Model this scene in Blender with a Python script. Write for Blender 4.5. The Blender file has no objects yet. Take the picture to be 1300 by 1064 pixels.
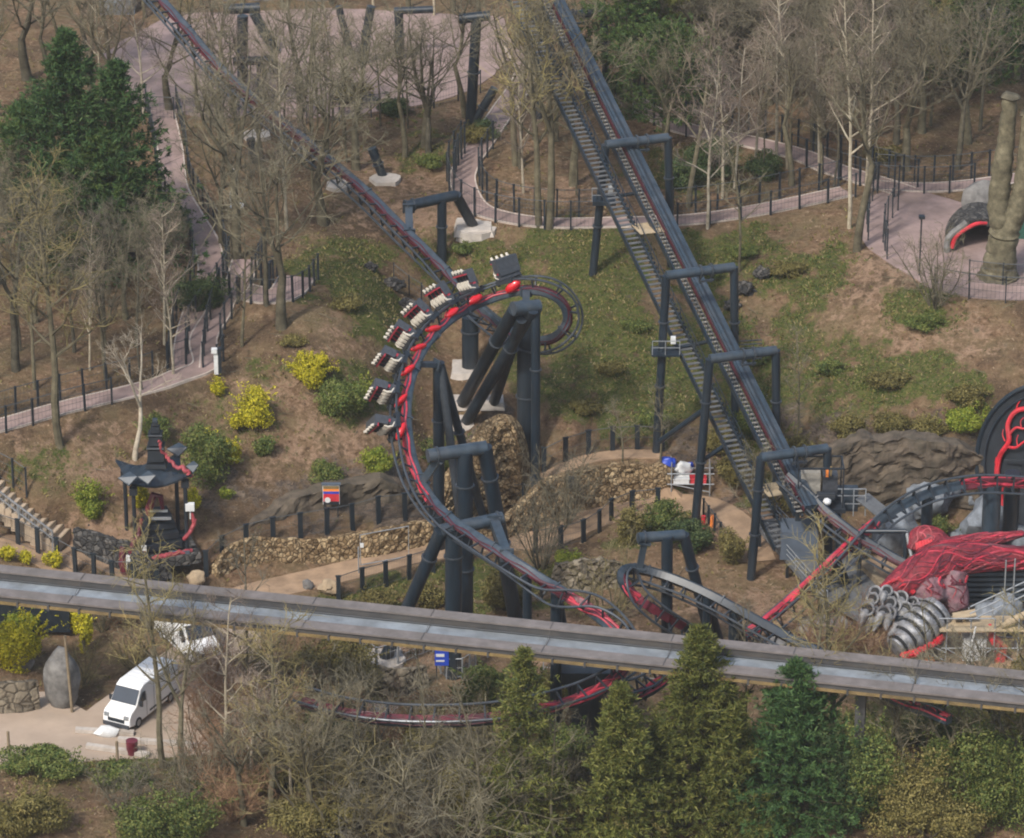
import bpy, math, random
import numpy as np
from mathutils import Vector, Matrix, noise as mnoise
R = math.radians
scene = bpy.context.scene
COL = scene.collection
rng = np.random.default_rng(7)
random.seed(7)

# ------------------------------------------------------------------ camera model (layout is measured in photo pixels, 1300 x 1064)
PITCH = R(24.0)
FPX = 5400.0
FWD = np.array([0, math.cos(PITCH), -math.sin(PITCH)])
UP = np.array([0, math.sin(PITCH), math.cos(PITCH)])
RIGHT = np.array([1.0, 0, 0])
CAM = np.array([0, 0, 5.0]) - FWD * 300.0

def ray(px, py):
    return FWD + (px - 650.0) / FPX * RIGHT - (py - 532.0) / FPX * UP
def at_z(px, py, z):
    d = ray(px, py); return CAM + d * ((z - CAM[2]) / d[2])
def at_y(px, py, y):
    d = ray(px, py); return CAM + d * ((y - CAM[1]) / d[1])
def proj(p):
    v = np.asarray(p, float) - CAM
    k = FPX / (v @ FWD)
    return 650 + (v @ RIGHT) * k, 532 - (v @ UP) * k
def S(r, u, v):
    a = r * RIGHT + u * UP - v * FWD
    return a / np.linalg.norm(a)
def pxm(p):
    return FPX / ((np.asarray(p) - CAM) @ FWD)
def nrm(v):
    v = np.asarray(v, float); return v / max(1e-9, np.linalg.norm(v))
def rnd(a, b): return a + (b - a) * random.random()

# ------------------------------------------------------------------ objects
LOC = {}
def props(o, label=None, cat=None, group=None, kind=None):
    if label: o['label'] = label
    if cat: o['category'] = cat
    if group: o['group'] = group
    if kind: o['kind'] = kind
    return o
def thing(name, label, cat, loc=(0, 0, 0), group=None):
    o = bpy.data.objects.new(name, None); COL.objects.link(o)
    o.empty_display_size = 0.3
    o.location = Vector([float(c) for c in loc]); LOC[o] = np.array(loc, float)
    return props(o, label, cat, group)

def frame_from(d, ref=(0, 0, 1)):
    d = nrm(d); ref = np.asarray(ref, float)
    if abs(d @ ref) > 0.95: ref = np.array([1.0, 0, 0])
    a = nrm(np.cross(ref, d)); b = np.cross(d, a)
    return a, b
_FT = {}
def tube_faces(k, n, cap):
    key = (k, n, cap)
    if key not in _FT:
        f = []
        for i in range(k - 1):
            for j in range(n):
                j2 = (j + 1) % n
                f.append((i * n + j, i * n + j2, (i + 1) * n + j2, (i + 1) * n + j))
        caps = [tuple(range(n - 1, -1, -1)), tuple((k - 1) * n + j for j in range(n))] if cap else []
        _FT[key] = (f, caps)
    return _FT[key]
class MB:
    def __init__(s):
        s.v = []; s.f = []; s.m = []; s.n = 0; s.q = []     # q: list of (Nx4 index arrays, mat)
    def add(s, verts, faces, mat=0):
        verts = np.asarray(verts, float); o = s.n
        s.v.append(verts); s.n += len(verts)
        for f in faces:
            s.f.append(tuple(i + o for i in f)); s.m.append(mat)
        return s
    def box(s, c, size, ax=None, mat=0, taper=1.0):
        c = np.asarray(c, float); hx, hy, hz = [k / 2 for k in size]
        ax = np.eye(3) if ax is None else np.asarray(ax, float)
        vs = []
        for z in (-1, 1):
            t = taper if z > 0 else 1.0
            for x, y in ((-1, -1), (1, -1), (1, 1), (-1, 1)):
                vs.append(c + ax[0] * x * hx * t + ax[1] * y * hy * t + ax[2] * z * hz)
        return s.add(vs, [(3, 2, 1, 0), (4, 5, 6, 7), (0, 1, 5, 4), (1, 2, 6, 5), (2, 3, 7, 6), (3, 0, 4, 7)], mat)
    def tube(s, pts, r, n=8, cap=True, mat=0, ref=(0, 0, 1)):
        pts = np.asarray(pts, float); k = len(pts)
        r = np.full(k, float(r)) if np.isscalar(r) else np.asarray(r, float)
        T = np.gradient(pts, axis=0); T /= np.maximum(1e-9, np.linalg.norm(T, axis=1))[:, None]
        a, b = frame_from(T[0], ref)
        A = np.empty_like(pts); B = np.empty_like(pts)
        for i in range(k):
            a = a - (a @ T[i]) * T[i]; a = a / max(1e-9, np.linalg.norm(a))
            A[i] = a; B[i] = np.cross(T[i], a)
        th = np.arange(n) * (2 * math.pi / n)
        V = pts[:, None, :] + r[:, None, None] * (np.cos(th)[None, :, None] * A[:, None, :] + np.sin(th)[None, :, None] * B[:, None, :])
        f, c = tube_faces(k, n, cap)
        return s.add(V.reshape(-1, 3), f + c, mat)
    def cyl(s, a, b, r, r2=None, n=10, mat=0):
        return s.tube([a, b], [r, r if r2 is None else r2], n, True, mat)
    def bar(s, a, b, w, h=None, mat=0, up=(0, 0, 1)):
        a = np.asarray(a, float); b = np.asarray(b, float); d = b - a; L = np.linalg.norm(d)
        if L < 1e-6: return s
        x, y = frame_from(d, up)
        return s.box((a + b) / 2, (w, h or w, L), (x, y, d / L), mat)
    def sweep(s, P, A, B, prof, cap=True, mat=0):
        P = np.asarray(P); k = len(P); n = len(prof)
        pr = np.asarray(prof, float)
        V = P[:, None, :] + pr[None, :, 0, None] * A[:, None, :] + pr[None, :, 1, None] * B[:, None, :]
        f, c = tube_faces(k, n, cap)
        return s.add(V.reshape(-1, 3), f + c, mat)
    def strip(s, L, Rr, mat=0):
        L = np.asarray(L, float); Rr = np.asarray(Rr, float); k = len(L)
        return s.add(np.concatenate([L, Rr]), [(i, k + i, k + i + 1, i + 1) for i in range(k - 1)], mat)
    def blob(s, c, rad, seed=0, amt=0.25, freq=1.0, sub=2, mat=0, flat=None):
        vs, fs = ico(sub); rad = np.asarray(rad, float) * np.ones(3)
        out = []
        for v in vs:
            k = 1 + amt * (mnoise.noise(Vector(v * freq * 1.7) + Vector((seed * 7.3, seed * 3.1, seed))) + 0.5 * mnoise.noise(Vector(v * freq * 4) + Vector((seed, 9, 1))))
            p = v * rad * k
            if flat is not None: p[2] = max(p[2], flat * rad[2])
            out.append(p + np.asarray(c, float))
        return s.add(out, fs, mat)
    def quads(s, V4, mat=0):
        """V4: (N,4,3) or (N,3,3) array of separate faces"""
        N, k, _ = V4.shape; o = s.n
        s.v.append(V4.reshape(-1, 3)); s.n += N * k
        s.q.append((np.arange(N * k).reshape(N, k) + o, mat))
        return s
    def build(s, name, mats, parent=None, smooth=False, label=None, base=None):
        me = bpy.data.meshes.new(name)
        V = np.concatenate(s.v) if s.v else np.zeros((0, 3))
        root = parent
        while root is not None and root.parent is not None: root = root.parent
        if root is not None: V = V - LOC[root]
        elif base is not None: V = V - np.asarray(base, float)
        if s.q and not s.f:
            tot = sum(a.size for a, _ in s.q); nf = sum(len(a) for a, _ in s.q)
            me.vertices.add(len(V)); me.vertices.foreach_set('co', V.astype(np.float32).ravel())
            me.loops.add(tot); me.loops.foreach_set('vertex_index', np.concatenate([a.ravel() for a, _ in s.q]).astype(np.int32))
            me.polygons.add(nf)
            ls = []; st = 0
            for a, _ in s.q:
                ls.append(st + np.arange(len(a)) * a.shape[1]); st += a.size
            me.polygons.foreach_set('loop_start', np.concatenate(ls).astype(np.int32))
            me.polygons.foreach_set('material_index', np.concatenate([np.full(len(a), m) for a, m in s.q]).astype(np.int32))
            me.update(calc_edges=True)
        else:
            faces = list(s.f); mi = list(s.m)
            for a, m in s.q:
                faces += [tuple(int(i) for i in r) for r in a]; mi += [m] * len(a)
            me.from_pydata(V.tolist(), [], faces)
            me.polygons.foreach_set('material_index', np.array(mi, dtype=np.int32))
        if smooth:
            me.polygons.foreach_set('use_smooth', np.ones(len(me.polygons), dtype=bool))
        for m in (mats if isinstance(mats, (list, tuple)) else [mats]): me.materials.append(m)
        o = bpy.data.objects.new(name, me); COL.objects.link(o)
        if smooth:
            try: me.set_sharp_from_angle(angle=R(40))
            except Exception: pass
        if parent is not None: o.parent = parent
        elif base is not None: o.location = Vector([float(c) for c in base]); LOC[o] = np.array(base, float)
        else: LOC[o] = np.zeros(3)
        if label: o['label'] = label
        return o
_ICO = {}
def ico(sub):
    if sub not in _ICO:
        import bmesh
        bm = bmesh.new(); bmesh.ops.create_icosphere(bm, subdivisions=sub, radius=1)
        bm.verts.ensure_lookup_table()
        _ICO[sub] = ([np.array(v.co) for v in bm.verts], [tuple(v.index for v in f.verts) for f in bm.faces]); bm.free()
    return _ICO[sub]
def dup(root, loc=None, rotz=0.0, scale=1.0, label=None, group=None, rot=None):
    r = root.copy(); COL.objects.link(r)
    if loc is not None: r.location = Vector([float(c) for c in loc])
    r.rotation_euler = rot if rot else (0, 0, rotz)
    r.scale = (scale, scale, scale) if np.isscalar(scale) else scale
    if label: r['label'] = label
    if group: r['group'] = group
    LOC[r] = np.array(r.location)
    for ch in root.children:
        c = ch.copy(); COL.objects.link(c); c.parent = r
        for g in ch.children:
            d = g.copy(); COL.objects.link(d); d.parent = c
    return r
def resample(P, step):
    P = np.asarray(P, float)
    d = np.concatenate([[0], np.cumsum(np.linalg.norm(np.diff(P[:, :3], axis=0), axis=1))])
    n = max(2, int(round(d[-1] / step)) + 1)
    t = np.linspace(0, d[-1], n)
    return np.stack([np.interp(t, d, P[:, k]) for k in range(P.shape[1])], 1)
def catmull(P, sub=12, closed=False):
    P = np.asarray(P, float)
    Q = np.vstack([2 * P[0] - P[1], P, 2 * P[-1] - P[-2]])
    out = []
    for i in range(1, len(Q) - 2):
        p0, p1, p2, p3 = Q[i - 1], Q[i], Q[i + 1], Q[i + 2]
        for t in np.linspace(0, 1, sub, endpoint=False):
            out.append(0.5 * ((2 * p1) + (-p0 + p2) * t + (2 * p0 - 5 * p1 + 4 * p2 - p3) * t * t + (-p0 + 3 * p1 - 3 * p2 + p3) * t ** 3))
    out.append(P[-1])
    return np.array(out)
ORD = ['first', 'second', 'third', 'fourth', 'fifth', 'sixth', 'seventh', 'eighth', 'ninth', 'tenth', 'eleventh', 'twelfth', 'thirteenth', 'fourteenth', 'fifteenth', 'sixteenth', 'seventeenth', 'eighteenth']

# ------------------------------------------------------------------ materials
def new_mat(name):
    m = bpy.data.materials.new(name); m.use_nodes = True
    nt = m.node_tree
    return m, nt, nt.nodes['Principled BSDF']
def node(nt, t, **kw):
    n = nt.nodes.new(t)
    for k, v in kw.items(): setattr(n, k, v)
    return n
def tex_coord(nt, world=False):
    if world: return node(nt, 'ShaderNodeNewGeometry').outputs['Position']
    return node(nt, 'ShaderNodeTexCoord').outputs['Object']
def noise_fac(nt, co, scale, detail=4, rough=0.6):
    n = node(nt, 'ShaderNodeTexNoise'); n.inputs['Scale'].default_value = scale; n.inputs['Detail'].default_value = detail
    n.inputs['Roughness'].default_value = rough
    nt.links.new(co, n.inputs['Vector']); return n.outputs['Fac']
def ramp(nt, fac, stops):
    r = node(nt, 'ShaderNodeValToRGB'); e = r.color_ramp.elements
    while len(e) < len(stops): e.new(0.5)
    for el, (p, c) in zip(e, stops):
        el.position = p; el.color = (*c, 1) if len(c) == 3 else c
    nt.links.new(fac, r.inputs[0]); return r.outputs[0]
def mixc(nt, fac, a, b, mode='MIX'):
    m = node(nt, 'ShaderNodeMix', data_type='RGBA', blend_type=mode)
    for sock, val in ((m.inputs[0], fac), (m.inputs[6], a), (m.inputs[7], b)):
        if hasattr(val, 'links') or isinstance(val, bpy.types.NodeSocket): nt.links.new(val, sock)
        elif isinstance(val, (int, float)): sock.default_value = val
        else: sock.default_value = (*val, 1)
    return m.outputs[2]
def math_n(nt, op, a, b=0.0, clamp=False):
    m = node(nt, 'ShaderNodeMath', operation=op, use_clamp=clamp)
    for sock, val in ((m.inputs[0], a), (m.inputs[1], b)):
        if isinstance(val, bpy.types.NodeSocket): nt.links.new(val, sock)
        else: sock.default_value = val
    return m.outputs[0]
def bump(nt, bsdf, h, strength=0.3, dist=0.05):
    b = node(nt, 'ShaderNodeBump'); b.inputs['Strength'].default_value = strength; b.inputs['Distance'].default_value = dist
    nt.links.new(h, b.inputs['Height']); nt.links.new(b.outputs[0], bsdf.inputs['Normal'])
def simple(name, col, rough=0.6, var=0.25, scale=3.0, metal=0.0, bmp=0.0, spec=0.5, dirt=None, rand=0.0, world=False, stretch=None):
    """colour broken up by two noises; optional dirt colour in patches; optional per-object variation"""
    m, nt, b = new_mat(name)
    co = tex_coord(nt, world)
    if stretch:
        mp = node(nt, 'ShaderNodeMapping'); mp.inputs['Scale'].default_value = stretch; nt.links.new(co, mp.inputs['Vector']); co = mp.outputs[0]
    f = noise_fac(nt, co, scale, 5)
    lo = tuple(c * (1 - var) for c in col); hi = tuple(min(1, c * (1 + var)) for c in col)
    c = ramp(nt, f, [(0.3, lo), (0.7, hi)])
    if dirt:
        f2 = noise_fac(nt, co, scale * 0.35, 6, 0.7)
        c = mixc(nt, ramp(nt, f2, [(0.45, (0, 0, 0)), (0.75, (0.8, 0.8, 0.8))]), c, dirt)
    if rand:
        oi = node(nt, 'ShaderNodeObjectInfo').outputs['Random']
        c = mixc(nt, 1.0, c, ramp(nt, oi, [(0, (1 - rand,) * 3), (1, (1 + rand,) * 3)]), 'MULTIPLY')
    nt.links.new(c, b.inputs['Base Color'])
    b.inputs['Roughness'].default_value = rough; b.inputs['Metallic'].default_value = metal
    b.inputs['Specular IOR Level'].default_value = spec
    if bmp: bump(nt, b, noise_fac(nt, co, scale * 3, 4), bmp)
    return m
M = {}
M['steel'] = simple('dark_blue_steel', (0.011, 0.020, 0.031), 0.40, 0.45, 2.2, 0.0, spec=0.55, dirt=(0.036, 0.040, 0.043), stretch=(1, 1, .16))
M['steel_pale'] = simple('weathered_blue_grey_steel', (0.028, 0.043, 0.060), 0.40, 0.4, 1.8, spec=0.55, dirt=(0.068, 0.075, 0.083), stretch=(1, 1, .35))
M['black'] = simple('black_steel', (0.016, 0.021, 0.028), 0.5, 0.3, 1.5)
M['black_post'] = simple('black_fence_post', (0.010, 0.017, 0.024), 0.6, 0.3, 3)
M['wire'] = simple('fence_wire', (0.05, 0.055, 0.058), 0.6, 0.2, 4)
M['rail'] = simple('worn_rail_steel', (0.055, 0.065, 0.078), 0.35, 0.3, 1.2, 0.3)
M['galv'] = simple('galvanised_steel', (0.30, 0.32, 0.34), 0.45, 0.2, 3, 0.3, dirt=(0.22, 0.21, 0.2))
M['white_metal'] = simple('white_metal', (0.62, 0.63, 0.63), 0.45, 0.1, 2)
M['red'] = simple('bright_red_paint', (0.50, 0.022, 0.035), 0.45, 0.4, 1.2, dirt=(0.50, 0.10, 0.11))
M['red_dome'] = simple('gloss_red_shell', (0.55, 0.010, 0.018), 0.22, 0.15, 2, spec=0.8)
M['dark_red'] = simple('dark_red_paint', (0.12, 0.014, 0.026), 0.5, 0.5, 2.2, dirt=(0.04, 0.018, 0.025))
M['vein'] = simple('red_vein_paint', (0.40, 0.022, 0.045), 0.5, 0.5, 1.6, dirt=(0.40, 0.09, 0.11))
M['lift_red'] = simple('maroon_paint', (0.065, 0.009, 0.018), 0.5, 0.4, 1.4)
M['cream'] = simple('cream_padding', (0.52, 0.48, 0.41), 0.6, 0.25, 4)
M['seat_grey'] = simple('dark_grey_moulding', (0.045, 0.05, 0.06), 0.45, 0.3, 4)
M['tread'] = simple('worn_step_tread', (0.25, 0.235, 0.205), 0.75, 0.35, 2.5, dirt=(0.18, 0.17, 0.15))
M['grate'] = simple('grey_grating', (0.10, 0.105, 0.11), 0.65, 0.25, 3)
M['ply'] = simple('pale_plywood', (0.37, 0.285, 0.18), 0.8, 0.2, 1.3, dirt=(0.34, 0.29, 0.2))
M['concrete'] = simple('pale_concrete', (0.44, 0.40, 0.36), 0.9, 0.22, 1.5, bmp=0.2, dirt=(0.30, 0.25, 0.2))
M['tarmac'] = simple('pinkish_tarmac', (0.275, 0.198, 0.18), 0.92, 0.22, 0.8, dirt=(0.15, 0.108, 0.085), world=True, bmp=.1)
M['kerb'] = simple('pale_path_edging', (0.46, 0.39, 0.34), 0.9, 0.2, 1.5)
M['sand'] = simple('sandy_path', (0.30, 0.205, 0.13), 0.95, 0.3, 0.9, bmp=0.35, dirt=(0.18, 0.118, 0.072), world=True)
M['carpark'] = simple('gritty_yard', (0.37, 0.29, 0.225), 0.95, 0.15, 0.4, bmp=0.2, dirt=(0.27, 0.22, 0.175), world=True)
M['timber'] = simple('weathered_timber', (0.20, 0.155, 0.10), 0.85, 0.3, 3)
M['grey_rock'] = simple('grey_rock', (0.16, 0.155, 0.15), 0.9, 0.5, 1.5, bmp=0.8, dirt=(0.07, 0.064, 0.055))
M['blue_rock'] = simple('painted_blue_grey_rock', (0.16, 0.18, 0.205), 0.8, 0.5, 1.3, bmp=0.8, dirt=(0.06, 0.066, 0.075))
M['tan_rock'] = simple('tan_rock', (0.34, 0.26, 0.17), 0.9, 0.3, 1.2, bmp=0.5, dirt=(0.2, 0.15, 0.1))
M['white'] = simple('white_van_paint', (0.80, 0.80, 0.80), 0.28, 0.03, 1, spec=0.6)
M['glass'] = simple('dark_glass', (0.02, 0.03, 0.045), 0.08, 0.2, 1, spec=0.8)
M['tyre'] = simple('black_rubber', (0.018, 0.018, 0.02), 0.85, 0.2, 5)
M['orange'] = simple('orange_marking', (0.75, 0.22, 0.04), 0.5, 0.15, 3)
M['yellow'] = simple('ochre_conduit', (0.20, 0.14, 0.055), 0.7, 0.4, 1.5, dirt=(0.10, 0.075, 0.05))
M['dark_hole'] = simple('black_recess', (0.012, 0.013, 0.015), 0.9, 0.2, 2)
M['claw'] = simple('grimy_grey_claw', (0.20, 0.20, 0.205), 0.55, 0.55, 2.2, 0.1, bmp=.5, dirt=(0.05, 0.045, 0.05))
M['cliff_rock'] = simple('brown_cliff_rock', (0.092, 0.072, 0.052), 0.95, 0.65, 0.9, bmp=1.0, dirt=(0.045, 0.042, 0.028), world=True)
M['step'] = simple('pale_sandy_step', (0.42, 0.33, 0.24), 0.95, 0.2, 2.0, bmp=.2)
M['dusty'] = simple('dusty_mauve_paint', (0.17, 0.075, 0.09), 0.75, 0.7, 2.2, bmp=1.0, dirt=(0.24, 0.20, 0.21))
M['blue'] = simple('blue_plastic', (0.02, 0.06, 0.42), 0.4, 0.25, 2)
M['flange'] = simple('weathered_pinkish_concrete', (0.155, 0.136, 0.13), 0.85, 0.25, 1.2, dirt=(0.10, 0.09, 0.08), world=True)
M['channel'] = simple('pale_blue_channel', (0.20, 0.225, 0.25), 0.7, 0.3, 0.9, dirt=(0.13, 0.135, 0.13), world=True)
M['beam_dark'] = simple('dark_beam_paint', (0.055, 0.055, 0.058), 0.7, 0.3, 0.8, dirt=(0.09, 0.075, 0.06), world=True)  # one dark tone for beam webs, joint plates, clamps and pylon parts
M['silver'] = simple('brushed_silver', (0.24, 0.245, 0.26), 0.45, 0.5, 2.6, 0.25, bmp=.6, dirt=(0.05, 0.045, 0.05))
M['flesh'] = simple('red_flesh_paint', (0.19, 0.012, 0.022), 0.65, 0.7, 2.4, bmp=0.9, dirt=(0.07, 0.010, 0.018))
M['tendril'] = simple('pale_red_tendril', (0.30, 0.05, 0.06), 0.6, 0.5, 2.5, dirt=(0.16, 0.012, 0.025))
M['green_metal'] = simple('dark_green_panel', (0.03, 0.10, 0.075), 0.6, 0.3, 1.2)
M['roof'] = simple('blue_grey_roof_sheet', (0.075, 0.095, 0.125), 0.6, 0.2, 1)
# ------------------------------------------------------------------ terrain: heights read off the photo, joined by a smooth surface
TC = [
 (400,745,0),(480,715,0),(300,745,.2),(550,705,0),(650,700,0),(700,668,.3),(800,645,.6),(850,635,.8),(930,670,.8),(640,770,0),(575,855,0),(480,850,-.3),
 (700,800,0),(760,760,0),(800,700,.4),(900,740,.3),(1000,760,0),(1100,790,0),(1200,800,0),(1300,800,0),(1000,690,.5),(1080,700,.5),(1180,700,.5),(1290,700,.5),
 (0,960,.4),(100,930,.4),(180,900,.4),(250,830,.3),(400,860,-.3),(430,900,-.4),(600,960,-.6),(745,935,-.3),(900,1000,-.4),(1100,1000,-.4),(1300,1000,-.4),
 (1200,880,0),(650,1060,-.8),(0,1064,.4),(1300,1064,-.5),(300,800,.2),(-100,1000,.4),(1400,1000,-.4),
 (0,690,3.2),(60,705,2.6),(100,722,1.6),(0,725,2.6),(195,705,2.2),(130,640,5),(240,730,.5),(0,800,.5),(100,790,.4),(0,610,6.3),(88,692,3.0),(150,690,3.4),
 (280,722,1.6),(340,690,2.0),(400,682,2.0),(540,664,2.0),
 (330,640,3.6),(420,640,3.2),(500,620,3.6),(300,560,6.2),(400,560,6),(470,590,4.6),(260,480,9),(320,515,8),(398,468,9.2),(470,480,7.8),(500,540,5.6),
 (0,540,9),(100,500,9),(100,580,7.2),(200,500,8.8),(40,580,7.6),(440,430,10),(400,400,11),(490,410,9.6),(470,345,11),(425,315,11.4),(300,330,11.3),(260,400,10.3),
 (200,400,10.5),(100,400,10.2),(0,400,10),(220,240,12),(100,300,11.4),(0,200,12),(300,250,11.9),(-100,300,11.5),(-100,540,9),
 (520,375,7.5),(560,440,5.5),(600,470,4.8),(545,560,2),(600,300,11),(700,310,10.8),(650,345,9.8),(740,400,8.4),(760,460,6.8),(780,520,5),(700,500,5.8),(640,450,6.6),
 (620,520,4.8),(590,545,3.6),(600,612,.6),(650,610,.6),(570,640,.4),
 (850,560,3.6),(840,590,2.8),(760,575,3.2),(700,592,2.9),(690,655,.3),(770,640,.5),
 (900,300,10.8),(950,380,8.6),(900,400,8),(920,450,6.6),(960,500,5.2),(930,560,2.8),(950,620,1.2),(1000,330,10.5),(1050,400,9.2),(1100,385,10.2),(1150,440,9),
 (1050,480,7.2),(1000,470,6.6),(1250,440,9.5),(1200,520,6.8),(1050,545,5.2),(1050,640,1),(1130,535,5.8),(1130,645,.8),(1230,545,5.8),(1230,645,.8),(1300,480,8.5),(1300,640,.8),
 (700,285,11.3),(600,240,11.5),(580,200,11.8),(640,275,11.3),(860,280,11.3),(1070,245,11.5),(960,200,11.8),(1020,195,11.8),(1180,250,11.5),(1200,340,11.5),(1290,370,11.5),
 (1180,370,11.4),(1100,300,11.5),(1300,225,11.6),(1200,150,12.1),(800,150,12),(850,160,12),(400,80,12.3),(600,100,12.2),(150,60,12.3),(0,60,12.4),(900,50,12.4),(1250,50,12.5),
 (650,-50,12.8),(0,-150,13),(1300,-150,13),(650,-180,13),(345,130,12.1),(420,200,11.8),(540,195,11.8),(-100,0,12.6),(1400,0,12.6),(1400,300,11.5),(1400,450,9.5),(1400,600,3),(1400,750,.5),
]
CP = np.array([at_z(a, b, c) for a, b, c in TC])
_d = np.linalg.norm(CP[:, None, :2] - CP[None, :, :2], axis=2)
_n = len(CP)
_A = np.zeros((_n + 1, _n + 1)); _A[:_n, :_n] = _d - 0.25 * np.eye(_n); _A[:_n, _n] = 1; _A[_n, :_n] = 1
_w = np.linalg.solve(_A, np.concatenate([CP[:, 2], [0]]))
XLO, XHI, YLO, YHI = -50.0, 50.0, -72.0, 72.0
def axis(lo, hi, step, far):
    a = list(np.arange(lo, hi + 1e-6, step)); s = step; e = a[-1]; b = a[0]; post = []; pre = []
    while e < far: s *= 1.35; e += s; post.append(e)
    s = step
    while b > -far: s *= 1.35; b -= s; pre.append(b)
    return np.array(pre[::-1] + a + post)
GX = axis(XLO, XHI, 0.42, 1500); GY = axis(YLO, YHI, 0.42, 1500)
XX, YY = np.meshgrid(GX, GY)
def rbf(x, y):
    out = np.empty(x.shape); xf = x.ravel(); yf = y.ravel(); o = np.empty(xf.shape)
    for i in range(0, len(xf), 20000):
        d = np.hypot(xf[i:i + 20000, None] - CP[None, :, 0], yf[i:i + 20000, None] - CP[None, :, 1])
        o[i:i + 20000] = d @ _w[:_n] + _w[_n]
    return o.reshape(x.shape)
HZ = rbf(np.clip(XX, -46, 46), np.clip(YY, -68, 68))
def vnoise(x, y, s, seed=0):
    """cheap smooth value noise, vectorised"""
    def h(i, j):
        n = np.sin(i * 127.1 + j * 311.7 + seed * 74.7) * 43758.5453
        return n - np.floor(n)
    x = x / s; y = y / s; i = np.floor(x); j = np.floor(y); fx = x - i; fy = y - j
    fx = fx * fx * (3 - 2 * fx); fy = fy * fy * (3 - 2 * fy)
    return (h(i, j) * (1 - fx) + h(i + 1, j) * fx) * (1 - fy) + (h(i, j + 1) * (1 - fx) + h(i + 1, j + 1) * fx) * fy - 0.5
HZ += vnoise(XX, YY, 5, 1) * 0.45 + vnoise(XX, YY, 1.9, 2) * 0.26 + vnoise(XX, YY, 0.9, 3) * 0.13
def Hn(x, y):
    x = np.asarray(x, float); y = np.asarray(y, float)
    i = np.clip(np.searchsorted(GX, x) - 1, 0, len(GX) - 2); j = np.clip(np.searchsorted(GY, y) - 1, 0, len(GY) - 2)
    u = (x - GX[i]) / (GX[i + 1] - GX[i]); v = (y - GY[j]) / (GY[j + 1] - GY[j])
    return (HZ[j, i] * (1 - u) + HZ[j, i + 1] * u) * (1 - v) + (HZ[j + 1, i] * (1 - u) + HZ[j + 1, i + 1] * u) * v
def H(x, y): return float(Hn(x, y))
_T = np.linspace(215, 430, 900)
def G(px, py):
    """the point of the ground seen at a photo pixel"""
    d = ray(px, py); P = CAM[None] + _T[:, None] * d[None]
    s = P[:, 2] - Hn(P[:, 0], P[:, 1])
    k = np.argmax(s < 0)
    if k == 0: k = len(_T) - 1
    a, b = s[k - 1], s[k]; t = _T[k - 1] + (_T[k] - _T[k - 1]) * (a / (a - b) if a != b else 0)
    p = CAM + t * d
    return np.array([p[0], p[1], H(p[0], p[1])])
def GL(L): return np.array([G(a, b) for a, b in L])
def drop(p, off=0.0):
    return np.array([p[0], p[1], H(p[0], p[1]) + off])
def inside(poly, x, y):
    r = np.zeros(x.shape, bool); n = len(poly)
    for i in range(n):
        x1, y1 = poly[i][:2]; x2, y2 = poly[(i + 1) % n][:2]
        c = ((y1 > y) != (y2 > y)) & (x < (x2 - x1) * (y - y1) / ((y2 - y1) if y2 != y1 else 1e-9) + x1)
        r ^= c
    return r
def seg_dist(P, x, y):
    best = np.full(x.shape, 1e9)
    for a, b in zip(P[:-1], P[1:]):
        ab = b[:2] - a[:2]; L = max(1e-9, ab @ ab)
        t = np.clip(((x - a[0]) * ab[0] + (y - a[1]) * ab[1]) / L, 0, 1)
        best = np.minimum(best, np.hypot(x - a[0] - t * ab[0], y - a[1] - t * ab[1]))
    return best
FLAT = []
def flatten_path(P, w):
    """P (k,3) resampled centre line with the height the path has"""
    x0, x1 = P[:, 0].min() - w - 2, P[:, 0].max() + w + 2; y0, y1 = P[:, 1].min() - w - 2, P[:, 1].max() + w + 2
    jj = np.where((GY > y0) & (GY < y1))[0]; ii = np.where((GX > x0) & (GX < x1))[0]
    if not len(ii) or not len(jj): return
    sx = XX[np.ix_(jj, ii)]; sy = YY[np.ix_(jj, ii)]
    d = np.hypot(sx[..., None] - P[None, None, :, 0], sy[..., None] - P[None, None, :, 1])
    # soft nearest: average of the closest samples
    wgt = np.exp(-((d - d.min(-1, keepdims=True)) / 0.5)); z = (wgt * P[None, None, :, 2]).sum(-1) / wgt.sum(-1)
    k = np.clip(1 - (d.min(-1) - w / 2 - 0.3) / 1.2, 0, 1); k = k * k * (3 - 2 * k)
    HZ[np.ix_(jj, ii)] = HZ[np.ix_(jj, ii)] * (1 - k) + z * k
def smooth_line(pts, n=3):
    P = resample(catmull(pts, 8), 0.6)
    z = P[:, 2].copy()
    for _ in range(25): z[1:-1] = (z[:-2] + z[1:-1] * 2 + z[2:]) / 4
    P[:, 2] = z; return P
def edges_of(P, w):
    T = np.gradient(P[:, :2], axis=0); T /= np.maximum(1e-9, np.linalg.norm(T, axis=1))[:, None]
    Nn = np.stack([-T[:, 1], T[:, 0]], 1)
    L = P.copy(); L[:, :2] += Nn * w / 2; Rr = P.copy(); Rr[:, :2] -= Nn * w / 2
    return L, Rr
PATHS = {}
def plan_path(key, px, w):
    P = smooth_line(GL(px)); PATHS[key] = (P, w); flatten_path(P, w)
PLAZA = {}
def plan_plaza(key, px, blend=1.6):
    P = GL(px); A = np.c_[P[:, 0], P[:, 1], np.ones(len(P))]
    c, *_ = np.linalg.lstsq(A, P[:, 2], rcond=None)
    P[:, 2] = A @ c
    ins = inside(P, XX, YY); d = seg_dist(np.vstack([P, P[:1]]), XX, YY)
    k = np.where(ins, 1.0, np.clip(1 - (d - 0.4) / blend, 0, 1)); k = k * k * (3 - 2 * k)
    HZ[:] = HZ * (1 - k) + (c[0] * XX + c[1] * YY + c[2]) * k
    PLAZA[key] = (P, c)
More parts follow.
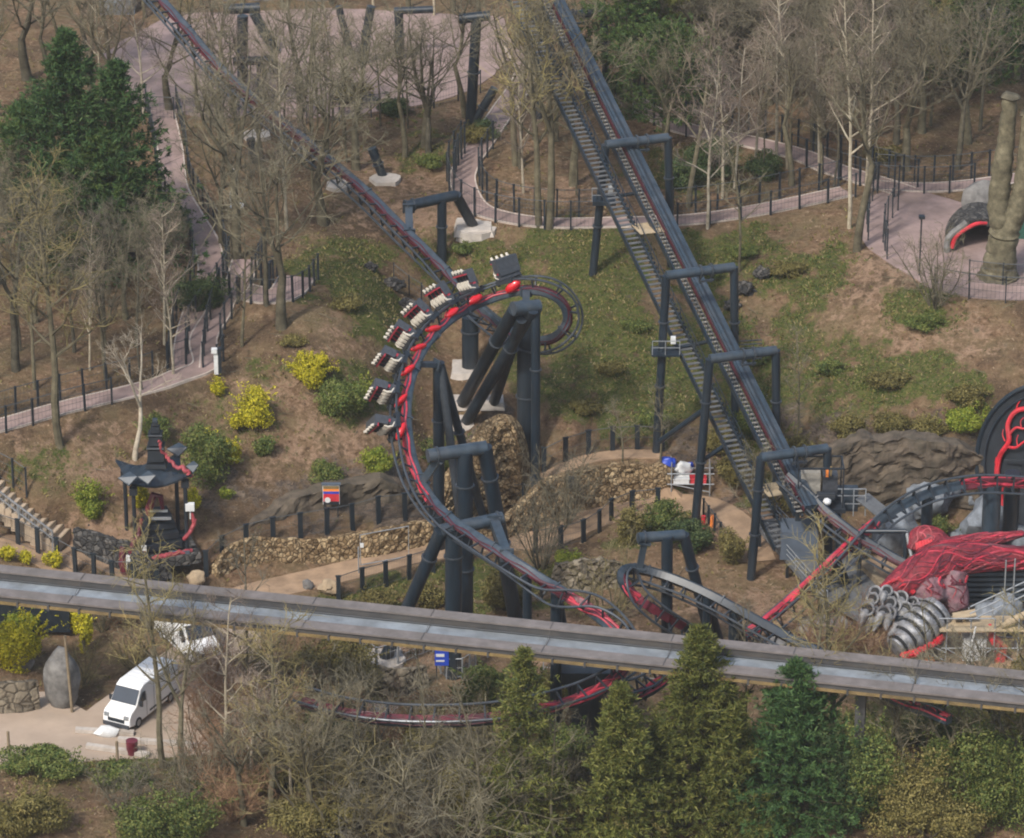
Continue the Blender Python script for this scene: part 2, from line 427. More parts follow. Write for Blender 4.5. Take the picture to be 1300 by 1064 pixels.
plan_plaza('entrance', [(128,70),(220,18),(420,10),(640,22),(655,70),(610,110),(560,128),(430,150),(330,150),(250,148),(170,135)])
plan_plaza('right', [(1098,252),(1150,238),(1240,262),(1360,268),(1380,380),(1290,383),(1230,378),(1185,365),(1130,335),(1095,310)])
plan_plaza('yard', [(-120,900),(60,880),(110,905),(180,850),(260,800),(330,790),(330,905),(270,960),(120,965),(-120,990)], 2)
plan_plaza('pit', [(1062,742),(1120,705),(1420,690),(1420,850),(1080,850),(1050,800)], 2)
plan_path('slope', [(-70,556),(0,540),(90,517),(170,497),(235,480),(262,462),(258,430),(278,398),(300,362),(312,330)], 1.9)
plan_path('ramp', [(236,470),(240,430),(252,390),(268,350),(262,310),(240,272),(222,238),(216,190),(205,140)], 1.9)
plan_path('spur', [(300,368),(335,378),(362,372),(378,352)], 2.6)
plan_path('winding', [(655,60),(668,95),(640,140),(612,180),(592,210),(588,236),(604,262),(640,277),(700,284),(780,284),(870,280),(940,272),(1010,258),(1075,244)], 1.9)
plan_path('upper', [(800,128),(840,152),(872,165),(930,176),(1010,196),(1060,216),(1110,232),(1150,245)], 2.2)
plan_path('east', [(1110,236),(1180,240),(1240,234),(1330,222)], 1.8)
plan_path('gorge', [(268,770),(330,752),(395,738),(450,722),(510,708),(560,697),(625,690),(690,686),(740,665),(790,649),(850,640),(900,644),(940,672),(960,715)], 2.8)
plan_path('terrace', [(-60,690),(0,688),(50,703),(95,730)], 2.6)
plan_path('stairfoot', [(86,694),(125,712),(165,735)], 1.6)
plan_path('ledge', [(672,612),(700,596),(740,583),(790,577),(840,578)], 1.4)
# rough rock where the photo shows bare cliffs
def cliff_noise(cx, cy, rx, ry, amp):
    p = G(cx, cy); k = pxm(p)
    d = np.hypot((XX - p[0]) / (rx / k), (YY - p[1]) / (ry / (k * 0.6)))
    m = np.clip(1.3 - d, 0, 1)
    HZ[:] += m * amp * (np.abs(vnoise(XX, YY, 2.2, 5)) * 2 - 0.5 + vnoise(XX, YY, 0.8, 6))
cliff_noise(1130, 585, 110, 60, 0.7); cliff_noise(480, 620, 90, 40, 0.5); cliff_noise(630, 560, 40, 50, 0.6); cliff_noise(300, 620, 50, 30, 0.3)

# ground masks: painted as soft patches where the photo shows moss, rock and bare earth (these stay put whatever the light)
def patches(L, soft=0.5):
    m = np.zeros(XX.shape)
    for cx, cy, rx, ry, w in L:
        p = G(cx, cy); px, py = PXX - cx, PYY - cy
        d = np.sqrt((px / rx) ** 2 + (py / ry) ** 2)
        m = np.maximum(m, w * np.clip((1.25 - d) / soft, 0, 1))
    return np.clip(m, 0, 1)
_vx = XX - CAM[0]; _vy = YY - CAM[1]; _vz = HZ - CAM[2]
_k = FPX / np.maximum(60, _vy * FWD[1] + _vz * FWD[2])
PXX = 650 + _vx * _k; PYY = 532 - (_vy * UP[1] + _vz * UP[2]) * _k
_wob = vnoise(XX, YY, 2.5, 8) * 60 + vnoise(XX, YY, 0.9, 9) * 30
PXX = PXX + _wob; PYY = PYY + vnoise(XX, YY, 2.2, 10) * 40 + vnoise(XX, YY, 0.8, 11) * 20
GRASS = patches([(760,350,60,60,.9),(860,480,40,80,.9),(700,430,70,50,.8),(1000,500,50,60,.8),(1090,440,30,30,.7),(350,470,40,20,.5),(240,520,50,20,.4),(520,430,40,30,.7),(430,350,60,40,1),(480,400,40,45,1),(600,330,90,40,.7),(700,350,120,70,.85),(780,430,70,90,.9),(720,480,60,60,.8),(820,520,60,60,.9),(900,330,50,40,1),
 (940,310,60,25,.9),(1020,350,70,40,.8),(900,420,40,60,.7),(960,520,60,70,.8),(1020,420,50,60,.8),(1170,395,40,35,.9),(1130,480,90,30,.9),(1220,500,60,30,.8),(1050,540,60,40,.7),
 (450,500,60,30,.8),(300,540,80,40,.4),(430,330,70,30,.8),(560,560,40,40,.5),(840,660,70,30,.9),(640,735,120,30,.9),(1000,620,50,30,.7),(480,760,80,30,.8),(560,180,40,10,.7),
 (830,210,60,20,.6),(900,210,80,30,.6),(540,205,30,10,.7),(650,960,700,60,.6),(1200,930,200,60,.8),(400,900,120,80,.6),(60,600,60,30,.5),(200,560,60,20,.4)])
IVY = patches([(1170,400,45,36,1),(960,520,50,60,.8),(1130,475,80,22,.9),(1225,500,60,26,1),(905,330,50,40,.8),(960,310,50,22,.8),(1040,350,60,36,.7),(840,520,50,60,.6),(1050,530,50,40,.7),(800,440,40,60,.4),(1010,420,40,50,.6),(560,330,30,30,.4),(640,320,60,20,.4),(450,350,40,40,.4),(930,420,40,60,.5),(1090,470,30,40,.5),(600,545,40,16,.7),(500,150,60,14,.5),(640,740,90,22,.6),(840,665,60,26,.6),(1250,520,60,20,.8)])
ROCK = patches([(1130,585,120,55,1),(1040,575,50,60,.7),(1230,600,70,50,1),(480,625,90,45,.9),(630,560,40,60,1),(380,640,90,30,.6),(300,630,60,40,.6),(600,620,60,50,.8),(900,600,60,60,.6)])
EARTH = patches([(300,560,160,90,.45),(430,570,100,60,.55),(120,560,120,40,.4),(440,420,50,40,.4),(230,600,120,30,.6),(110,600,80,20,.8),(130,680,60,30,.8),(930,660,50,50,.8),(740,240,120,25,.6),(560,270,60,40,.7),(480,240,60,60,.5),(1130,420,90,40,.5),(1230,430,70,40,.5),
 (770,250,80,20,.6),(620,720,120,40,.3),(700,790,150,60,.5),(1010,790,140,60,.6),(1150,840,200,30,.5),(500,850,60,30,.6),(400,500,60,60,.3),(1120,350,60,30,.6)])
gm = bpy.data.meshes.new('ground')
nx, ny = len(GX), len(GY)
co = np.stack([XX, YY, HZ], -1).reshape(-1, 3)
idx = np.arange(nx * ny).reshape(ny, nx)
q = np.stack([idx[:-1, :-1], idx[:-1, 1:], idx[1:, 1:], idx[1:, :-1]], -1).reshape(-1, 4)
gm.vertices.add(len(co)); gm.vertices.foreach_set('co', co.astype(np.float32).ravel())
gm.loops.add(q.size); gm.loops.foreach_set('vertex_index', q.astype(np.int32).ravel())
gm.polygons.add(len(q)); gm.polygons.foreach_set('loop_start', (np.arange(len(q)) * 4).astype(np.int32))
gm.update(calc_edges=True)
gm.polygons.foreach_set('use_smooth', np.ones(len(q), bool))
for nm, A in (('grass', GRASS), ('rock', ROCK), ('earth', EARTH)):
    at = gm.attributes.new(nm, 'FLOAT', 'POINT'); at.data.foreach_set('value', A.astype(np.float32).ravel())
go = bpy.data.objects.new('ground', gm); COL.objects.link(go)
props(go, 'wooded banks of leaf litter, moss and bare rock around the sunken gorge', 'ground', kind='structure')
def ground_mat():
    m, nt, b = new_mat('leaf_litter_moss_and_rock'); co = tex_coord(nt, True)
    def attr(n): return node(nt, 'ShaderNodeAttribute', attribute_name=n).outputs['Fac']
    n1 = noise_fac(nt, co, 0.35, 8, 0.7); n2 = noise_fac(nt, co, 2.2, 6, 0.7); n3 = noise_fac(nt, co, 7, 5, 0.75)
    litter = ramp(nt, n2, [(0.28, (0.050, 0.031, 0.018)), (0.42, (0.15, 0.092, 0.054)), (0.56, (0.235, 0.15, 0.092)), (0.74, (0.38, 0.27, 0.175))])
    litter = mixc(nt, ramp(nt, n1, [(0.4, (0, 0, 0)), (0.65, (0.7, 0.7, 0.7))]), litter, ramp(nt, n3, [(0.3, (0.10, 0.085, 0.04)), (0.7, (0.22, 0.175, 0.095))]))
    moss = ramp(nt, n2, [(0.28, (0.015, 0.028, 0.007)), (0.45, (0.042, 0.066, 0.013)), (0.6, (0.082, 0.104, 0.023)), (0.75, (0.165, 0.150, 0.05))])
    moss = mixc(nt, ramp(nt, n3, [(0.45, (0, 0, 0)), (0.7, (0.8,) * 3)]), moss, (0.20, 0.135, 0.072))
    wet = noise_fac(nt, co, 0.16, 5, 0.6); litter = mixc(nt, ramp(nt, wet, [(0.38, (0.75,) * 3), (0.5, (0, 0, 0))]), litter, ramp(nt, n3, [(0.35, (0.045, 0.030, 0.019)), (0.65, (0.13, 0.088, 0.055))]))
    earth = ramp(nt, n2, [(0.3, (0.20, 0.125, 0.08)), (0.7, (0.36, 0.245, 0.165))])
    sep = node(nt, 'ShaderNodeMapping'); sep.inputs['Scale'].default_value = (1.0, 1.0, 2.6); nt.links.new(co, sep.inputs['Vector'])
    vo = node(nt, 'ShaderNodeTexVoronoi', feature='DISTANCE_TO_EDGE'); vo.inputs['Scale'].default_value = 0.55; nt.links.new(sep.outputs[0], vo.inputs['Vector'])
    nr = noise_fac(nt, sep.outputs[0], 0.9, 8, 0.7)
    nr2 = noise_fac(nt, sep.outputs[0], 3.5, 6, 0.65)
    rock = ramp(nt, nr, [(0.3, (0.050, 0.040, 0.033)), (0.48, (0.13, 0.10, 0.078)), (0.62, (0.21, 0.165, 0.125)), (0.8, (0.27, 0.18, 0.12))])
    rock = mixc(nt, ramp(nt, nr2, [(0.38, (0.8,) * 3), (0.5, (0, 0, 0))]), rock, (0.050, 0.041, 0.034))
    rock = mixc(nt, ramp(nt, vo.outputs['Distance'], [(0.0, (0.25,) * 3), (0.04, (0, 0, 0))]), rock, (0.045, 0.036, 0.03))
    c = litter
    nm = noise_fac(nt, co, 0.75, 7, 0.68)
    def brk(a, lo=0.38, hi=0.72):
        s = math_n(nt, 'ADD', a, math_n(nt, 'ADD', math_n(nt, 'MULTIPLY', math_n(nt, 'SUBTRACT', n2, 0.5), 1.5), math_n(nt, 'MULTIPLY', math_n(nt, 'SUBTRACT', nm, 0.5), 2.6)))
        return ramp(nt, s, [(lo, (0, 0, 0)), (hi, (1, 1, 1))])
    c = mixc(nt, brk(attr('earth')), c, earth)
    c = mixc(nt, brk(attr('grass')), c, moss)
    c = mixc(nt, brk(attr('rock')), c, rock)
    nt.links.new(c, b.inputs['Base Color']); b.inputs['Roughness'].default_value = 0.95; b.inputs['Specular IOR Level'].default_value = 0.15
    h = math_n(nt, 'ADD', math_n(nt, 'MULTIPLY', n2, 1.0), math_n(nt, 'ADD', n3, math_n(nt, 'MULTIPLY', nr, 1.5)))
    bump(nt, b, h, 0.8, 0.25)
    return m
gm.materials.append(ground_mat())
# paths and squares
def lay_path(key, label, mat, kerb=True, cat='path'):
    P, w = PATHS[key]
    P = P.copy(); P[:, 2] = Hn(P[:, 0], P[:, 1])
    for _ in range(3): P[1:-1, 2] = (P[:-2, 2] + 2 * P[1:-1, 2] + P[2:, 2]) / 4
    L, Rr = edges_of(P, w)
    lift = np.array([0, 0, 0.09])
    mid = [(L * (1 - t) + Rr * t) + lift for t in (0, .25, .5, .75, 1)]
    for q_ in mid: q_[:, 2] = np.maximum(q_[:, 2], Hn(q_[:, 0], q_[:, 1]) + 0.05)
    mb = MB()
    for a, b2 in zip(mid[:-1], mid[1:]): mb.strip(a, b2)
    mb.strip(mid[0] - [0, 0, .5], mid[0]); mb.strip(mid[-1], mid[-1] - [0, 0, .5])
    o = mb.build('path', mat); props(o, label, cat, kind='structure')
    if kerb:
        kb = MB()
        for E, s in ((mid[0], 1), (mid[-1], -1)):
            kb.sweep(E + [0, 0, -0.06], np.tile(np.array([[0, 0, 1.0]]), (len(E), 1)), (mid[0] - mid[-1]) / w * s, [(0.11, 0.06), (0.11, -0.05), (-.1, -0.05), (-.1, 0.06)])
        kb.build('edging', M['kerb'], o)
    return mid[0], mid[-1]
EDGE = {}
EDGE['slope'] = lay_path('slope', 'pinkish tarmac footpath climbing across the left bank', M['tarmac'])
EDGE['ramp'] = lay_path('ramp', 'pinkish ramp running up between fences behind the big pine', M['tarmac'])
EDGE['spur'] = lay_path('spur', 'short pinkish path end beside the forked tree', M['tarmac'])
EDGE['winding'] = lay_path('winding', 'narrow pinkish path curving round the top of the bank under the lift', M['tarmac'])
EDGE['upper'] = lay_path('upper', 'pinkish woodland path passing behind the birches', M['tarmac'])
EDGE['east'] = lay_path('east', 'pinkish path leading off behind the pollard', M['tarmac'])
EDGE['gorge'] = lay_path('gorge', 'sandy path along the gorge floor below the stone walls', M['sand'], False)
EDGE['terrace'] = lay_path('terrace', 'sandy terrace path below the steps', M['sand'], False)
EDGE['stairfoot'] = lay_path('stairfoot', 'sandy path at the foot of the steps', M['sand'], False)
EDGE['ledge'] = lay_path('ledge', 'narrow walkway on top of the curved stone wall', M['sand'], False)
def lay_plaza(key, label, mat):
    P, c = PLAZA[key]; Q = np.vstack([P, P[:1]]); Q = resample(Q, 1.2)[:-1]
    # soften the outline
    Q[:, :2] += np.stack([vnoise(Q[:, 0], Q[:, 1], 2, 3), vnoise(Q[:, 0], Q[:, 1], 2, 4)], 1) * 0.5
    Q[:, 2] = c[0] * Q[:, 0] + c[1] * Q[:, 1] + c[2] + 0.06
    mb = MB(); k = len(Q)
    mb.add(np.vstack([Q, Q - [0, 0, .4]]), [tuple(range(k))] + [(i, i + k, (i + 1) % k + k, (i + 1) % k) for i in range(k)])
    o = mb.build('paved_square', mat); props(o, label, 'paved area', kind='structure'); return Q
lay_plaza('entrance', 'wide pinkish paved square behind the trees at the top', M['tarmac'])
lay_plaza('right', 'pinkish paved square around the pollarded tree', M['tarmac'])
lay_plaza('yard', 'gritty pale service yard where the vans stand', M['carpark'])
lay_plaza('pit', 'sandy floor of the ride pit around the sculpture', M['sand'])
# ------------------------------------------------------------------ coaster track
TIE = None
def track(name, ctrl, label, group, width=0.62, depth=0.55, vein=True, spine_mat='steel_pale', ties=1.15, gauge=0.6, off=0.92, bright=(), dull='lift_red', grey=(), grey_mat='steel_pale', side=()):
    """ctrl rows: photo x, photo y, world y, then the direction of the rails from the spine as (right, up, towards the viewer)"""
    pts = np.array([np.concatenate([at_y(a, b, y), S(r, u, v)]) for a, b, y, r, u, v in ctrl])
    C = resample(catmull(pts, 14), 0.3)
    P = C[:, :3]; T = np.gradient(P, axis=0); T /= np.linalg.norm(T, axis=1)[:, None]
    Nv = C[:, 3:]; Nv = Nv - (Nv * T).sum(1)[:, None] * T; Nv /= np.linalg.norm(Nv, axis=1)[:, None]
    B = np.cross(T, Nv)
    root = thing(name, label, 'coaster track', P[len(P) // 2], group)
    hw, hd = width / 2, depth / 2
    sp = MB().sweep(P, Nv, B, [(-hd, -hw * .8), (-hd, hw * .8), (-hd * .6, hw), (hd, hw), (hd, -hw), (-hd * .6, -hw)])
    k = 18
    for i in range(k // 2, len(P), k):                      # bolted flanges between spine pieces
        a = max(0, i - 1); s_ = slice(i - 1 if i > 0 else 0, i + 1)
        if i + 1 > len(P): continue
        d = 0.05
        Q = np.array([P[i] - T[i] * d, P[i] + T[i] * d])
        sp.sweep(Q, np.array([Nv[i]] * 2), np.array([B[i]] * 2), [(-hd - .06, -hw - .06), (-hd - .06, hw + .06), (hd - .05, hw + .06), (hd - .05, -hw - .06)])
    spine = sp.build('spine', M[spine_mat], root)
    n = len(P); pr = np.array([proj(p) for p in P])
    def mask(L):
        m = np.zeros(n, bool)
        for (x0, y0, x1, y1) in L:
            a = int(np.argmin(np.hypot(pr[:, 0] - x0, pr[:, 1] - y0))); b = int(np.argmin(np.hypot(pr[:, 0] - x1, pr[:, 1] - y1))); m[min(a, b):max(a, b) + 1] = True
        return m
    def pieces(m):
        a = 0; out = []
        for i in range(1, n + 1):
            if i == n or m[i] != m[a]:
                if min(i + 1, n) - a > 4: out.append((a, min(i + 1, n), m[a]))
                a = i
        return out
    gm_ = mask(grey)
    for a, b, on in pieces(gm_):
        q = slice(a, b)
        MB().sweep((P + Nv * (hd + 0.012))[q], Nv[q], B[q], [(-.01, -hw * .96), (-.01, hw * .96), (.01, hw * .96), (.01, -hw * .96)]).build('painted_underside', M[grey_mat if on else 'dark_red'], spine)
    sm_ = mask(side)
    for a, b, on in pieces(sm_):
        if on:
            for sg in (1, -1): MB().sweep((P + B * sg * (hw + .012) + Nv * -.02)[a:b], Nv[a:b], B[a:b], [(-hd * .25, -.01), (-hd * .25, .01), (hd, .01), (hd, -.01)]).build('painted_side', M['vein'], spine)
    if vein:
        s = np.arange(n) * 0.3
        w1 = np.sin(s * 1.25) * 0.55 + np.sin(s * 2.9 + 1) * 0.3; w2 = np.sin(s * 1.1 + 2.4) * 0.5 + np.sin(s * 3.3) * 0.3
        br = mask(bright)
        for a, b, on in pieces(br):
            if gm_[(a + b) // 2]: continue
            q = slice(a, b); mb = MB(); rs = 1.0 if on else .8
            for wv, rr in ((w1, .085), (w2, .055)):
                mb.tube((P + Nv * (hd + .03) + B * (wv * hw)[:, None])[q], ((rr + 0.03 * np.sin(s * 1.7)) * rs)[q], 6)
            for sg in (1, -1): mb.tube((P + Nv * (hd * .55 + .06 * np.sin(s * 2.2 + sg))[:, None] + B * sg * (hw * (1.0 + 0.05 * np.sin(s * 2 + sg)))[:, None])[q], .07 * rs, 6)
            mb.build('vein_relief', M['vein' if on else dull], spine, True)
    for sgn in (1, -1):
        MB().tube(P + Nv * off + B * gauge * sgn, .085, 8).build('rail', M['rail'], root, True)
    # one cross tie mesh, copied along the track
    tb = MB()
    for sgn in (1, -1):
        tb.bar((hd * .8, sgn * hw * .7, 0), (off, sgn * gauge, 0), .09, .12)
    tb.bar((off - .12, -gauge, 0), (off - .12, gauge, 0), .1, .1)
    tie0 = None; step = max(1, int(round(ties / 0.3)))
    if len(P) / step > 96: step = int(math.ceil(len(P) / 96))
    for i in range(2, len(P) - 1, step):
        if tie0 is None:
            LOCAL_root = thing('tmp', None, None)
            tie0 = tb.build('cross_tie', M['black'], None); o = tie0; o.parent = root
            bpy.data.objects.remove(LOCAL_root)
        else:
            o = tie0.copy(); COL.objects.link(o); o.parent = root
        p = P[i] - LOC[root]
        o.matrix_local = Matrix(((Nv[i][0], B[i][0], T[i][0], p[0]), (Nv[i][1], B[i][1], T[i][1], p[1]), (Nv[i][2], B[i][2], T[i][2], p[2]), (0, 0, 0, 1)))
    return dict(root=root, P=P, T=T, N=Nv, B=B)

TG = 'red veined inverted coaster track'
A1 = [(130,-80,44,-.4,-.7,.4),(185,-22,38.5,-.4,-.7,.4),(232,30,34,-.4,-.7,.4),(285,92,30,-.4,-.7,.4),(340,140,27,-.4,-.7,.4),(390,180,24.5,-.45,-.65,.4),(430,213,22,-.5,-.6,.4),(470,248,19,-.55,-.55,.4),(510,288,15.5,-.55,-.6,.4),(545,322,12.5,-.5,-.65,.4),(580,357,9.5,-.35,-.85,.3),
 (602,382,6.5,-.25,-.95,.2),(628,405,3.0,-.1,-1,.15),(655,423,-.2,0,-1,.15),(684,432,-1.6,.25,-.95,.2),(707,426,-2.0,.6,-.75,.3),(720,408,-2.0,.95,-.1,.35),(716,388,-2.2,.75,.55,.3),(700,374,-2.4,.4,.85,.3),(675,369,-2.2,.1,.95,.25),(645,373,-1.3,-.15,.95,.2),
 (610,385,-1.5,-.4,.85,.2),(577,403,-4.8,-.65,.65,.35),(550,428,-8.4,-.8,.4,.45),(531,457,-12,-.85,.15,.5),(520,490,-15,-.85,.0,.55),(516,525,-18,-.85,-.05,.55),(519,562,-20.5,-.85,-.1,.5),(529,600,-23,-.8,-.25,.45),(549,635,-26,-.7,-.5,.4),(577,662,-29,-.5,-.75,.35),
 (613,686,-32,-.4,-.85,.3),(650,710,-34.3,-.3,-.85,.3),(690,737,-36,-.05,-.8,.5),(730,762,-37.5,.35,-.3,.8),(765,787,-39,.7,.2,.65),(788,812,-40.5,.85,.3,.45),(796,838,-42,.75,.5,.5),(780,862,-44,.5,.65,.6),(745,884,-46,.25,.7,.7),
 (700,899,-47.3,.1,.65,.75),(640,911,-48,0,.6,.8),(580,916,-48,0,.6,.8),(520,916,-47.5,0,.6,.8),(470,912,-47,0,.6,.8),(428,905,-46,0,.6,.8),(385,893,-44.5,0,.6,.8)]
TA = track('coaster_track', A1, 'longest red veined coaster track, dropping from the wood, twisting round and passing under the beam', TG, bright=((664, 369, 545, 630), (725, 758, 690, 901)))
A2 = [(1420,625,-13,-.1,-.25,1),(1360,615,-13.5,-.1,-.25,1),(1300,612,-14,-.1,-.25,1),(1240,613,-14.8,-.1,-.1,1),(1180,626,-16,-.05,0,1),(1130,650,-17.5,.1,-.1,1),(1090,681,-19,.25,-.3,.9),(1060,708,-20.3,.35,-.45,.8),(1030,736,-21.8,.4,-.5,.75),(1000,764,-23.3,.4,-.5,.75),(970,789,-24.6,.4,-.5,.75),(945,806,-25.6,.4,-.5,.75),(918,832,-26.5,.4,-.5,.75)]
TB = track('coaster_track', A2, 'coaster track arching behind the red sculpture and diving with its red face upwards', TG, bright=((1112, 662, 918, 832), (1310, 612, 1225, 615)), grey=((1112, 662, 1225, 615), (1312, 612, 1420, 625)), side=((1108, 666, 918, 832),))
A3 = [(1150,862,-36,0,-.6,.7),(1100,848,-35.5,0,-.7,.6),(1050,832,-34.5,-.1,-.8,.5),(1010,814,-33.2,-.2,-.85,.4),(975,795,-31.7,-.25,-.85,.35),(940,776,-30.2,-.3,-.85,.35),(905,757,-28.9,-.25,-.9,.3),(870,741,-27.9,-.2,-.9,.3),(835,728,-27.2,.0,-.95,.25),(805,722,-27.2,.4,-.8,.2),(790,727,-27.8,.75,-.3,.3),(793,742,-28.6,.6,.2,.6),(806,758,-29.0,.3,.1,.9),(830,773,-29.0,.1,-.2,1),(865,792,-28.2,0,-.3,.9),(905,815,-27,0,-.3,.9),(940,836,-26,0,-.3,.9)]
TC_ = track('coaster_track', A3, 'dark coaster track doubling back in a tight hairpin beside the pit', TG, grey=((1150, 862, 790, 727), (865, 792, 940, 836)), grey_mat='black',  bright=((793, 742, 806, 758),), width=.6, spine_mat='steel')
A4 = [(775,890,-40,-.2,.6,.7),(800,886,-39,-.2,.6,.7),(822,878,-38,-.2,.6,.7),(842,864,-37,-.3,.6,.6),(852,848,-36,-.4,.5,.5)]
track('coaster_track', A4, 'short red length of track seen under the beam beside the dark column', TG, bright=((775, 890, 852, 848),), ties=1.0)
A5 = [(1120,880,-46,.3,.6,.6),(1150,893,-47,.3,.6,.6),(1180,904,-48,.3,.6,.6),(1205,914,-49,.3,.6,.6)]
track('coaster_track', A5, 'short red length of track poking out of bushes below the beam on the right', TG, bright=((1120, 880, 1205, 914),), ties=1.0)

# ------------------------------------------------------------------ train: eight rows of four empty seats
def arc_near(tr, px, py):
    pr = np.array([proj(p) for p in tr['P']]); d = np.hypot(pr[:, 0] - px, pr[:, 1] - py)
    return d
d0 = arc_near(TA, 655, 371); d1 = arc_near(TA, 517, 548)
pr_ = np.array([proj(p) for p in TA['P']])
lo = int(np.argmin(np.where(np.arange(len(pr_)) > np.argmin(arc_near(TA, 720, 405)), d0, 1e9))); hi = int(np.argmin(d1))
train = thing('coaster_train', 'empty inverted coaster train with white harnesses and red shells hanging on the bend', 'coaster train', TA['P'][(lo + hi) // 2])
def at_frame(o, p, Nn, Bb, Tt, par):
    Bb = -Bb; Tt = -Tt                                # the seats face the way the track runs
    q = np.asarray(p) - LOC[train]
    o.matrix_local = Matrix(((Nn[0], Bb[0], Tt[0], q[0]), (Nn[1], Bb[1], Tt[1], q[1]), (Nn[2], Bb[2], Tt[2], q[2]), (0, 0, 0, 1)))
# local car frame: x = away from the spine (n), y = across (b), z = along the track
def dome_bm():
    mb = MB(); vs, fs = ico(3)
    mb.add([np.array([-0.02 + v[0] * .28, v[1] * .42, v[2] * .66]) for v in vs], fs)
    return mb
def bogie_bm():
    mb = MB()
    mb.box((.92, 0, 0), (.3, 1.0, .7))
    for s in (1, -1):
        for z in (-.5, .5):
            mb.cyl((.92, s * .62, z), (.92, s * .82, z), .16, n=10); mb.cyl((1.08, s * .60, z), (1.08, s * .72, z), .11, n=8); mb.cyl((.76, s * .60, z), (.76, s * .72, z), .11, n=8)
        mb.bar((.92, s * .78, -.62), (.92, s * .78, .62), .1, .26)
    mb.cyl((1.0, 0, 0), (1.5, 0, 0), .13, n=8)
    mb.bar((.95, 0, -.95), (.95, 0, .95), .14)
    return mb
def frame_bm():
    mb = MB()
    mb.bar((1.45, -.85, 0), (1.45, .85, 0), .18, .3)
    for y in (-.85, -.43, 0, .43, .85): mb.bar((1.45, y, .05), (1.95, y, .12), .07)
    mb.box((1.26, 0, 0), (.36, 1.8, .62)); mb.box((1.55, 0, .30), (.34, 1.85, .16))
    return mb
def seat_bm():
    mb = MB()
    mb.box((1.95, 0, .28), (1.1, .47, .16))                       # back shell
    mb.box((2.46, 0, -.05), (.20, .46, .78))                      # seat pan
    mb.box((1.42, 0, .16), (.30, .38, .30))                       # head rest
    for s in (1, -1): mb.box((2.05, s * .225, .04), (.85, .05, .52))
    return mb
def pad_bm():
    mb = MB()
    mb.box((1.95, 0, .10), (.95, .40, .22)); mb.box((2.32, 0, -.12), (.12, .40, .66))
    return mb
def harness_bm():
    mb = MB()
    for s in (1, -1):
        mb.tube([(1.44, s * .13, .24), (1.20, s * .14, .04), (1.30, s * .15, -.26), (1.60, s * .14, -.36), (1.82, s * .11, -.30)], [.06, .08, .09, .085, .06], 7)
    mb.bar((1.80, -.13, -.31), (1.80, .13, -.31), .09)
    return mb
def leg_bm():
    return MB().tube([(2.34, 0, -.24), (2.52, 0, -.36), (2.74, 0, -.44)], [.10, .125, .08], 7)
protos = {}
def put(key, fn, mat, parent, i, smooth=False, dy=0.0):
    if key not in protos:
        o = fn().build(key, mat, None, smooth); protos[key] = o
    else:
        o = protos[key].copy(); COL.objects.link(o)
    o.parent = parent
    return o
SKEW = None
cars = np.linspace(lo + 1, hi, 8)
for ci, idx_ in enumerate(list(cars[3:]) + list(cars[:3])):
    i = int(round(idx_)); p = TA['P'][i]; Nn, Bb, Tt = TA['N'][i], TA['B'][i], TA['T'][i]
    best = None                                               # rows sit slightly skewed to the rails
    for a_ in ((-.42, .42) if SKEW is None else (SKEW,)):
        b2 = Bb * math.cos(a_) + Tt * math.sin(a_); r_, u_ = b2 @ RIGHT, b2 @ UP
        sc_ = r_ if u_ < 0 else -r_
        if best is None or sc_ > best[0]: best = (sc_, b2, Tt * math.cos(a_) - Bb * math.sin(a_)); sk_ = a_
    SKEW = sk_
    Bc, Tcar = best[1], best[2]
    for key, fn, mt, sm in (('bogie', bogie_bm, M['black'], False), ('car_frame', frame_bm, M['seat_grey'], False)):
        o = put(key, fn, mt, train, i, sm); at_frame(o, p, Nn, Bc if key == 'car_frame' else Bb, Tcar if key == 'car_frame' else Tt, train)
    # glossy red wheel cover riding beside the rails, facing outwards from the bend
    o = put('wheel_cover', dome_bm, M['red_dome'], train, i, True); at_frame(o, p + Nn * .62 + S(.25, -.25, 1) * .80, S(.2, -.2, 1), np.cross(Tt, S(.2, -.2, 1)), Tt, train)
    for j in range(4):
        y = (j - 1.5) * .46
        o = put('seat', seat_bm, M['seat_grey'], train, i); at_frame(o, p + Bc * y, Nn, Bc, Tcar, train)
        st = o
        for key, fn, mt in (('seat_pad', pad_bm, M['vein']), ('harness', harness_bm, M['cream']), ('leg_rest', leg_bm, M['cream'])):
            if key not in protos:
                c = fn().build(key, mt, None, True); protos[key] = c
            else:
                c = protos[key].copy(); COL.objects.link(c)
            c.parent = st; c.matrix_local = Matrix.Identity(4)

# ------------------------------------------------------------------ supports
def flange(mb, p, d, r):
    d = nrm(d); mb.cyl(p - d * .05, p + d * .05, r + .10, n=14)
def pipe_part(root, name, a, b, r, r2=None, mat='steel', fl=(), cap=True):
    mb = MB().cyl(a, b, r, r2, n=14)
    o = mb.build(name, M[mat], root, True)
    if fl:
        d = np.asarray(b) - np.asarray(a)
        for t in fl:
            f = MB(); flange(f, np.asarray(a) + d * t, d, r); f.build('flange', M['rail'], o)
    return o
def pad_part(root, p, s=1.6, h=.35):
    MB().box((p[0], p[1], p[2] + h / 2 - .1), (s, s, h + .2), taper=.85).build('footing', M['concrete'], root)
def support(name, label, group, parts, base, cat='coaster support'):
    root = thing(name, label, cat, base, group)
    for kind, *a in parts:
        if kind == 'pipe': pipe_part(root, *a)
        elif kind == 'pad': pad_part(root, *a)
    return root
def hang(root, a, b, w=.5):
    """bracket between a support beam and the track spine"""
    a = np.asarray(a, float); b = np.asarray(b, float)
    mb = MB().bar(a, b, w, w * .8); d = nrm(b - a)
    mb.bar(a + d * .25, a + d * .37, w + .35, w + .3); mb.bar(b - d * .2, b - d * .08, w + .3, w + .25)
    mb.build('track_bracket', M['steel_pale'], root)
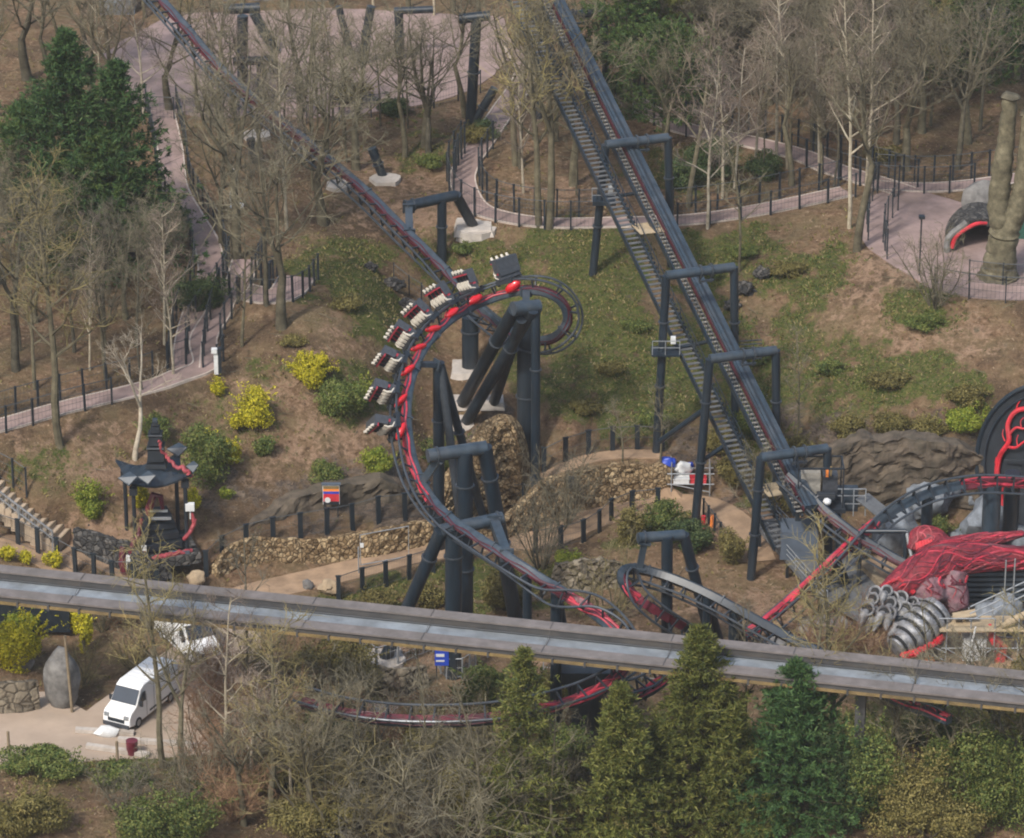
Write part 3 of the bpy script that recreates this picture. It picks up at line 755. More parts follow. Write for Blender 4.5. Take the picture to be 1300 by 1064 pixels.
SG = 'blue grey tubular coaster supports'
def colbase(px, py_top, y):          # foot straight below a point
    t = at_y(px, py_top, y); return t, drop(t)
def near_spine(tr, px, py):
    d = arc_near(tr, px, py); return tr['P'][int(np.argmin(d))]

# top support with the arm reaching over the descending track
b0 = G(561, 333); y = b0[1]
r = thing('track_support', 'grey arm support on one post and a slanting leg beside the concrete pad', 'coaster support', b0, SG)
arm0, arm1 = at_y(514, 262, y - 1.2), at_y(579, 248, y + .6)
pipe_part(r, 'arm', arm0, arm1, .40, fl=(.02, .16))
pipe_part(r, 'post', at_y(561, 254, y), b0 - [0, 0, .3], .36, fl=(.4,))
lf = G(602, 289); pipe_part(r, 'leg', arm1, lf, .40); pad_part(r, lf, 3.0, .3)
hang(r, arm0 + nrm(arm1 - arm0) * .3, near_spine(TA, 520, 296), .55)
# short column behind the train
b0 = G(597, 470); r = thing('track_support', 'short thick column behind the train standing on a concrete block', 'coaster support', b0, SG)
pipe_part(r, 'post', at_y(597, 402, b0[1]), b0 - [0, 0, .3], .62, fl=(.25,)); pad_part(r, b0, 3, .3)
# large bent under the ring
yb = G(680, 637)[1]
r = thing('track_support', 'tallest support with thick column, thin column and slanting legs under the track ring', 'coaster support', drop(at_y(680, 500, yb)), SG)
t0, t1 = at_y(651, 392, yb - .6), at_y(684, 389, yb + .4)
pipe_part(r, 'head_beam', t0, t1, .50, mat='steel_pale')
pipe_part(r, 'thin_post', at_y(680, 392, yb), G(680, 640) - [0, 0, .3], .33, fl=(.3, .85))
bb = G(668, 596); pipe_part(r, 'thick_post', at_y(668, 398, bb[1]), bb - [0, 0, .6], .66, fl=(.5,))
for (a, b, rr) in (((653, 393), (584, 512), .46), ((676, 393), (588, 538), .42), ((662, 405), (625, 512), .38)):
    g = G(*b); pipe_part(r, 'leg', at_y(a[0], a[1], yb - .3), g - [0, 0, .3], rr, fl=(.32,))
    pad_part(r, g, 1.8, .35)
hang(r, (t0 + t1) / 2, near_spine(TA, 668, 372), .5)
# tripod inside the bend
ya = -11.5
r = thing('track_support', 'slim tripod support standing inside the bend of the train', 'coaster support', drop(at_y(557, 600, ya)), SG)
tp = at_y(559, 463, ya)
pipe_part(r, 'post', at_y(557, 460, ya), drop(at_y(557, 700, ya)) - [0, 0, .3], .40, fl=(.3,))
pipe_part(r, 'leg', tp, drop(at_y(592, 720, ya - 1.8)), .30, mat='rail', fl=(.45,))
pipe_part(r, 'leg', tp, drop(at_y(618, 690, ya + 3.5)), .30, fl=(.4,))
hang(r, tp, near_spine(TA, 528, 462), .42)
# T support above the first lower bend
y1 = -24.5
r = thing('track_support', 'upper of two T supports with horizontal arm, column and slanting leg by the wall', 'coaster support', drop(at_y(590, 700, y1)), SG)
a0, a1 = at_y(543, 579, y1 - .4), at_y(617, 568, y1 + .8)
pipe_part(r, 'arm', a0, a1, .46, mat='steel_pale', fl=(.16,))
pipe_part(r, 'post', at_y(590, 574, y1 + .3), drop(at_y(590, 700, y1 + .3)) - [0, 0, .3], .54, fl=(.17, .6))
q1 = at_y(615, 568, y1 + .8); pipe_part(r, 'leg', q1, drop(at_y(655, 760, y1 + 3)), .50, fl=(.17, .55))
hang(r, a0 + nrm(a1 - a0) * .9, near_spine(TA, 540, 612), .6)
# lower T support with foot in front of the beam
gb = G(575, 858); y2 = gb[1]
r = thing('track_support', 'lower of two T supports with long leg reaching down behind the concrete beam', 'coaster support', gb, SG)
a0, a1 = at_y(560, 674, y2 + .2), at_y(638, 658, y2 + 1.5)
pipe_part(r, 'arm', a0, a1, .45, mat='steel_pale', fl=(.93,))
pipe_part(r, 'post', at_y(576, 671, y2 + .3), gb - [0, 0, .3], .56, fl=(.18, .7))
gl = G(487, 838); pipe_part(r, 'leg', a0, gl - [0, 0, .2], .44, fl=(.2, .7)); pad_part(r, gl, 2.6, .3)
hang(r, a1 - nrm(a1 - a0) * .6, near_spine(TA, 645, 707), .6)
# arm over the hairpin
y3 = -27
r = thing('track_support', 'arm support with column and bent leg above the dark hairpin track', 'coaster support', drop(at_y(847, 800, y3)), SG)
a0, a1 = at_y(810, 683, y3 - .4), at_y(868, 679, y3 + .6)
pipe_part(r, 'arm', a0, a1, .36, mat='steel_pale', fl=(.14,))
pipe_part(r, 'post', at_y(847, 681, y3), drop(at_y(847, 800, y3)) - [0, 0, .3], .38, fl=(.4,))
pipe_part(r, 'leg', a1, drop(at_y(905, 760, y3 + 2.5)), .36, fl=(.3,))
hang(r, a0 + nrm(a1 - a0) * .5, near_spine(TC_, 812, 722), .5)
# props under the hairpin and the right-hand track
def prop(px, py, tr, label, px2=None, rr=.30, two=False, mat='steel'):
    t = near_spine(tr, px, py) - np.array([0, 0, .2]); g = drop(t)
    r = thing('track_prop', label, 'coaster support', g, 'short posts under the lower coaster track')
    pipe_part(r, 'post', t, g - [0, 0, .3], rr, mat=mat)
    if two:
        g2 = drop(t + np.array([1.4, 1.8, 0])); pipe_part(r, 'leg', t, g2 - [0, 0, .2], rr * .85, mat=mat)
    return r
prop(900, 756, TC_, 'short dark post under the middle of the hairpin track', rr=.3, two=True)
prop(930, 772, TC_, 'short dark post under the lower run of the hairpin track', rr=.34, two=True)
prop(1062, 708, TB, 'forked dark post under the red-faced diving track beside the claw sculpture', rr=.36, two=True)
prop(1045, 722, TB, 'plain dark post under the red-faced diving track beside the platform', rr=.36)
prop(1180, 630, TB, 'dark post holding up the track arch behind the red sculpture', rr=.38)
prop(1262, 616, TB, 'thick grey post under the track arch in front of the veined disc', rr=.62, mat='steel_pale')
prop(705, 745, TA, 'dark post under the track just above the concrete beam', rr=.38, two=True)
prop(668, 722, TA, 'dark post under the track left of the leafless shrub above the beam', rr=.3)
g = G(745, 934); r = thing('track_support', 'very wide dark column under the beam behind the pointed conifer', 'coaster support', g, SG)
pipe_part(r, 'post', at_y(745, 845, g[1]), g - [0, 0, .4], 1.0, mat='black')
MB().box(at_y(745, 852, g[1]), (3.2, 2.2, .8)).build('cap', M['black'], r)
# supports at the back, in front of the paved square
def back_support(pxs, label):
    parts = [] ; root = None
    for kind, a, b, rr in pxs:
        if kind == 'leg':
            g = G(*b)
            if root is None: root = thing('track_support', label, 'coaster support', g, SG)
            pipe_part(root, 'leg', at_y(a[0], a[1], g[1]), g - [0, 0, .2], rr, fl=(.5,))
        else:
            y = LOC[root][1]; pipe_part(root, 'arm', at_y(a[0], a[1], y), at_y(b[0], b[1], y), rr)
back_support([('leg', (332, 78), (333, 130), .42), ('leg', (308, 20), (308, 106), .45), ('arm', (296, 78), (352, 76), .36), ('leg', (322, 16), (352, 68), .42), ('arm', (284, 12), (330, 10), .42)], 'dark frame support with crossbar in front of the pink square at top left')
back_support([('leg', (605, 22), (597, 158), .42), ('leg', (628, 112), (598, 159), .34), ('arm', (583, 24), (622, 20), .40)], 'tall dark post with a slanting prop in front of the pink square')
back_support([('leg', (471, 8), (458, 82), .36), ('leg', (430, 8), (446, 70), .3)], 'dark V shaped support behind the trees at the far edge of the square')
back_support([('leg', (506, 12), (508, 75), .38), ('arm', (500, 14), (550, 12), .3)], 'lone dark post on the far side of the pink square')
back_support([('leg', (472, 188), (488, 226), .36)], 'short slanting dark leg on a concrete pad between the trees')
back_support([('leg', (318, 176), (326, 206), .34)], 'short dark leg near the pale block under the forked tree')
for px, py, s, l in ((605, 293, 3.4, 'broad pale concrete pad under the slanting support leg'), (490, 230, 2.6, 'pale concrete pad between the trees left of the arm support'), (430, 238, 2.2, 'long pale concrete block beside the track at the wood edge'), (326, 174, 2.4, 'pale concrete block under the track in the trees'), (490, 842, 2.8, 'pale concrete pad below the long support leg'), (478, 906, 3.0, 'round pale pad beside the lowest track')):
    g = G(px, py); mb = MB(); n = 14
    ring = [(math.cos(t) * s / 2 * rnd(.85, 1.1), math.sin(t) * s / 2 * rnd(.85, 1.1)) for t in np.linspace(0, 2 * math.pi, n, endpoint=False)]
    z0, z1 = g[2] - .5, g[2] + .28
    mb.add([(g[0] + a, g[1] + b, z0) for a, b in ring] + [(g[0] + a * .94, g[1] + b * .94, z1) for a, b in ring], [tuple(range(n, 2 * n))] + [(i, (i + 1) % n, (i + 1) % n + n, i + n) for i in range(n)])
    o = mb.build('concrete_footing', M['concrete'], None, base=g); props(o, l, 'footing', 'pale concrete footings')

# ------------------------------------------------------------------ lift hill
yA, yB = -16.0, 33.0
LA, LB = at_y(1012, 612, -15.5), at_y(716, 20, 31.0)
LD = nrm(LB - LA); LH = nrm([LD[0], LD[1], 0]); LS = nrm(np.cross(LD, [0, 0, 1]))     # along, along flat, to the right
if LS[0] < 0: LS = -LS
LN = nrm(np.cross(LS, LD)); LN = LN if LN[2] > 0 else -LN
L0 = LA - LD * 2.6; L1 = LB + LD * 14; LL = np.linalg.norm(L1 - L0)
lift = thing('lift_hill', 'long straight lift hill track with a maroon side and a stepped walkway along it', 'coaster track', LA, None)
def run(name, s, n, w, h, mat, par=None, a=0.0, b=None):
    b = LL if b is None else b
    p, q = L0 + LD * a + LS * s + LN * n, L0 + LD * b + LS * s + LN * n
    return MB().box((p + q) / 2, (w, h, np.linalg.norm(q - p)), (LS, LN, LD)).build(name, M[mat], par or lift)
spn = run('spine', .08, .0, .60, .58, 'steel_pale')
run('spine_groove', .08, .305, .16, .03, 'black', spn)
run('chain_trough', .47, .03, .12, .44, 'steel_pale', spn)
run('cable_tray', -.33, .18, .12, .22, 'steel_pale', spn)
run('painted_side', -.42, -.10, .05, .28, 'lift_red', spn)
for s in (-.46, .58): run('rail', s, -.62, .16, .16, 'rail')
wk = run('stringer', -1.06, -.34, .12, .42, 'steel')
tr = MB()
for k in range(int(LL / .42)):
    c = L0 + LD * (k * .42 + .2) + LS * -.74 + LN * -.30
    tr.box(c, (.50, .22, .05), (LS, LH, np.array([0, 0, 1.0])))
tr.build('step_treads', M['tread'], lift)
hr = MB()
for k in range(int(LL / 2.2)):
    c = L0 + LD * (k * 2.2 + .3) + LS * -1.10 + LN * -.2; hr.bar(c, c + np.array([0, 0, 1.05]), .05)
hr.bar(L0 + LS * -1.10 + LN * -.2 + [0, 0, 1.05], L1 + LS * -1.10 + LN * -.2 + [0, 0, 1.05], .045)
hr.bar(L0 + LS * -1.10 + LN * -.2 + [0, 0, .55], L1 + LS * -1.10 + LN * -.2 + [0, 0, .55], .03)
hr.build('handrail', M['wire'], lift)
tb = MB()
for k in range(int(LL / 2.4)):
    c = L0 + LD * (k * 2.4 + .8); tb.bar(c + LS * -1.05 + LN * -.36, c + LS * .62 + LN * -.5, .1)
tb.build('cross_tie', M['black'], lift)

# parallel stairway left of the lift
SA, SB = at_y(966, 640, -13.5), at_y(655, 0, 30.0)
stair = thing('maintenance_stairway', 'long steep open stairway with pale treads running beside the lift hill', 'stairway', SA)
SD = nrm(SB - SA); SLH = nrm([SD[0], SD[1], 0]); SS = nrm(np.cross(SD, [0, 0, 1])); SS = SS if SS[0] > 0 else -SS
SN = np.cross(SS, SD); SN = SN if SN[2] > 0 else -SN
S0 = SA - SD * 4.0; S1 = SB + SD * 10; SLn = np.linalg.norm(S1 - S0); wS = 1.1
for s in (-wS / 2, wS / 2):
    MB().bar(S0 + SS * s, S1 + SS * s, .10, .40, up=SN).build('stringer', M['steel'], stair)
tr = MB()
for k in range(int(SLn / .46)):
    c = S0 + SD * (k * .46 + .2) + SN * .02
    tr.box(c, (wS - .12, .30, .05), (SS, SLH, np.array([0, 0, 1.0])))
STAIR_TREADS = tr
for s in (wS / 2 + .05,):
    hr = MB()
    for k in range(int(SLn / 1.5)):
        c = S0 + SD * (k * 1.5 + .3) + SS * s; hr.bar(c, c + np.array([0, 0, 1.0]), .055 if s > 0 else .04)
    up_ = np.array([0, 0, 1.0])
    hr.bar(S0 + SS * s + up_, S1 + SS * s + up_, .05); hr.bar(S0 + SS * s + up_ * .5, S1 + SS * s + up_ * .5, .03)
    hr.build('handrail', M['steel'] if s > 0 else M['wire'], stair)
# toothed kickers seen along the right stringer
tk = STAIR_TREADS
for k in range(int(SLn / .46)):
    c = S0 + SD * (k * .46 + .3) + SS * (wS / 2 + .12) + SN * .1; tk.box(c, (.16, .14, .16), (SS, SD, SN), 1)
tk.build('step_treads', [M['grate'], M['black']], stair)

# portal frames carrying the lift
def portal(tl, trr, base_l, label, rr=.30, plat=None):
    g = G(*base_l); y = g[1]
    w = (trr[0] - tl[0]) / pxm(at_y(*tl, y)); ey = y + w * .34
    a, b = at_y(*tl, y), at_y(*trr, ey)
    b[2] = a[2] if abs(b[2] - a[2]) < .8 else b[2]
    r = thing('lift_support', label, 'coaster support', g, 'portal frames carrying the lift hill')
    pipe_part(r, 'crossbeam', a, b, rr + .04, mat='steel_pale', fl=(.5, .66))
    pipe_part(r, 'leg', a, g - [0, 0, .4], rr, fl=(.25, .6))
    gb_ = drop(b + LS * .4); pipe_part(r, 'leg', b, gb_ - [0, 0, .4], rr, fl=(.3,))
    # clamp and hanger to the lift spine
    c = a + (b - a) * .56
    mb = MB()
    for t in (.5, .66):
        c = a + (b - a) * t; mb.cyl(c - nrm(b - a) * .06, c + nrm(b - a) * .06, rr + .18, n=12)
        mb.bar(c, c - np.array([0, 0, .9]), .14)
    mb.bar(a + (b - a) * .48 - [0, 0, .75], a + (b - a) * .7 - [0, 0, .75], .2, .12)
    mb.build('hanger', M['rail'], r)
    t = .5
    def brace(p, q, rad, mt='steel'): pipe_part(r, 'brace', p, q, rad, mat=mt)
    return r, a, b, g, brace
r, a, b, g, br = portal((966, 581), (1050, 572), (953, 735), 'lowest lift portal frame beside the drive cabin')
r, a, b, g, br = portal((901, 456), (985, 446), (882, 665), 'second lowest lift portal frame, its long left leg passing the blue sacks')
br(a + (g - a) * .62, at_y(940, 552, g[1] + 2), .16); br(a + (g - a) * .3, at_y(838, 560, g[1] + 3), .2)
r, a, b, g, br = portal((846, 350), (932, 341), (833, 575), 'lift portal frame over the mossy bank with a small platform on its leg')
pl = a + (g - a) * .42
MB().box(pl + np.array([.25, 0, -.05]), (2.0, 1.6, .14)).build('platform', M['steel'], r)
hb = MB()
for dx in (-.7, .2, 1.2): hb.bar(pl + [dx, -.75, 0], pl + [dx, -.75, 1.05], .05)
hb.bar(pl + [-.7, -.75, 1.05], pl + [1.2, -.75, 1.05], .05); hb.bar(pl + [-.7, -.75, .55], pl + [1.2, -.75, .55], .04); hb.build('guard_rail', M['galv'], r)
MB().box(pl + np.array([.75, -.3, .95]), (.35, .3, .5)).build('floodlight', M['white_metal'], r)
br(pl, pl + LS * 4.2 + [0, 0, .3], .14)
lad = MB()
for k in range(6):
    c = b + (drop(b) - b) * .42 + np.array([1.2, .2, -.28 * k]); lad.bar(c - [1.0, 0, 0], c + [.9, .3, 0], .06)
lad.build('cable_bracket', M['rail'], r)
r, a, b, g, br = portal((769, 184), (848, 176), (752, 348), 'lift portal frame above the winding path with a square platform on its leg')
pl = a + (g - a) * .42
MB().box(pl + np.array([.3, 0, -.05]), (1.7, 1.5, .3)).build('platform', M['steel'], r)
hb = MB()
for dx in (-.6, .3, 1.1): hb.bar(pl + [dx, -.7, .1], pl + [dx, -.7, 1.15], .05)
hb.bar(pl + [-.6, -.7, 1.15], pl + [1.1, -.7, 1.15], .05); hb.bar(pl + [-.6, -.7, .6], pl + [1.1, -.7, .6], .04); hb.build('guard_rail', M['galv'], r)
MB().box(pl + np.array([.75, -.3, .95]), (.35, .3, .55)).build('floodlight', M['white_metal'], r)
br(pl, pl + LS * 4.6 + [0, 0, .3], .14)
r, a, b, g, br = portal((690, 23), (766, 16), (684, 150), 'topmost lift portal frame among the trees')
# plywood sheets lying across the walkways
for c4, l in (((803, 300, 843, 298), 'pale plywood sheet bridging stairway and lift beside the top path'), ((966, 632, 1008, 627), 'pale plywood sheet bridging stairway and lift at the bottom')):
    p = at_y(c4[0], c4[1], S0[1]); t = (lambda py, A_, B_: None)
    # find the height of the stairway at this picture height
    ks = np.linspace(0, SLn, 400); ps = S0[None] + SD[None] * ks[:, None]; pr2 = np.array([proj(x)[1] for x in ps]); k = int(np.argmin(abs(pr2 - c4[1])))
    p = ps[k] + SS * (wS / 2) + np.array([0, 0, .45])
    o = MB().box(p + LS * 1.05, (2.4, 2.0, .05), (LS, LH, np.array([0, 0, 1.0]))).build('plywood_sheet', M['ply'], None, base=p); props(o, l, 'plywood sheet')
# ------------------------------------------------------------------ raised concrete beam (monorail guideway) across the foreground
mtop = [(-140, 700), (0, 713), (650, 782), (1300, 849), (1440, 863)]
zb = 10.0
Mp0, Mp1 = at_z(-160, 700, zb), at_z(1460, 868, zb)
D_ = nrm(Mp1 - Mp0); Mp0, Mp1 = Mp0 - D_ * 34, Mp1 + D_ * 34; X_ = nrm(np.cross([0, 0, 1.0], D_)); X_ = X_ if X_[1] < 0 else -X_      # X_ points to the viewer
mono = thing('guideway_beam', 'raised concrete guideway beam with pale blue channel crossing the whole foreground', 'guideway', (Mp0 + Mp1) / 2)
P_ = np.array([Mp0 + (Mp1 - Mp0) * t for t in np.linspace(0, 1, 30)])
def mrun(name, prof, mat, par=None):
    return MB().sweep(P_, np.tile(X_, (len(P_), 1)), np.tile(np.array([[0, 0, 1.0]]), (len(P_), 1)), prof).build(name, M[mat], par or mono)
mrun('far_flange', [(0, 0), (.95, 0), (.95, -.12), (0, -.12)], 'flange')
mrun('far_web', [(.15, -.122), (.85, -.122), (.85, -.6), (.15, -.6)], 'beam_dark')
mrun('channel_floor', [(.17, -.602), (2.9, -.602), (2.9, -.75), (.17, -.75)], 'channel')
mrun('near_flange', [(2.45, -.38), (3.45, -.38), (3.45, -.50), (2.45, -.50)], 'flange')
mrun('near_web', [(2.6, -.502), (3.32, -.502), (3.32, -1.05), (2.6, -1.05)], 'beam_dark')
mrun('yellow_conduit', [(3.35, -.82), (3.48, -.82), (3.48, -.98), (3.35, -.98)], 'yellow')
Lm = np.linalg.norm(Mp1 - Mp0); Z_ = np.array([0, 0, 1.0])
for k in range(int(Lm / 7.5)):
    c = Mp0 + D_ * (k * 7.5 + 3)
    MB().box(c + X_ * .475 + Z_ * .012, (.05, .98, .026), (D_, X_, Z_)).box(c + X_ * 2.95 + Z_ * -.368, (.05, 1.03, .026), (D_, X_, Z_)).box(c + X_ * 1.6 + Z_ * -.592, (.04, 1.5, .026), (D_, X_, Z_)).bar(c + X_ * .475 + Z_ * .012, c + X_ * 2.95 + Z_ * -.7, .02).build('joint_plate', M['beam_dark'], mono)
for k in range(int(Lm / 1.25)):
    pass
MB().tube([Mp0 + X_ * 1.05 + Z_ * -.5, Mp1 + X_ * 1.05 + Z_ * -.5], .05, 6).build('power_cable', M['black'], mono)
MB().tube([Mp0 + X_ * 2.35 + Z_ * -.55, Mp1 + X_ * 2.35 + Z_ * -.55], .045, 6).build('power_cable', M['beam_dark'], mono)
kk = MB().box((0, 0, 0), (.12, .22, .34), (D_, X_, np.array([0, 0, 1.0])))
c0 = kk.build('conduit_clamp', M['beam_dark'], None); first = True
for k in range(int(Lm / 2.0)):
    o = c0 if first else c0.copy()
    if not first: COL.objects.link(o)
    first = False; o.parent = mono; o.location = Vector(Mp0 + D_ * (k * 2.0 + .7) + X_ * 3.42 + np.array([0, 0, -.9]) - LOC[mono])
for k, (px, wd) in enumerate(((655, .8), (1092, .6))):
    d = min(np.linspace(0, 1, 900), key=lambda t: abs(proj(Mp0 + (Mp1 - Mp0) * t + X_ * 3)[0] - px))
    c = Mp0 + (Mp1 - Mp0) * d + X_ * 1.8; g = drop(c)
    MB().bar(g - [0, 0, .4], c + [0, 0, -1.1], wd, wd * .9, up=X_).build('pylon', M['green_metal' if k == 0 else 'beam_dark'], mono)
    MB().box(c + [0, 0, -.95], (wd * 1.1, 2.4, .3), (D_, X_, np.array([0, 0, 1.0]))).build('pylon_head', M['beam_dark'], mono)

# ------------------------------------------------------------------ fences
def fence(P, h, step, label, group, post=.09, wires=4, mat='black_post', wmat='wire', lift=0.0, name='mesh_fence', deep=None, cat='fence'):
    P = np.asarray(P, float); P = resample(P, step)
    P[:, 2] = Hn(P[:, 0], P[:, 1]) + lift
    root = thing(name, label, cat, P[0], group)
    pb = MB().box((0, 0, h / 2 - .15), (post, deep or post, h + .3)).box((0, 0, h + .02), (post * 1.3, (deep or post) * 1.3, .05))
    p0 = None
    for k, p in enumerate(P[:100]):
        if p0 is None: p0 = pb.build('post', M[mat], None); o = p0
        else: o = p0.copy(); COL.objects.link(o)
        o.parent = root; o.location = Vector(p - P[0])
        if k and k < len(P) - 1:
            d = P[k + 1] - P[k - 1]; o.rotation_euler = (rnd(-.02, .02), rnd(-.02, .02), math.atan2(d[1], d[0]))
    wm = MB()
    for j in range(wires):
        z = h * (.12 + .86 * j / max(1, wires - 1))
        wm.tube(P + [0, 0, z], .034 if j == wires - 1 else .014, 4, False)
    # upright wires
    Q = resample(P, .13 if wires == 3 else .3)
    for p in Q: wm.tube([p + [0, 0, h * .06], p + [0, 0, h * .98]], .009, 3, False)
    wm.build('wire_mesh', M[wmat], root)
    return root
def off(E, side, d):
    return E
def cut(E, x0, x1, axis_=0):
    pr = np.array([proj(p)[axis_] for p in E]); return E[(pr >= x0) & (pr <= x1)]
FG = 'black post and mesh fences beside the pinkish paths'
a, b = EDGE['slope']
def shift(E, C_, d):
    """move an edge line away from the centre line by d metres"""
    v = E - C_; v[:, 2] = 0; v /= np.maximum(1e-6, np.linalg.norm(v, axis=1))[:, None]
    return E + v * d
def edge_fence(key, which, label, x0=-300, x1=1700, y0=-300, y1=1400, step=2.4, h=2.0, post=.13):
    step *= .75
    a, b = EDGE[key]; C_ = (a + b) / 2; E = shift(a if which == 0 else b, C_, .25)
    pr = np.array([proj(p) for p in E]); k = (pr[:, 0] >= x0) & (pr[:, 0] <= x1) & (pr[:, 1] >= y0) & (pr[:, 1] <= y1)
    if k.sum() > 3: return fence(E[k], h, step, label, FG, post)
def upper_lower(key):
    a, b = EDGE[key]; return (0, 1) if np.mean([proj(p)[1] for p in a]) < np.mean([proj(p)[1] for p in b]) else (1, 0)
u, l = upper_lower('slope')
edge_fence('slope', u, 'fence of black posts along the uphill edge of the left bank path', x1=262, y0=475, step=2.3)
edge_fence('slope', l, 'fence of black posts along the downhill edge of the left bank path', x1=150, y0=475, step=2.6)
edge_fence('slope', u, 'fence up the left edge of the lane beside the yellow shrubs', y1=474, step=2.0)
edge_fence('slope', l, 'tall fence between the lane and the forked tree', y1=470, step=2.0)
edge_fence('ramp', 0, 'first fence on the ramp behind the big pine, along its outer edge', step=2.2)
edge_fence('ramp', 1, 'second fence on the ramp behind the big pine, along its inner edge', step=2.2)
edge_fence('spur', 0, 'short fence at the path end beside the forked tree', step=1.4); edge_fence('spur', 1, 'short low side fence of the path end beside the forked tree', step=1.4)
u, l = upper_lower('winding')
edge_fence('winding', u, 'curved fence on the inner side of the winding path', y0=185, x1=770, step=2.3, h=2.3)
edge_fence('winding', l, 'curved fence on the outer side of the winding path below the lift', y0=185, x1=765, step=2.6, h=2.3)
edge_fence('winding', u, 'fence behind the winding path between the lift and the birches', x0=850, y0=200, step=2.3, h=2.2)
edge_fence('winding', l, 'fence on the bank edge of the winding path right of the lift', x0=850, y0=200, step=3.4, h=1.9)
u, l = upper_lower('upper')
edge_fence('upper', u, 'far side fence of the woodland path behind the birches', step=2.0, h=2.3)
edge_fence('upper', l, 'near side fence of the woodland path behind the birches', x1=880, step=2.2, h=2.3)
edge_fence('upper', l, 'near side fence of the woodland path by the many stemmed tree', x0=1000, step=2.3, h=2.3)
u, l = upper_lower('east')
edge_fence('east', u, 'far fence of the path behind the pollard', step=2.0, h=2.2); edge_fence('east', l, 'near fence of the path behind the pollard', x1=1240, step=2.3, h=2.2)
fence(GL([(1186, 372), (1235, 381), (1290, 386), (1370, 386)]), 2.0, 2.4, 'fence along the lower edge of the square under the pollard', FG)
fence(GL([(1230, 358), (1262, 362), (1300, 364), (1360, 364)]), 1.7, 2.6, 'inner fence close to the foot of the pollard', FG)
fence(GL([(1102, 306), (1100, 280), (1106, 258), (1114, 246)]), 2.4, 1.6, 'tall fence at the left corner of the right square', FG)
fence(GL([(1126, 330), (1120, 305), (1128, 285), (1140, 268)]), 2.4, 1.7, 'second tall fence just inside the left corner of the right square', FG)
fence(GL([(576, 235), (580, 215), (590, 196)]), 2.6, 1.2, 'close set black posts at the left turn of the winding path', FG, .14)
fence(GL([(180, 150), (300, 158), (420, 156), (560, 136), (610, 118)]), 1.9, 2.6, 'fence along the near edge of the big pink square', FG)
fence(GL([(500, 360), (530, 380), (545, 400), (560, 420)]), 1.6, 1.3, 'railing down in the gully behind the train', FG, .07)
GF = 'thick posted dark fences around the gorge'
fence(GL([(262, 732), (280, 714), (300, 702), (340, 690), (400, 681), (460, 673), (545, 661), (575, 657)]), 1.9, 2.0, 'long dark fence on top of the stone wall below the sign', GF, .32, 3, deep=.14)
a, b = EDGE['ledge']; u, l = upper_lower('ledge')
fence(cut(EDGE['ledge'][u], 690, 850), 1.9, 1.9, 'dark fence behind the walkway on the curved stone wall', GF, .34, 3, deep=.14)
fence(GL([(430, 762), (460, 752), (490, 744), (520, 735), (550, 726)]), 1.8, 1.9, 'dark fence on the near side of the gorge path by the boulders', GF, .30, 3, deep=.14)
fence(GL([(680, 702), (706, 698), (732, 692), (752, 684), (768, 670), (778, 660), (800, 652), (835, 648)]), 1.7, 1.7, 'curving dark fence on the near side of the path below the curved wall', GF, .34, 3, deep=.14)
fence(GL([(-30, 676), (12, 688), (36, 697), (66, 712), (100, 730), (150, 748), (200, 756)]), 1.9, 1.5, 'dark fence beside the sandy terrace below the steps', GF, .30, 3, deep=.14)
fence(GL([(-20, 600), (6, 612), (24, 622), (34, 630)]), 2.1, 1.1, 'short black fence at the top of the steps', GF, .12)
fence(GL([(893, 655), (905, 672), (918, 690), (935, 708)]), 1.3, 1.4, 'dark handrail beside the earth path left of the platform', GF, .14, 3)
fence(GL([(610, 640), (650, 640), (690, 648)]), 1.6, 1.8, 'dark fence at the foot of the broken cliff', GF, .14, 3)
YF = 'grey metal fences under the beam'
fence(GL([(436, 822), (462, 838), (474, 856), (500, 850), (524, 838), (550, 828)]), 1.9, 1.5, 'grey panel fence round the foot of the long support leg', YF, .12, 4, 'galv', 'galv', name='panel_fence')
fence(GL([(556, 848), (562, 862), (590, 862), (604, 848)]), 1.5, 1.0, 'small grey railing round the foot of the thick column', YF, .08, 3, 'galv', 'galv', name='panel_fence')
fence(GL([(690, 850), (730, 858), (800, 862), (880, 870)]), 1.7, 1.8, 'pale fence glimpsed under the middle of the beam', YF, .08, 3, 'galv', 'galv', name='panel_fence')

# ------------------------------------------------------------------ dry stone walls
def wall_mat(name, c0_, c1_, c2_, scale):
    m, nt, b = new_mat(name); co = tex_coord(nt, True)
    nz = node(nt, 'ShaderNodeTexNoise'); nz.inputs['Scale'].default_value = 1.5; nt.links.new(co, nz.inputs['Vector'])
    mx = mixc(nt, 0.25, co, nz.outputs['Color'], 'ADD')
    v = node(nt, 'ShaderNodeTexVoronoi'); v.inputs['Scale'].default_value = scale; nt.links.new(mx, v.inputs['Vector'])
    e = node(nt, 'ShaderNodeTexVoronoi', feature='DISTANCE_TO_EDGE'); e.inputs['Scale'].default_value = scale; nt.links.new(mx, e.inputs['Vector'])
    sp = node(nt, 'ShaderNodeSeparateColor'); nt.links.new(v.outputs['Color'], sp.inputs[0])
    c = ramp(nt, sp.outputs[0], [(0.0, c0_), (0.5, c1_), (1.0, c2_)])
    c = mixc(nt, ramp(nt, e.outputs['Distance'], [(0.0, (.75,) * 3), (0.09, (0, 0, 0))]), c, tuple(k * .3 for k in c0_))
    n = noise_fac(nt, co, 0.5, 5); c = mixc(nt, ramp(nt, n, [(.45, (0, 0, 0)), (.7, (.5,) * 3)]), c, c0_)
    nt.links.new(c, b.inputs['Base Color']); b.inputs['Roughness'].default_value = .95; b.inputs['Specular IOR Level'].default_value = .15
    bump(nt, b, math_n(nt, 'MINIMUM', e.outputs['Distance'], .15), 1.0, .5); return m
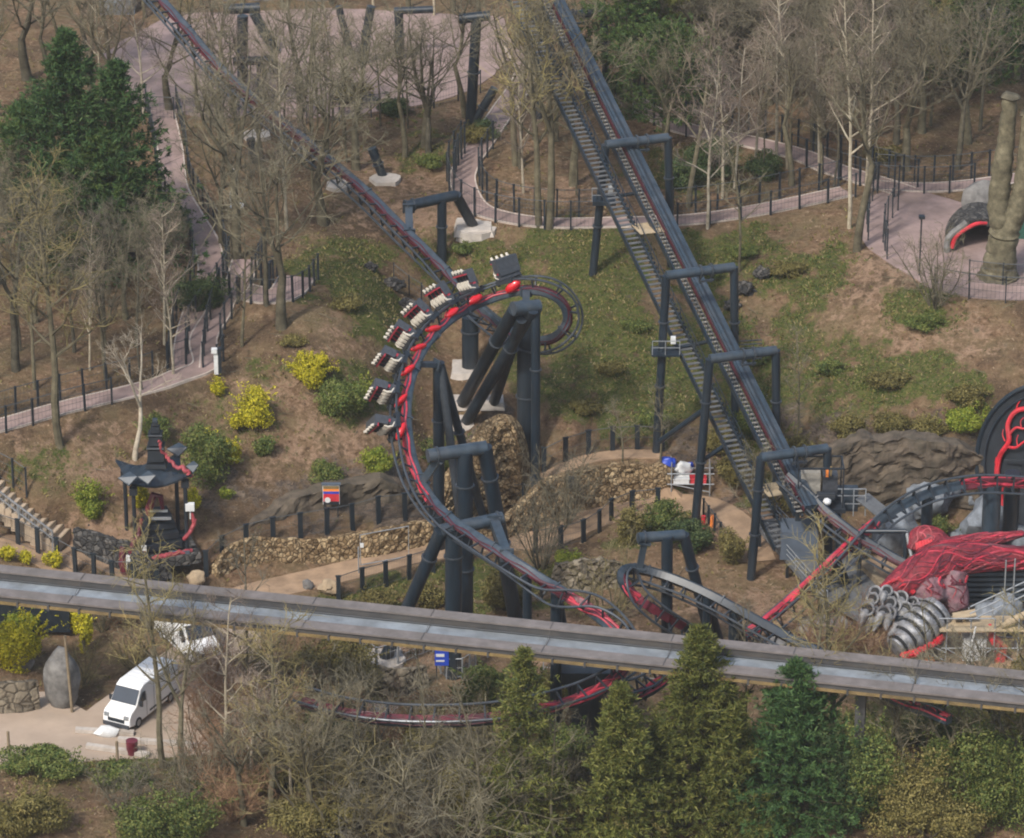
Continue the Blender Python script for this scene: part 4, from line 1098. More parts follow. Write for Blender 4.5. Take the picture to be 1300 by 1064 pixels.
M['tan_wall'] = wall_mat('tan_dry_stone', (.12, .08, .042), (.29, .205, .115), (.46, .35, .21), 3.1)
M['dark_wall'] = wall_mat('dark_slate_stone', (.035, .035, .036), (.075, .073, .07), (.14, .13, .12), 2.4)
M['block_wall'] = wall_mat('grey_brown_stone', (.10, .085, .065), (.19, .16, .12), (.27, .23, .17), 1.5)
def stone_wall(pxs, hs, label, mat='tan_wall', thick=.7, amp=.22, seed=0, ns=1.0, group='rough stone walls of the gorge', cat='stone wall', step=.2):
    B_ = GL(pxs); B_ = np.c_[B_, np.asarray(hs, float) if not np.isscalar(hs) else np.full(len(B_), hs)]
    Cc = resample(catmull(B_, 8), step); k = len(Cc)
    P = Cc[:, :3]; hh = Cc[:, 3]
    T = np.gradient(P[:, :2], axis=0); T /= np.maximum(1e-6, np.linalg.norm(T, axis=1))[:, None]
    Nn = np.stack([T[:, 1], -T[:, 0]], 1)
    if Nn[:, 1].mean() > 0: Nn = -Nn
    rows = max(4, int(np.max(hs) / .2)); V = []
    z0 = Hn(P[:, 0], P[:, 1])
    s = np.arange(k) * step
    for r_ in range(rows + 4):
        if r_ <= rows: t = r_ / rows; d = -t * .22; z = z0 - .4 + (hh + .4) * t
        else: t = (r_ - rows) / 3; d = -.22 - thick * min(t, 1); z = z0 + hh - (0.1 * t)
        if r_ == rows + 3: z = z0 - .3
        zz = np.full(k, r_ * .2)
        nz_ = vnoise(s + seed * 9.1, zz * 1.4, .42 * ns, 1) * 1.0 + vnoise(s + seed, zz * 1.4, .21 * ns, 2) * .6 + (0 if ns == 1 else vnoise(s, zz, 4.0, 5) * 2.2)
        dd = d + amp * nz_
        V.append(np.stack([P[:, 0] + Nn[:, 0] * dd, P[:, 1] + Nn[:, 1] * dd, z + amp * .5 * vnoise(s, zz + 7, .4, 3)], 1))
    V = np.concatenate(V); R_ = rows + 4
    F = [(r_ * k + i, r_ * k + i + 1, (r_ + 1) * k + i + 1, (r_ + 1) * k + i) for r_ in range(R_ - 1) for i in range(k - 1)]
    F += [tuple(r_ * k for r_ in range(R_ - 1, -1, -1)), tuple(r_ * k + k - 1 for r_ in range(R_))]
    o = MB().add(V, F).build('stone_wall', M[mat], None, base=P[0]); props(o, label, cat, group); return o
stone_wall([(278, 738), (296, 726), (320, 718), (350, 716), (400, 715), (450, 711), (500, 704), (550, 694), (600, 686), (640, 680)], [1.0, 1.7, 1.9, 1.8, 1.7, 1.8, 1.9, 1.8, 1.6, 1.2], 'long tan stone wall under the dark fence along the gorge path', seed=1)
stone_wall([(640, 688), (668, 676), (690, 664), (715, 655), (750, 648), (790, 640), (830, 634), (856, 626)], [1.4, 2.0, 2.7, 3.0, 3.0, 2.9, 2.5, 1.8], 'tall curved tan stone wall below the walkway, with a dark square hole', seed=2, thick=1.0)
stone_wall([(616, 655), (626, 650), (640, 646), (652, 642), (662, 640)], [4.0, 6.2, 6.6, 6.0, 3.4], 'tall broken pale cliff face behind the column feet', seed=3, amp=.55, thick=2.2)
stone_wall([(556, 672), (575, 668), (600, 662), (622, 656)], [1.6, 3.4, 3.8, 3.2], 'tan rock face seen between the posts of the upper T support', seed=13, amp=.4, thick=1.5)
stone_wall([(700, 745), (730, 752), (765, 750), (800, 745)], [1.6, 2.2, 2.2, 1.5], 'overgrown brown stone wall left of the hairpin track', 'block_wall', seed=4, amp=.4)
stone_wall([(92, 700), (120, 712), (150, 724), (185, 738), (220, 748)], [1.6, 1.9, 2.0, 1.9, 1.5], 'dark slate wall running down from the steps to the gazebo', 'dark_wall', seed=5)
stone_wall([(92, 660), (120, 676), (155, 696), (190, 712)], [.35, .5, .5, .4], 'low dark slate wall beside the round shrub', 'dark_wall', seed=15)
stone_wall([(440, 872), (470, 880), (510, 884), (545, 872)], [1.2, 1.8, 1.8, 1.3], 'rough stone wall under the grey panel fence below the beam', 'block_wall', seed=6, amp=.3)
stone_wall([(-40, 906), (0, 907), (30, 906), (52, 902)], [2.1, 2.1, 2.1, 2.0], 'squared grey brown block wall at the lower left edge', 'block_wall', seed=7, amp=.12)
p = at_y(724, 612, G(724, 655)[1] - .35); o = MB().box(p, (.55, .5, .7)).build('wall_vent', M['black'], None, base=p); props(o, 'small dark square opening set in the curved stone wall', 'vent')

stone_wall([(985, 655), (1030, 652), (1075, 652), (1125, 655), (1180, 652), (1225, 650), (1262, 650)], [1.5, 3.8, 5.0, 5.6, 5.4, 4.8, 3.5], 'brown layered rock cliff behind the ride on the right', 'cliff_rock', 2.5, .5, 31, 1.7, cat='rock face', step=.3)
stone_wall([(318, 674), (360, 664), (410, 655), (460, 650), (505, 648), (540, 646)], [.3, 1.0, 1.6, 1.9, 1.8, 1.0], 'brown layered rock ledge behind the ride sign', 'cliff_rock', 2.0, .4, 32, 1.6, cat='rock face', step=.3)
# boulders
def boulder(px, py, w, h, label, mat='grey_rock', seed=0, name='boulder', sub=3, amt=.35, yr=.8):
    g = G(px, py); k = pxm(g); rx = w / 2 / k; rz = h / 2 / (k * .92)
    g[2] += rz * .75
    o = MB().blob(g, (rx, rx * yr, rz), seed, amt, .9, sub).build(name, M[mat], None, True, base=g); props(o, label, 'boulder'); return o
boulder(80, 895, 46, 85, 'tall rounded grey standing stone beside the yellow ivy', 'grey_rock', 1, amt=.15)
boulder(28, 850, 30, 34, 'pointed grey stone half covered by yellow ivy', 'grey_rock', 2, amt=.25)
boulder(418, 752, 26, 18, 'brown boulder at the end of the dark fence', 'tan_rock', 3)
boulder(391, 748, 14, 14, 'small greenish boulder near the end of the dark fence', 'grey_rock', 4)
boulder(250, 742, 22, 20, 'tan boulder at the left end of the long stone wall', 'tan_rock', 5)
for k, (px, py, w, h, l, mt) in enumerate(((1178, 650, 62, 46, 'big dark grey rock behind the track arch', 'blue_rock'), (1190, 632, 60, 30, 'grey rock with a white frosted top behind the track arch', 'blue_rock'), (1252, 690, 66, 62, 'smooth pale blue grey rock dome below the track arch', 'blue_rock'), (1300, 700, 40, 40, 'pale angular rock at the right edge above the red arm', 'blue_rock'),
    (1230, 640, 22, 18, 'small stone ball on top of the wall of rocks', 'blue_rock'), (1215, 688, 20, 18, 'rough pale stone sitting on the red ridge', 'blue_rock'), (1188, 702, 14, 15, 'small grey stone stuck on the red body', 'blue_rock'), (1172, 718, 13, 12, 'smaller grey stone lower on the red body', 'blue_rock'), (1296, 712, 16, 18, 'grey knuckle stone at the end of the red arm', 'blue_rock'),
    (1045, 806, 66, 26, 'long low grey rock in front of the pit', 'grey_rock'), (1270, 800, 70, 50, 'grey frosted rock right of the scaffold', 'blue_rock'), (1140, 700, 60, 60, 'dark grey rock half hidden by the track', 'blue_rock'), (1000, 830, 60, 22, 'flat dusty rock beside the diving track', 'grey_rock'))):
    boulder(px, py, w, h, l, mt, 20 + k, 'rock')

for k, (px, py, w, h, l) in enumerate(((944, 372, 26, 16, 'dark wet rock standing in for shadow in the gully right of the lift'), (968, 352, 24, 14, 'dark wet rock standing in for shadow upstream in the gully right of the lift'), (930, 392, 20, 14, 'dark wet rock standing in for shadow downstream in the gully right of the lift'), (498, 366, 30, 14, 'dark rock standing in for shadow at the top of the gully behind the train'), (516, 392, 24, 14, 'dark rock standing in for shadow lower in the gully behind the train'), (470, 342, 18, 10, 'small dark rock standing in for shadow at the head of the gully behind the train'))):
    boulder(px, py, w, h, l, 'dark_wall', 80 + k, 'rock', amt=.5)  # added rocks whose dark colour stands in for shadow in the gullies
# ------------------------------------------------------------------ steps on the left
s0, s1 = G(-6, 622), G(84, 690)
st = thing('stone_steps', 'flight of pale sandy steps with grey handrails at the left edge', 'steps', s1)
d = s1 - s0; dh = nrm([d[0], d[1], 0]); sh = np.array([-dh[1], dh[0], 0]); n = 11
mb = MB()
for i in range(n):
    a = s0 + d * (i / n); b = s0 + d * ((i + 1) / n)
    c = (a + b) / 2; c[2] = a[2] + .02
    mb.box(c - [0, 0, .20], (3.5, np.linalg.norm((b - a)[:2]) + .1, 1.3), (sh, dh, np.array([0, 0, 1.0])))
mb.build('step_block', M['step'], st)
ex = MB()
for i in range(n):
    a = s0 + d * (i / n) + d * (1 / n); c = a.copy(); c[2] = s0[2] + d[2] * (i / n) + .06
    ex.box(c + [0, 0, .40], (3.5, .10, .07), (sh, dh, np.array([0, 0, 1.0])))
ex.build('step_nosing', M['timber'], st)
for sgn, lo_, hi_ in ((1, .35, 1.02), (-1, .0, .95)):
    hb = MB(); pts = [s0 + d * t + sh * 1.7 * sgn for t in np.linspace(lo_, hi_, 3)]
    for q in pts: hb.cyl(q - [0, 0, .4], q + [0, 0, 1.5], .07)
    hb.bar(pts[0] + [0, 0, 1.5], pts[-1] + [0, 0, 1.5], .09); hb.bar(pts[0] + [0, 0, 1.0] - d * .05, pts[-1] + [0, 0, .95] + d * .05, .08)
    for t in np.linspace(lo_, hi_, 24): q = s0 + d * t + sh * 1.7 * sgn; hb.bar(q, q + [0, 0, 1.4], .025)
    hb.build('handrail', M['galv'], st)

# ------------------------------------------------------------------ dark gazebo
g = G(200, 703); kz = pxm(g)
gz = thing('gazebo', 'black pagoda like gazebo with spire and red tentacles on the left slope', 'gazebo', g)
W = 2.15
u = lambda x, y, z: g + np.array([x, y, z])
ang = R(18); cx_, sx_ = math.cos(ang), math.sin(ang)
rt = lambda x, y, z: u((x * cx_ - y * sx_) * .82, (x * sx_ + y * cx_) * .9, z * 1.30)
MB().box(rt(0, 0, .2), (5.0, 4.2, .7), (np.array([cx_, sx_, 0]), np.array([-sx_, cx_, 0]), np.array([0, 0, 1.0]))).build('plinth', M['dark_wall'], gz)
for x in (-1, 1):
    for y in (-1, 1):
        mb = MB().cyl(rt(x * W, y * 1.6, 0), rt(x * W, y * 1.6, 4.6), .14); mb.box(rt(x * W, y * 1.6, 4.3), (.5, .5, .5)); mb.build('post', M['black'], gz)
def roof_bm(z, w, d, up):
    mb = MB(); N_ = 8; vs = []
    for i in range(N_ + 1):
        for j in range(N_ + 1):
            a, b = i / N_ * 2 - 1, j / N_ * 2 - 1; r_ = max(abs(a), abs(b))
            h = (1 - r_) * .8 + up * (abs(a) * abs(b)) ** 2.0
            k = 1 + .18 * (abs(a) * abs(b)) ** 3
            vs.append(rt(a * w * k, b * d * k, z + h))
    n_ = len(vs); vs += [v - np.array([0, 0, .12]) for v in vs]; f = []
    q = lambda i, j: i * (N_ + 1) + j
    for i in range(N_):
        for j in range(N_):
            a = (q(i, j), q(i + 1, j), q(i + 1, j + 1), q(i, j + 1)); f.append(a); f.append(tuple(n_ + t for t in a[::-1]))
    return mb.add(vs, f)
roof_bm(4.45, 2.35, 1.9, .55).build('roof', M['steel'], gz)
for x, y, sz in ((-2.5, -1.9, .75), (2.5, 1.9, .8), (2.9, -1.5, .5), (-1.0, -2.2, .7)):
    mb = MB(); c = rt(x, y, 4.9)
    mb.add([c + [-sz, 0, .35], c + [0, -sz * .5, 0], c + [sz * .7, 0, .45], c + [0, sz * .6, .6], c + [-sz, 0, .27], c + [0, -sz * .5, -.12], c + [sz * .7, 0, .35], c + [0, sz * .6, .5]], [(0, 1, 2, 3), (7, 6, 5, 4), (0, 4, 5, 1), (1, 5, 6, 2), (2, 6, 7, 3), (3, 7, 4, 0)])
    mb.build('roof_plate', M['steel_pale'], gz)
sp_ = MB(); zz = 5.0
for w_, h_ in ((1.2, .3), (.98, .8), (1.05, .10), (.80, .6), (.86, .08), (.55, .4), (.36, .2)):
    sp_.box(rt(.2, 0, zz + h_ / 2), (w_ * 1.15, w_ * 1.15, h_), taper=.92); zz += h_
sp_.build('spire', M['black'], gz)
MB().box(rt(.2, 0, zz + .08), (.32, .32, .2)).build('spire_cap', M['steel_pale'], gz)
al = MB()
for i, (w_, h_) in enumerate(((2.6, .5), (2.3, .45), (2.0, .4), (1.7, .35))): al.box(rt(.2, -.5 + i * .35, .55 + sum((.5, .45, .4, .35)[:i]) + h_ / 2), (w_, 1.6, h_), (np.array([cx_, sx_, 0]), np.array([-sx_, cx_, 0]), np.array([0, 0, 1.0])))
al.build('stepped_altar', M['black'], gz)
MB().box(rt(.2, -.8, 2.25), (1.4, .2, .14)).box(rt(.2, -.2, 2.5), (1.2, .2, .12)).build('altar_slab', M['galv'], gz)
MB().tube([rt(-.4, .4, 1.6), rt(-.5, .2, 2.6), rt(-.1, 0, 3.4), rt(.4, -.2, 3.3), rt(.5, -.3, 2.6)], [.3, .28, .25, .2, .12], 8).build('altar_figure', M['dark_red'], gz, True)
MB().bar(rt(W, -1.7, .6), rt(W + 1.2, -1.7, 0), .05).box(rt(1.4, -1.9, .2), (1.4, .1, 1.1)).build('side_panel', M['roof'], gz)
def tent(pts, r0, r1, mat='tendril'):
    Q = catmull([rt(*q) for q in pts], 8); Q += np.stack([vnoise(np.arange(len(Q)) * .7, np.zeros(len(Q)), 1.0, 31 + len(Q))] * 3, 1) * .14
    MB().tube(Q, np.linspace(r0, r1, len(Q)), 8).build('tentacle', M[mat], gz, True)
tent([(.35, -.6, 6.6), (.5, -.65, 6.1), (.9, -.7, 5.6), (1.5, -1.2, 5.2), (2.2, -1.6, 5.1), (2.6, -1.8, 4.6)], .09, .16)
tent([(2.5, -1.8, 2.6), (2.75, -1.8, 2.1), (2.4, -1.8, 1.6), (1.9, -1.7, 1.2)], .12, .15)
tent([(2.4, -1.9, .5), (1.2, -2.0, .55), (.2, -2.1, .5), (-.8, -2.1, .45), (-1.2, -2.2, -.1), (-1.0, -2.3, -.9), (-.3, -2.4, -1.4), (.1, -2.4, -1.6)], .15, .22)
tent([(-1.6, -1.5, 2.6), (-1.9, -1.7, 1.8), (-2.4, -1.8, 1.4), (-2.6, -1.9, .9)], .12, .2, 'dark_red')
tent([(-3.2, -1.6, 1.2), (-3.3, -1.9, .2), (-2.9, -2.0, -.8), (-2.2, -2.1, -1.3), (-1.2, -2.2, -1.6)], .22, .3, 'dark_red')
MB().box(rt(-2.8, -1.9, .4), (.35, .3, 1.1)).build('tank', M['white_metal'], gz)
p = rt(2.45, -1.8, 3.0); o = MB().box(p, (.6, .4, .5)).cyl(p - [0, 0, .3], p - [0, 0, .9], .05).build('floodlight', M['white_metal'], gz)
# noticeboard by the gazebo
def notice(px, py_foot, w, h, z0, label, mats, name='sign_board'):
    g = G(px, py_foot); r = thing(name, label, 'sign', g)
    for s in (-w * .38, w * .38): MB().bar(g + [s, .03, -.2], g + [s, .03, z0 + h], .08).build('post', M['black'], r)
    MB().box(g + [0, -.05, z0 + h / 2], (w, .06, h)).build('panel', mats, r); return r, g
r, g2 = notice(179, 722, .85, .65, 1.1, 'small white and red sign on a post in front of the gazebo', M['white_metal'])
MB().box(g2 + [0, -.09, 1.28], (.8, .02, .16)).build('red_band', M['dark_red'], r)
r, g2 = notice(421, 655, 1.15, 1.45, .9, 'colourful ride sign with yellow top and red base on the bank above the fence', M['white_metal'])
for z, h, mt in ((2.18, .22, 'yellow'), (1.98, .18, 'orange'), (1.80, .18, 'blue'), (1.42, .55, 'red'), (1.02, .22, 'black')):
    MB().box(g2 + [0, -.10, z], (1.08, .02, h)).build('printed_band', M[mt], r)
MB().cyl(g2 + [-.25, -.115, 1.25], g2 + [-.25, -.13, 1.25], .2, n=20).build('white_disc', M['white_metal'], r)
MB().box(g2 + [0, .02, 2.4], (1.3, .3, .1)).build('hood', M['roof'], r)
r, g2 = notice(561, 862, .9, 1.1, 1.0, 'blue information sign under the beam beside the thick column', M['blue'])
MB().box(g2 + [-.1, -.09, 1.75], (.55, .02, .2)).box(g2 + [-.1, -.09, 1.35], (.55, .02, .12)).build('white_marking', M['white_metal'], r)
# pale rectangular frame standing on the path
g = G(458, 724); g3 = G(519, 712); r = thing('banner_stand', 'thin pale rectangular frame standing in front of the long stone wall', 'frame', g)
e = g3 - g; e = nrm([e[0], e[1], 0]) * np.linalg.norm((g3 - g)[:2])
mb = MB(); q0, q1 = g + [0, 0, .4], g + e + [0, 0, .4]; h = np.array([0, 0, 2.25])
mb.tube([q0, q0 + h, q1 + h, q1, q0], .04, 6).build('tube_frame', M['galv'], r, True)
MB().cyl(g - [0, .1, .2] - [0.12, 0.5, 1.8], g + [-.12, -.5, 2.0], .05).build('post', M['galv'], r)
MB().box(q0 + [.1, -.05, 1.5], (.25, .08, .3)).build('tag', M['white_metal'], r)

# ------------------------------------------------------------------ vans
def make_van(label):
    r = thing('van', label, 'van', (0, 0, 0), 'white vans in the service yard')
    L, W2 = 5.9, 1.0
    prof = [(-2.95, .35), (-2.95, 2.35), (-2.8, 2.58), (1.0, 2.62), (1.45, 2.45), (2.05, 1.55), (2.75, 1.28), (2.95, 1.0), (2.98, .45), (2.5, .32)]
    mb = MB(); k = len(prof); ins = lambda z: .10 if z > 2.4 else (.03 if z > 1.5 else 0)
    V = [(x, -(W2 - ins(z)), z) for x, z in prof] + [(x, W2 - ins(z), z) for x, z in prof]
    F = [tuple(range(k - 1, -1, -1)), tuple(range(k, 2 * k))] + [(i, (i + 1) % k, (i + 1) % k + k, i + k) for i in range(k)]
    mb.add(V, F); body = mb.build('body', M['white'], r)
    bm = body.modifiers.new('b', 'BEVEL'); bm.width = .07; bm.segments = 2
    rb = MB()
    for x in np.linspace(-2.4, .6, 7): rb.box((x, 0, 2.625), (.10, 1.5, .03))
    rb.build('roof_ribs', M['white'], body)
    ws = MB(); ws.add([(1.50, -.86, 2.40), (1.50, .86, 2.40), (2.06, .90, 1.57), (2.06, -.90, 1.57)], [(3, 2, 1, 0)])
    v = np.array(ws.v[0]); nrm_ = np.array([.84, 0, .54]) * .02; ws.v[0] = v + nrm_; ws.build('windscreen', M['glass'], r)
    for s in (-1, 1):
        MB().add([(1.0, s * .985, 2.2), (1.35, s * .985, 2.2), (1.85, s * 1.004, 1.6), (1.0, s * 1.004, 1.55)], [(0, 1, 2, 3) if s < 0 else (3, 2, 1, 0)]).build('side_window', M['glass'], r)
        MB().box((1.75, s * 1.12, 1.6), (.12, .22, .32)).build('mirror', M['black'], r)
        MB().box((2.86, s * .72, 1.02), (.22, .36, .24)).build('headlight', M['galv'], r)
        MB().box((-1.0, s * 1.008, .62), (3.2, .02, .12)).build('side_trim', M['black'], r)
        MB().box((-2.965, s * .8, 1.4), (.03, .24, 1.3)).build('rear_marking', M['orange'], r)
        MB().box((.05, s * 1.006, 1.35), (.02, .012, 1.9)).box((.93, s * 1.006, 1.2), (.02, .012, 1.5)).build('door_seam', M['black'], r)
        for x in (-1.85, 1.95):
            w_ = MB().cyl((x, s * .78, .36), (x, s * 1.02, .36), .36, n=20).build('wheel', M['tyre'], r); MB().cyl((x, s * 1.0, .36), (x, s * 1.03, .36), .21, n=14).build('rim', M['galv'], w_)
    MB().box((2.99, 0, .78), (.05, 1.2, .22)).build('grille', M['black'], r)
    MB().box((2.9, 0, .45), (.3, 1.9, .26)).build('bumper', M['seat_grey'], r)
    MB().box((1.75, 0, 1.56), (.35, 1.3, .06)).build('dashboard_clutter', M['dark_red'], r)
    return r
van = make_van('white high roofed van facing the camera between bare trees in the yard')
g = G(180, 903); van.location = Vector(g); van.rotation_euler = (0, 0, math.atan2(-5.0, -2.6)); LOC[van] = g
g = G(238, 822); v2 = dup(van, g, math.atan2(-4.5, 2.6), 1.0, 'white van parked behind the other one, partly hidden by trees under the beam')
g = G(168, 958); o = MB().cyl(g, g + [0, 0, 1.0], .33, .38, n=14).build('waste_bin', M['dark_red'], None, True, base=g); props(o, 'dark maroon bin near the bottom edge in front of the van', 'bin')
g = G(136, 934); o = MB().blob(g + [0, 0, .25], (.75, .5, .42), 3, .3).build('sack', M['white_metal'], None, True, base=g); props(o, 'white sack lying on the ground in front of the van', 'sack')
for k, (a, b, l) in enumerate((((96, 930), (170, 934), 'long pale board lying in front of the van'), ((150, 942), (260, 950), 'long grey beam lying on the ground right of the maroon bin'), ((110, 950), (190, 962), 'pale board nearest the bottom edge in the yard'))):
    p, q = G(*a), G(*b); o = MB().bar(p + [0, 0, .2], q + [0, 0, .2], .4, .25).build('timber_board', M['concrete'], None, base=p); props(o, l, 'board')
for (px, py, h, l) in ((12, 965, 2.0, 'bare timber post at the lower left corner'), (150, 985, 2.4, 'bare timber post in front of the van'), (92, 905, 5.5, 'tall thin leaning pole beside the standing stone')):
    g = G(px, py); o = MB().cyl(g - [0, 0, .3], g + [-.25 if h > 5 else 0, 0, h], .10, .09, n=8).build('timber_post', M['timber'], None, True, base=g); props(o, l, 'post')
g = G(40, 812); o = MB().box(g + [0, .6, 1.6], (5.0, .3, 2.6)).build('timber_screen', M['black_post'], None, base=g); props(o, 'dark green screen half covered by yellow ivy at lower left', 'screen')
# blue sacks and scaffold rack on the wall end
for k, (px, py, w_, h_, mt, l) in enumerate(((848, 592, 20, 14, 'blue', 'bright blue plastic sack on the wall end'), (866, 600, 24, 16, 'white_metal', 'white and blue sack heap on the wall end'), (874, 596, 12, 10, 'blue', 'small blue sack beside the scaffold rack'))):
    boulder(px, py, w_, h_, l, mt, 60 + k, 'sack')['category'] = 'sack'
def scaffold(name, label, origin, nx_, ny_, levels, dx, dy, dz, decks=(), rails=(), extra=None):
    r = thing(name, label, 'scaffold', origin); o_ = np.asarray(origin)
    for i in range(nx_ + 1):
        for j in range(ny_ + 1):
            MB().cyl(o_ + [i * dx, j * dy, -.2], o_ + [i * dx, j * dy, levels * dz + .9], .05, n=6).build('standard', M['galv'], r, True)
    for k in range(1, levels + 1):
        for j in range(ny_ + 1): MB().cyl(o_ + [-.3, j * dy, k * dz], o_ + [nx_ * dx + .3, j * dy, k * dz], .045, n=6).build('ledger', M['galv'], r, True)
        for i in range(nx_ + 1): MB().cyl(o_ + [i * dx, -.3, k * dz], o_ + [i * dx, ny_ * dy + .3, k * dz], .045, n=6).build('ledger', M['galv'], r, True)
    for i in range(nx_): MB().cyl(o_ + [i * dx, 0, .2 if i % 2 else dz], o_ + [(i + 1) * dx, 0, dz if i % 2 else .2], .04, n=6).build('brace', M['galv'], r, True)
    for (x0, y0, x1, y1, z) in decks: MB().box(o_ + [(x0 + x1) / 2, (y0 + y1) / 2, z], (x1 - x0, y1 - y0, .08)).build('deck_board', M['ply'], r)
    for a, b in rails: MB().cyl(o_ + np.array(a), o_ + np.array(b), .05, n=6).build('guard_rail', M['galv'], r, True)
    return r
g = G(852, 628); scaffold('storage_rack', 'grey tubular rack holding red and white boxes at the wall end', g, 1, 1, 2, 2.7, 1.0, .8)
for k, (x, z, mt, l) in enumerate(((.7, .95, 'white_metal', 'long white crate on the tubular rack'), (1.9, .95, 'red', 'red crate on the tubular rack'))):
    p = g + [x, .5, z]; o = MB().box(p, (1.1, .8, .3)).box(p + [0, 0, .17], (1.16, .86, .05)).build('crate', M[mt], None, base=p); props(o, l, 'crate')
g = G(905, 668); o = MB().cyl(g, g + [0, 0, .8], .22, .16, n=10).build('barrel', M['orange'], None, True, base=g); props(o, 'small orange drum on the earth path', 'drum')
g = G(893, 670); o = MB().cyl(g, g + [0, 0, .9], .15, .15, n=10).build('cylinder_bottle', M['red'], None, True, base=g); props(o, 'red gas bottle by the handrail of the earth path', 'gas bottle')

# ------------------------------------------------------------------ station platform and drive at the foot of the lift
A6 = [(1000, 604, -15.2, 0, -.9, .4), (1025, 626, -16.4, 0, -.9, .4), (1052, 652, -17.8, 0, -.9, .4), (1082, 676, -19, 0, -.9, .4), (1115, 697, -20.0, 0, -.9, .4), (1150, 716, -21.0, 0, -.9, .4), (1185, 730, -21.8, 0, -.9, .4)]
TS = track('coaster_track', A6, 'dark track leaving the foot of the lift beside the drive cabin', TG, spine_mat='steel')
g = G(1000, 745); y = -15.5
pf = thing('station_platform', 'grey stepped platform with railings and a blue grey hood at the lift foot', 'platform', drop(at_y(1010, 745, y)))
def slab(name, corners, zt, th, mat, par):
    c = np.array([at_z(a, b, zt) for a, b in corners]); k = len(c)
    return MB().add(np.vstack([c, c - [0, 0, th]]), [tuple(range(k))[::-1], tuple(range(k, 2 * k))] + [(i, (i + 1) % k, (i + 1) % k + k, i + k) for i in range(k)]).build(name, M[mat], par)
slab('deck', [(958, 664), (985, 660), (1075, 752), (1050, 770)], 2.2, .3, 'grate', pf)
slab('lower_deck', [(1046, 700), (1092, 700), (1135, 772), (1092, 786), (1056, 765)], 1.6, .3, 'grate', pf)
slab('ramp_edge', [(1086, 708), (1094, 705), (1140, 752), (1132, 757)], 2.0, .4, 'timber', pf)
for (x0, y0, x1, y1) in ((958, 664, 1050, 770), (985, 660, 1030, 706)):
    a, b = at_z(x0, y0, 2.2), at_z(x1, y1, 2.2); hb = MB()
    for t in np.linspace(0, 1, 8): hb.bar(a + (b - a) * t, a + (b - a) * t + [0, 0, 1.1], .05)
    for z in (.4, .75, 1.1): hb.bar(a + [0, 0, z], b + [0, 0, z], .05)
    hb.build('guard_rail', M['galv'], pf)
c = at_z(1013, 700, 2.2) + [0, .2, 0]
MB().box(c + [0, -.3, 1.0], (2.6, 2.4, 2.0), taper=.92).build('hood', M['roof'], pf)
for (x, yy, z) in ((965, 668, 2.2), (1000, 700, 2.2), (1050, 768, 2.2), (1085, 760, 1.6), (1130, 770, 1.6)):
    a = at_z(x, yy, z) - [0, 0, .3]; MB().bar(drop(a) - [0, 0, .2], a, .2).build('leg', M['black'], pf)
c = at_y(1040, 632, -15.5); cb = thing('drive_cabin', 'dark open machine cabin with panels and railings under the lowest lift portal', 'machine cabin', c - [0, 0, .6])
MB().box(c + [0, 0, -.45], (3.4, 2.4, .3)).build('floor_plate', M['black'], cb)
MB().box(c + [-.6, .2, 1.0], (1.3, .5, 1.7)).build('motor_panel', M['tread'], cb); MB().box(c + [.7, .3, .9], (1.0, .9, 1.6)).build('control_box', M['seat_grey'], cb)
fr = MB()
for x in (-1.5, 1.5):
    for yy in (-1, 1): fr.bar(c + [x, yy, -.4], c + [x, yy, 2.6], .1)
    fr.bar(c + [x, -1, 2.6], c + [x, 1, 2.6], .1)
for yy in (-1, 1): fr.bar(c + [-1.5, yy, 2.6], c + [1.5, yy, 2.6], .1)
fr.bar(c + [-1.5, -1, .7], c + [1.5, -1, .7], .06)
fr.build('cabin_frame', M['black'], cb)
MB().cyl(c + [-.2, -.5, .3], c + [1.0, -.5, .3], .4, n=14).build('drive_motor', M['black'], cb, True)
MB().box(c + [.45, -.4, 2.0], (.18, .18, .5)).build('warning_lamp', M['orange'], cb); MB().box(c + [.7, -.3, 2.1], (.12, .12, .7)).build('warning_lamp', M['yellow'], cb)
c2 = at_y(1075, 640, -15.0)
hb = MB()
for x in np.linspace(-1.2, 1.2, 4):
    hb.bar(c2 + [x, -.6, -.6], c2 + [x, -.6, 1.4], .07)
for z in (.3, .9, 1.4): hb.bar(c2 + [-1.2, -.6, z], c2 + [1.2, -.6, z], .06)
hb.build('guard_rail', M['galv'], cb)
MB().box(c2 + [0, .3, .3], (1.5, .8, 1.6)).build('gear_housing', M['steel_pale'], cb)
MB().bar(at_y(1094, 630, -15), at_y(1132, 660, -17), 1.3, .08, up=(0, 0, 1)).build('chute', M['grate'], cb)
MB().blob(at_y(1050, 637, -16.8), (.3, .3, .25), 3, .1).build('white_float', M['white_metal'], cb, True)
for dx in (-1.4, 1.4): a = c + np.array([dx, .5, -.5]); MB().bar(drop(a) - [0, 0, .2], a, .3).build('leg', M['steel'], cb)
a, b = at_y(1092, 690, -19.5), at_y(1150, 690, -20.0)
r = thing('track_gantry', 'dark gantry frame over the track right of the lift foot', 'coaster support', drop(a))
pipe_part(r, 'crossbeam', a + [0, 0, .9], b + [0, 0, .9], .16); pipe_part(r, 'leg', a + [0, 0, .9], drop(a), .14, mat='rail'); pipe_part(r, 'leg', b + [0, 0, .9], drop(b), .16)
pipe_part(r, 'brace', b + [0, 0, .9], at_y(1160, 720, -21), .12, mat='galv')

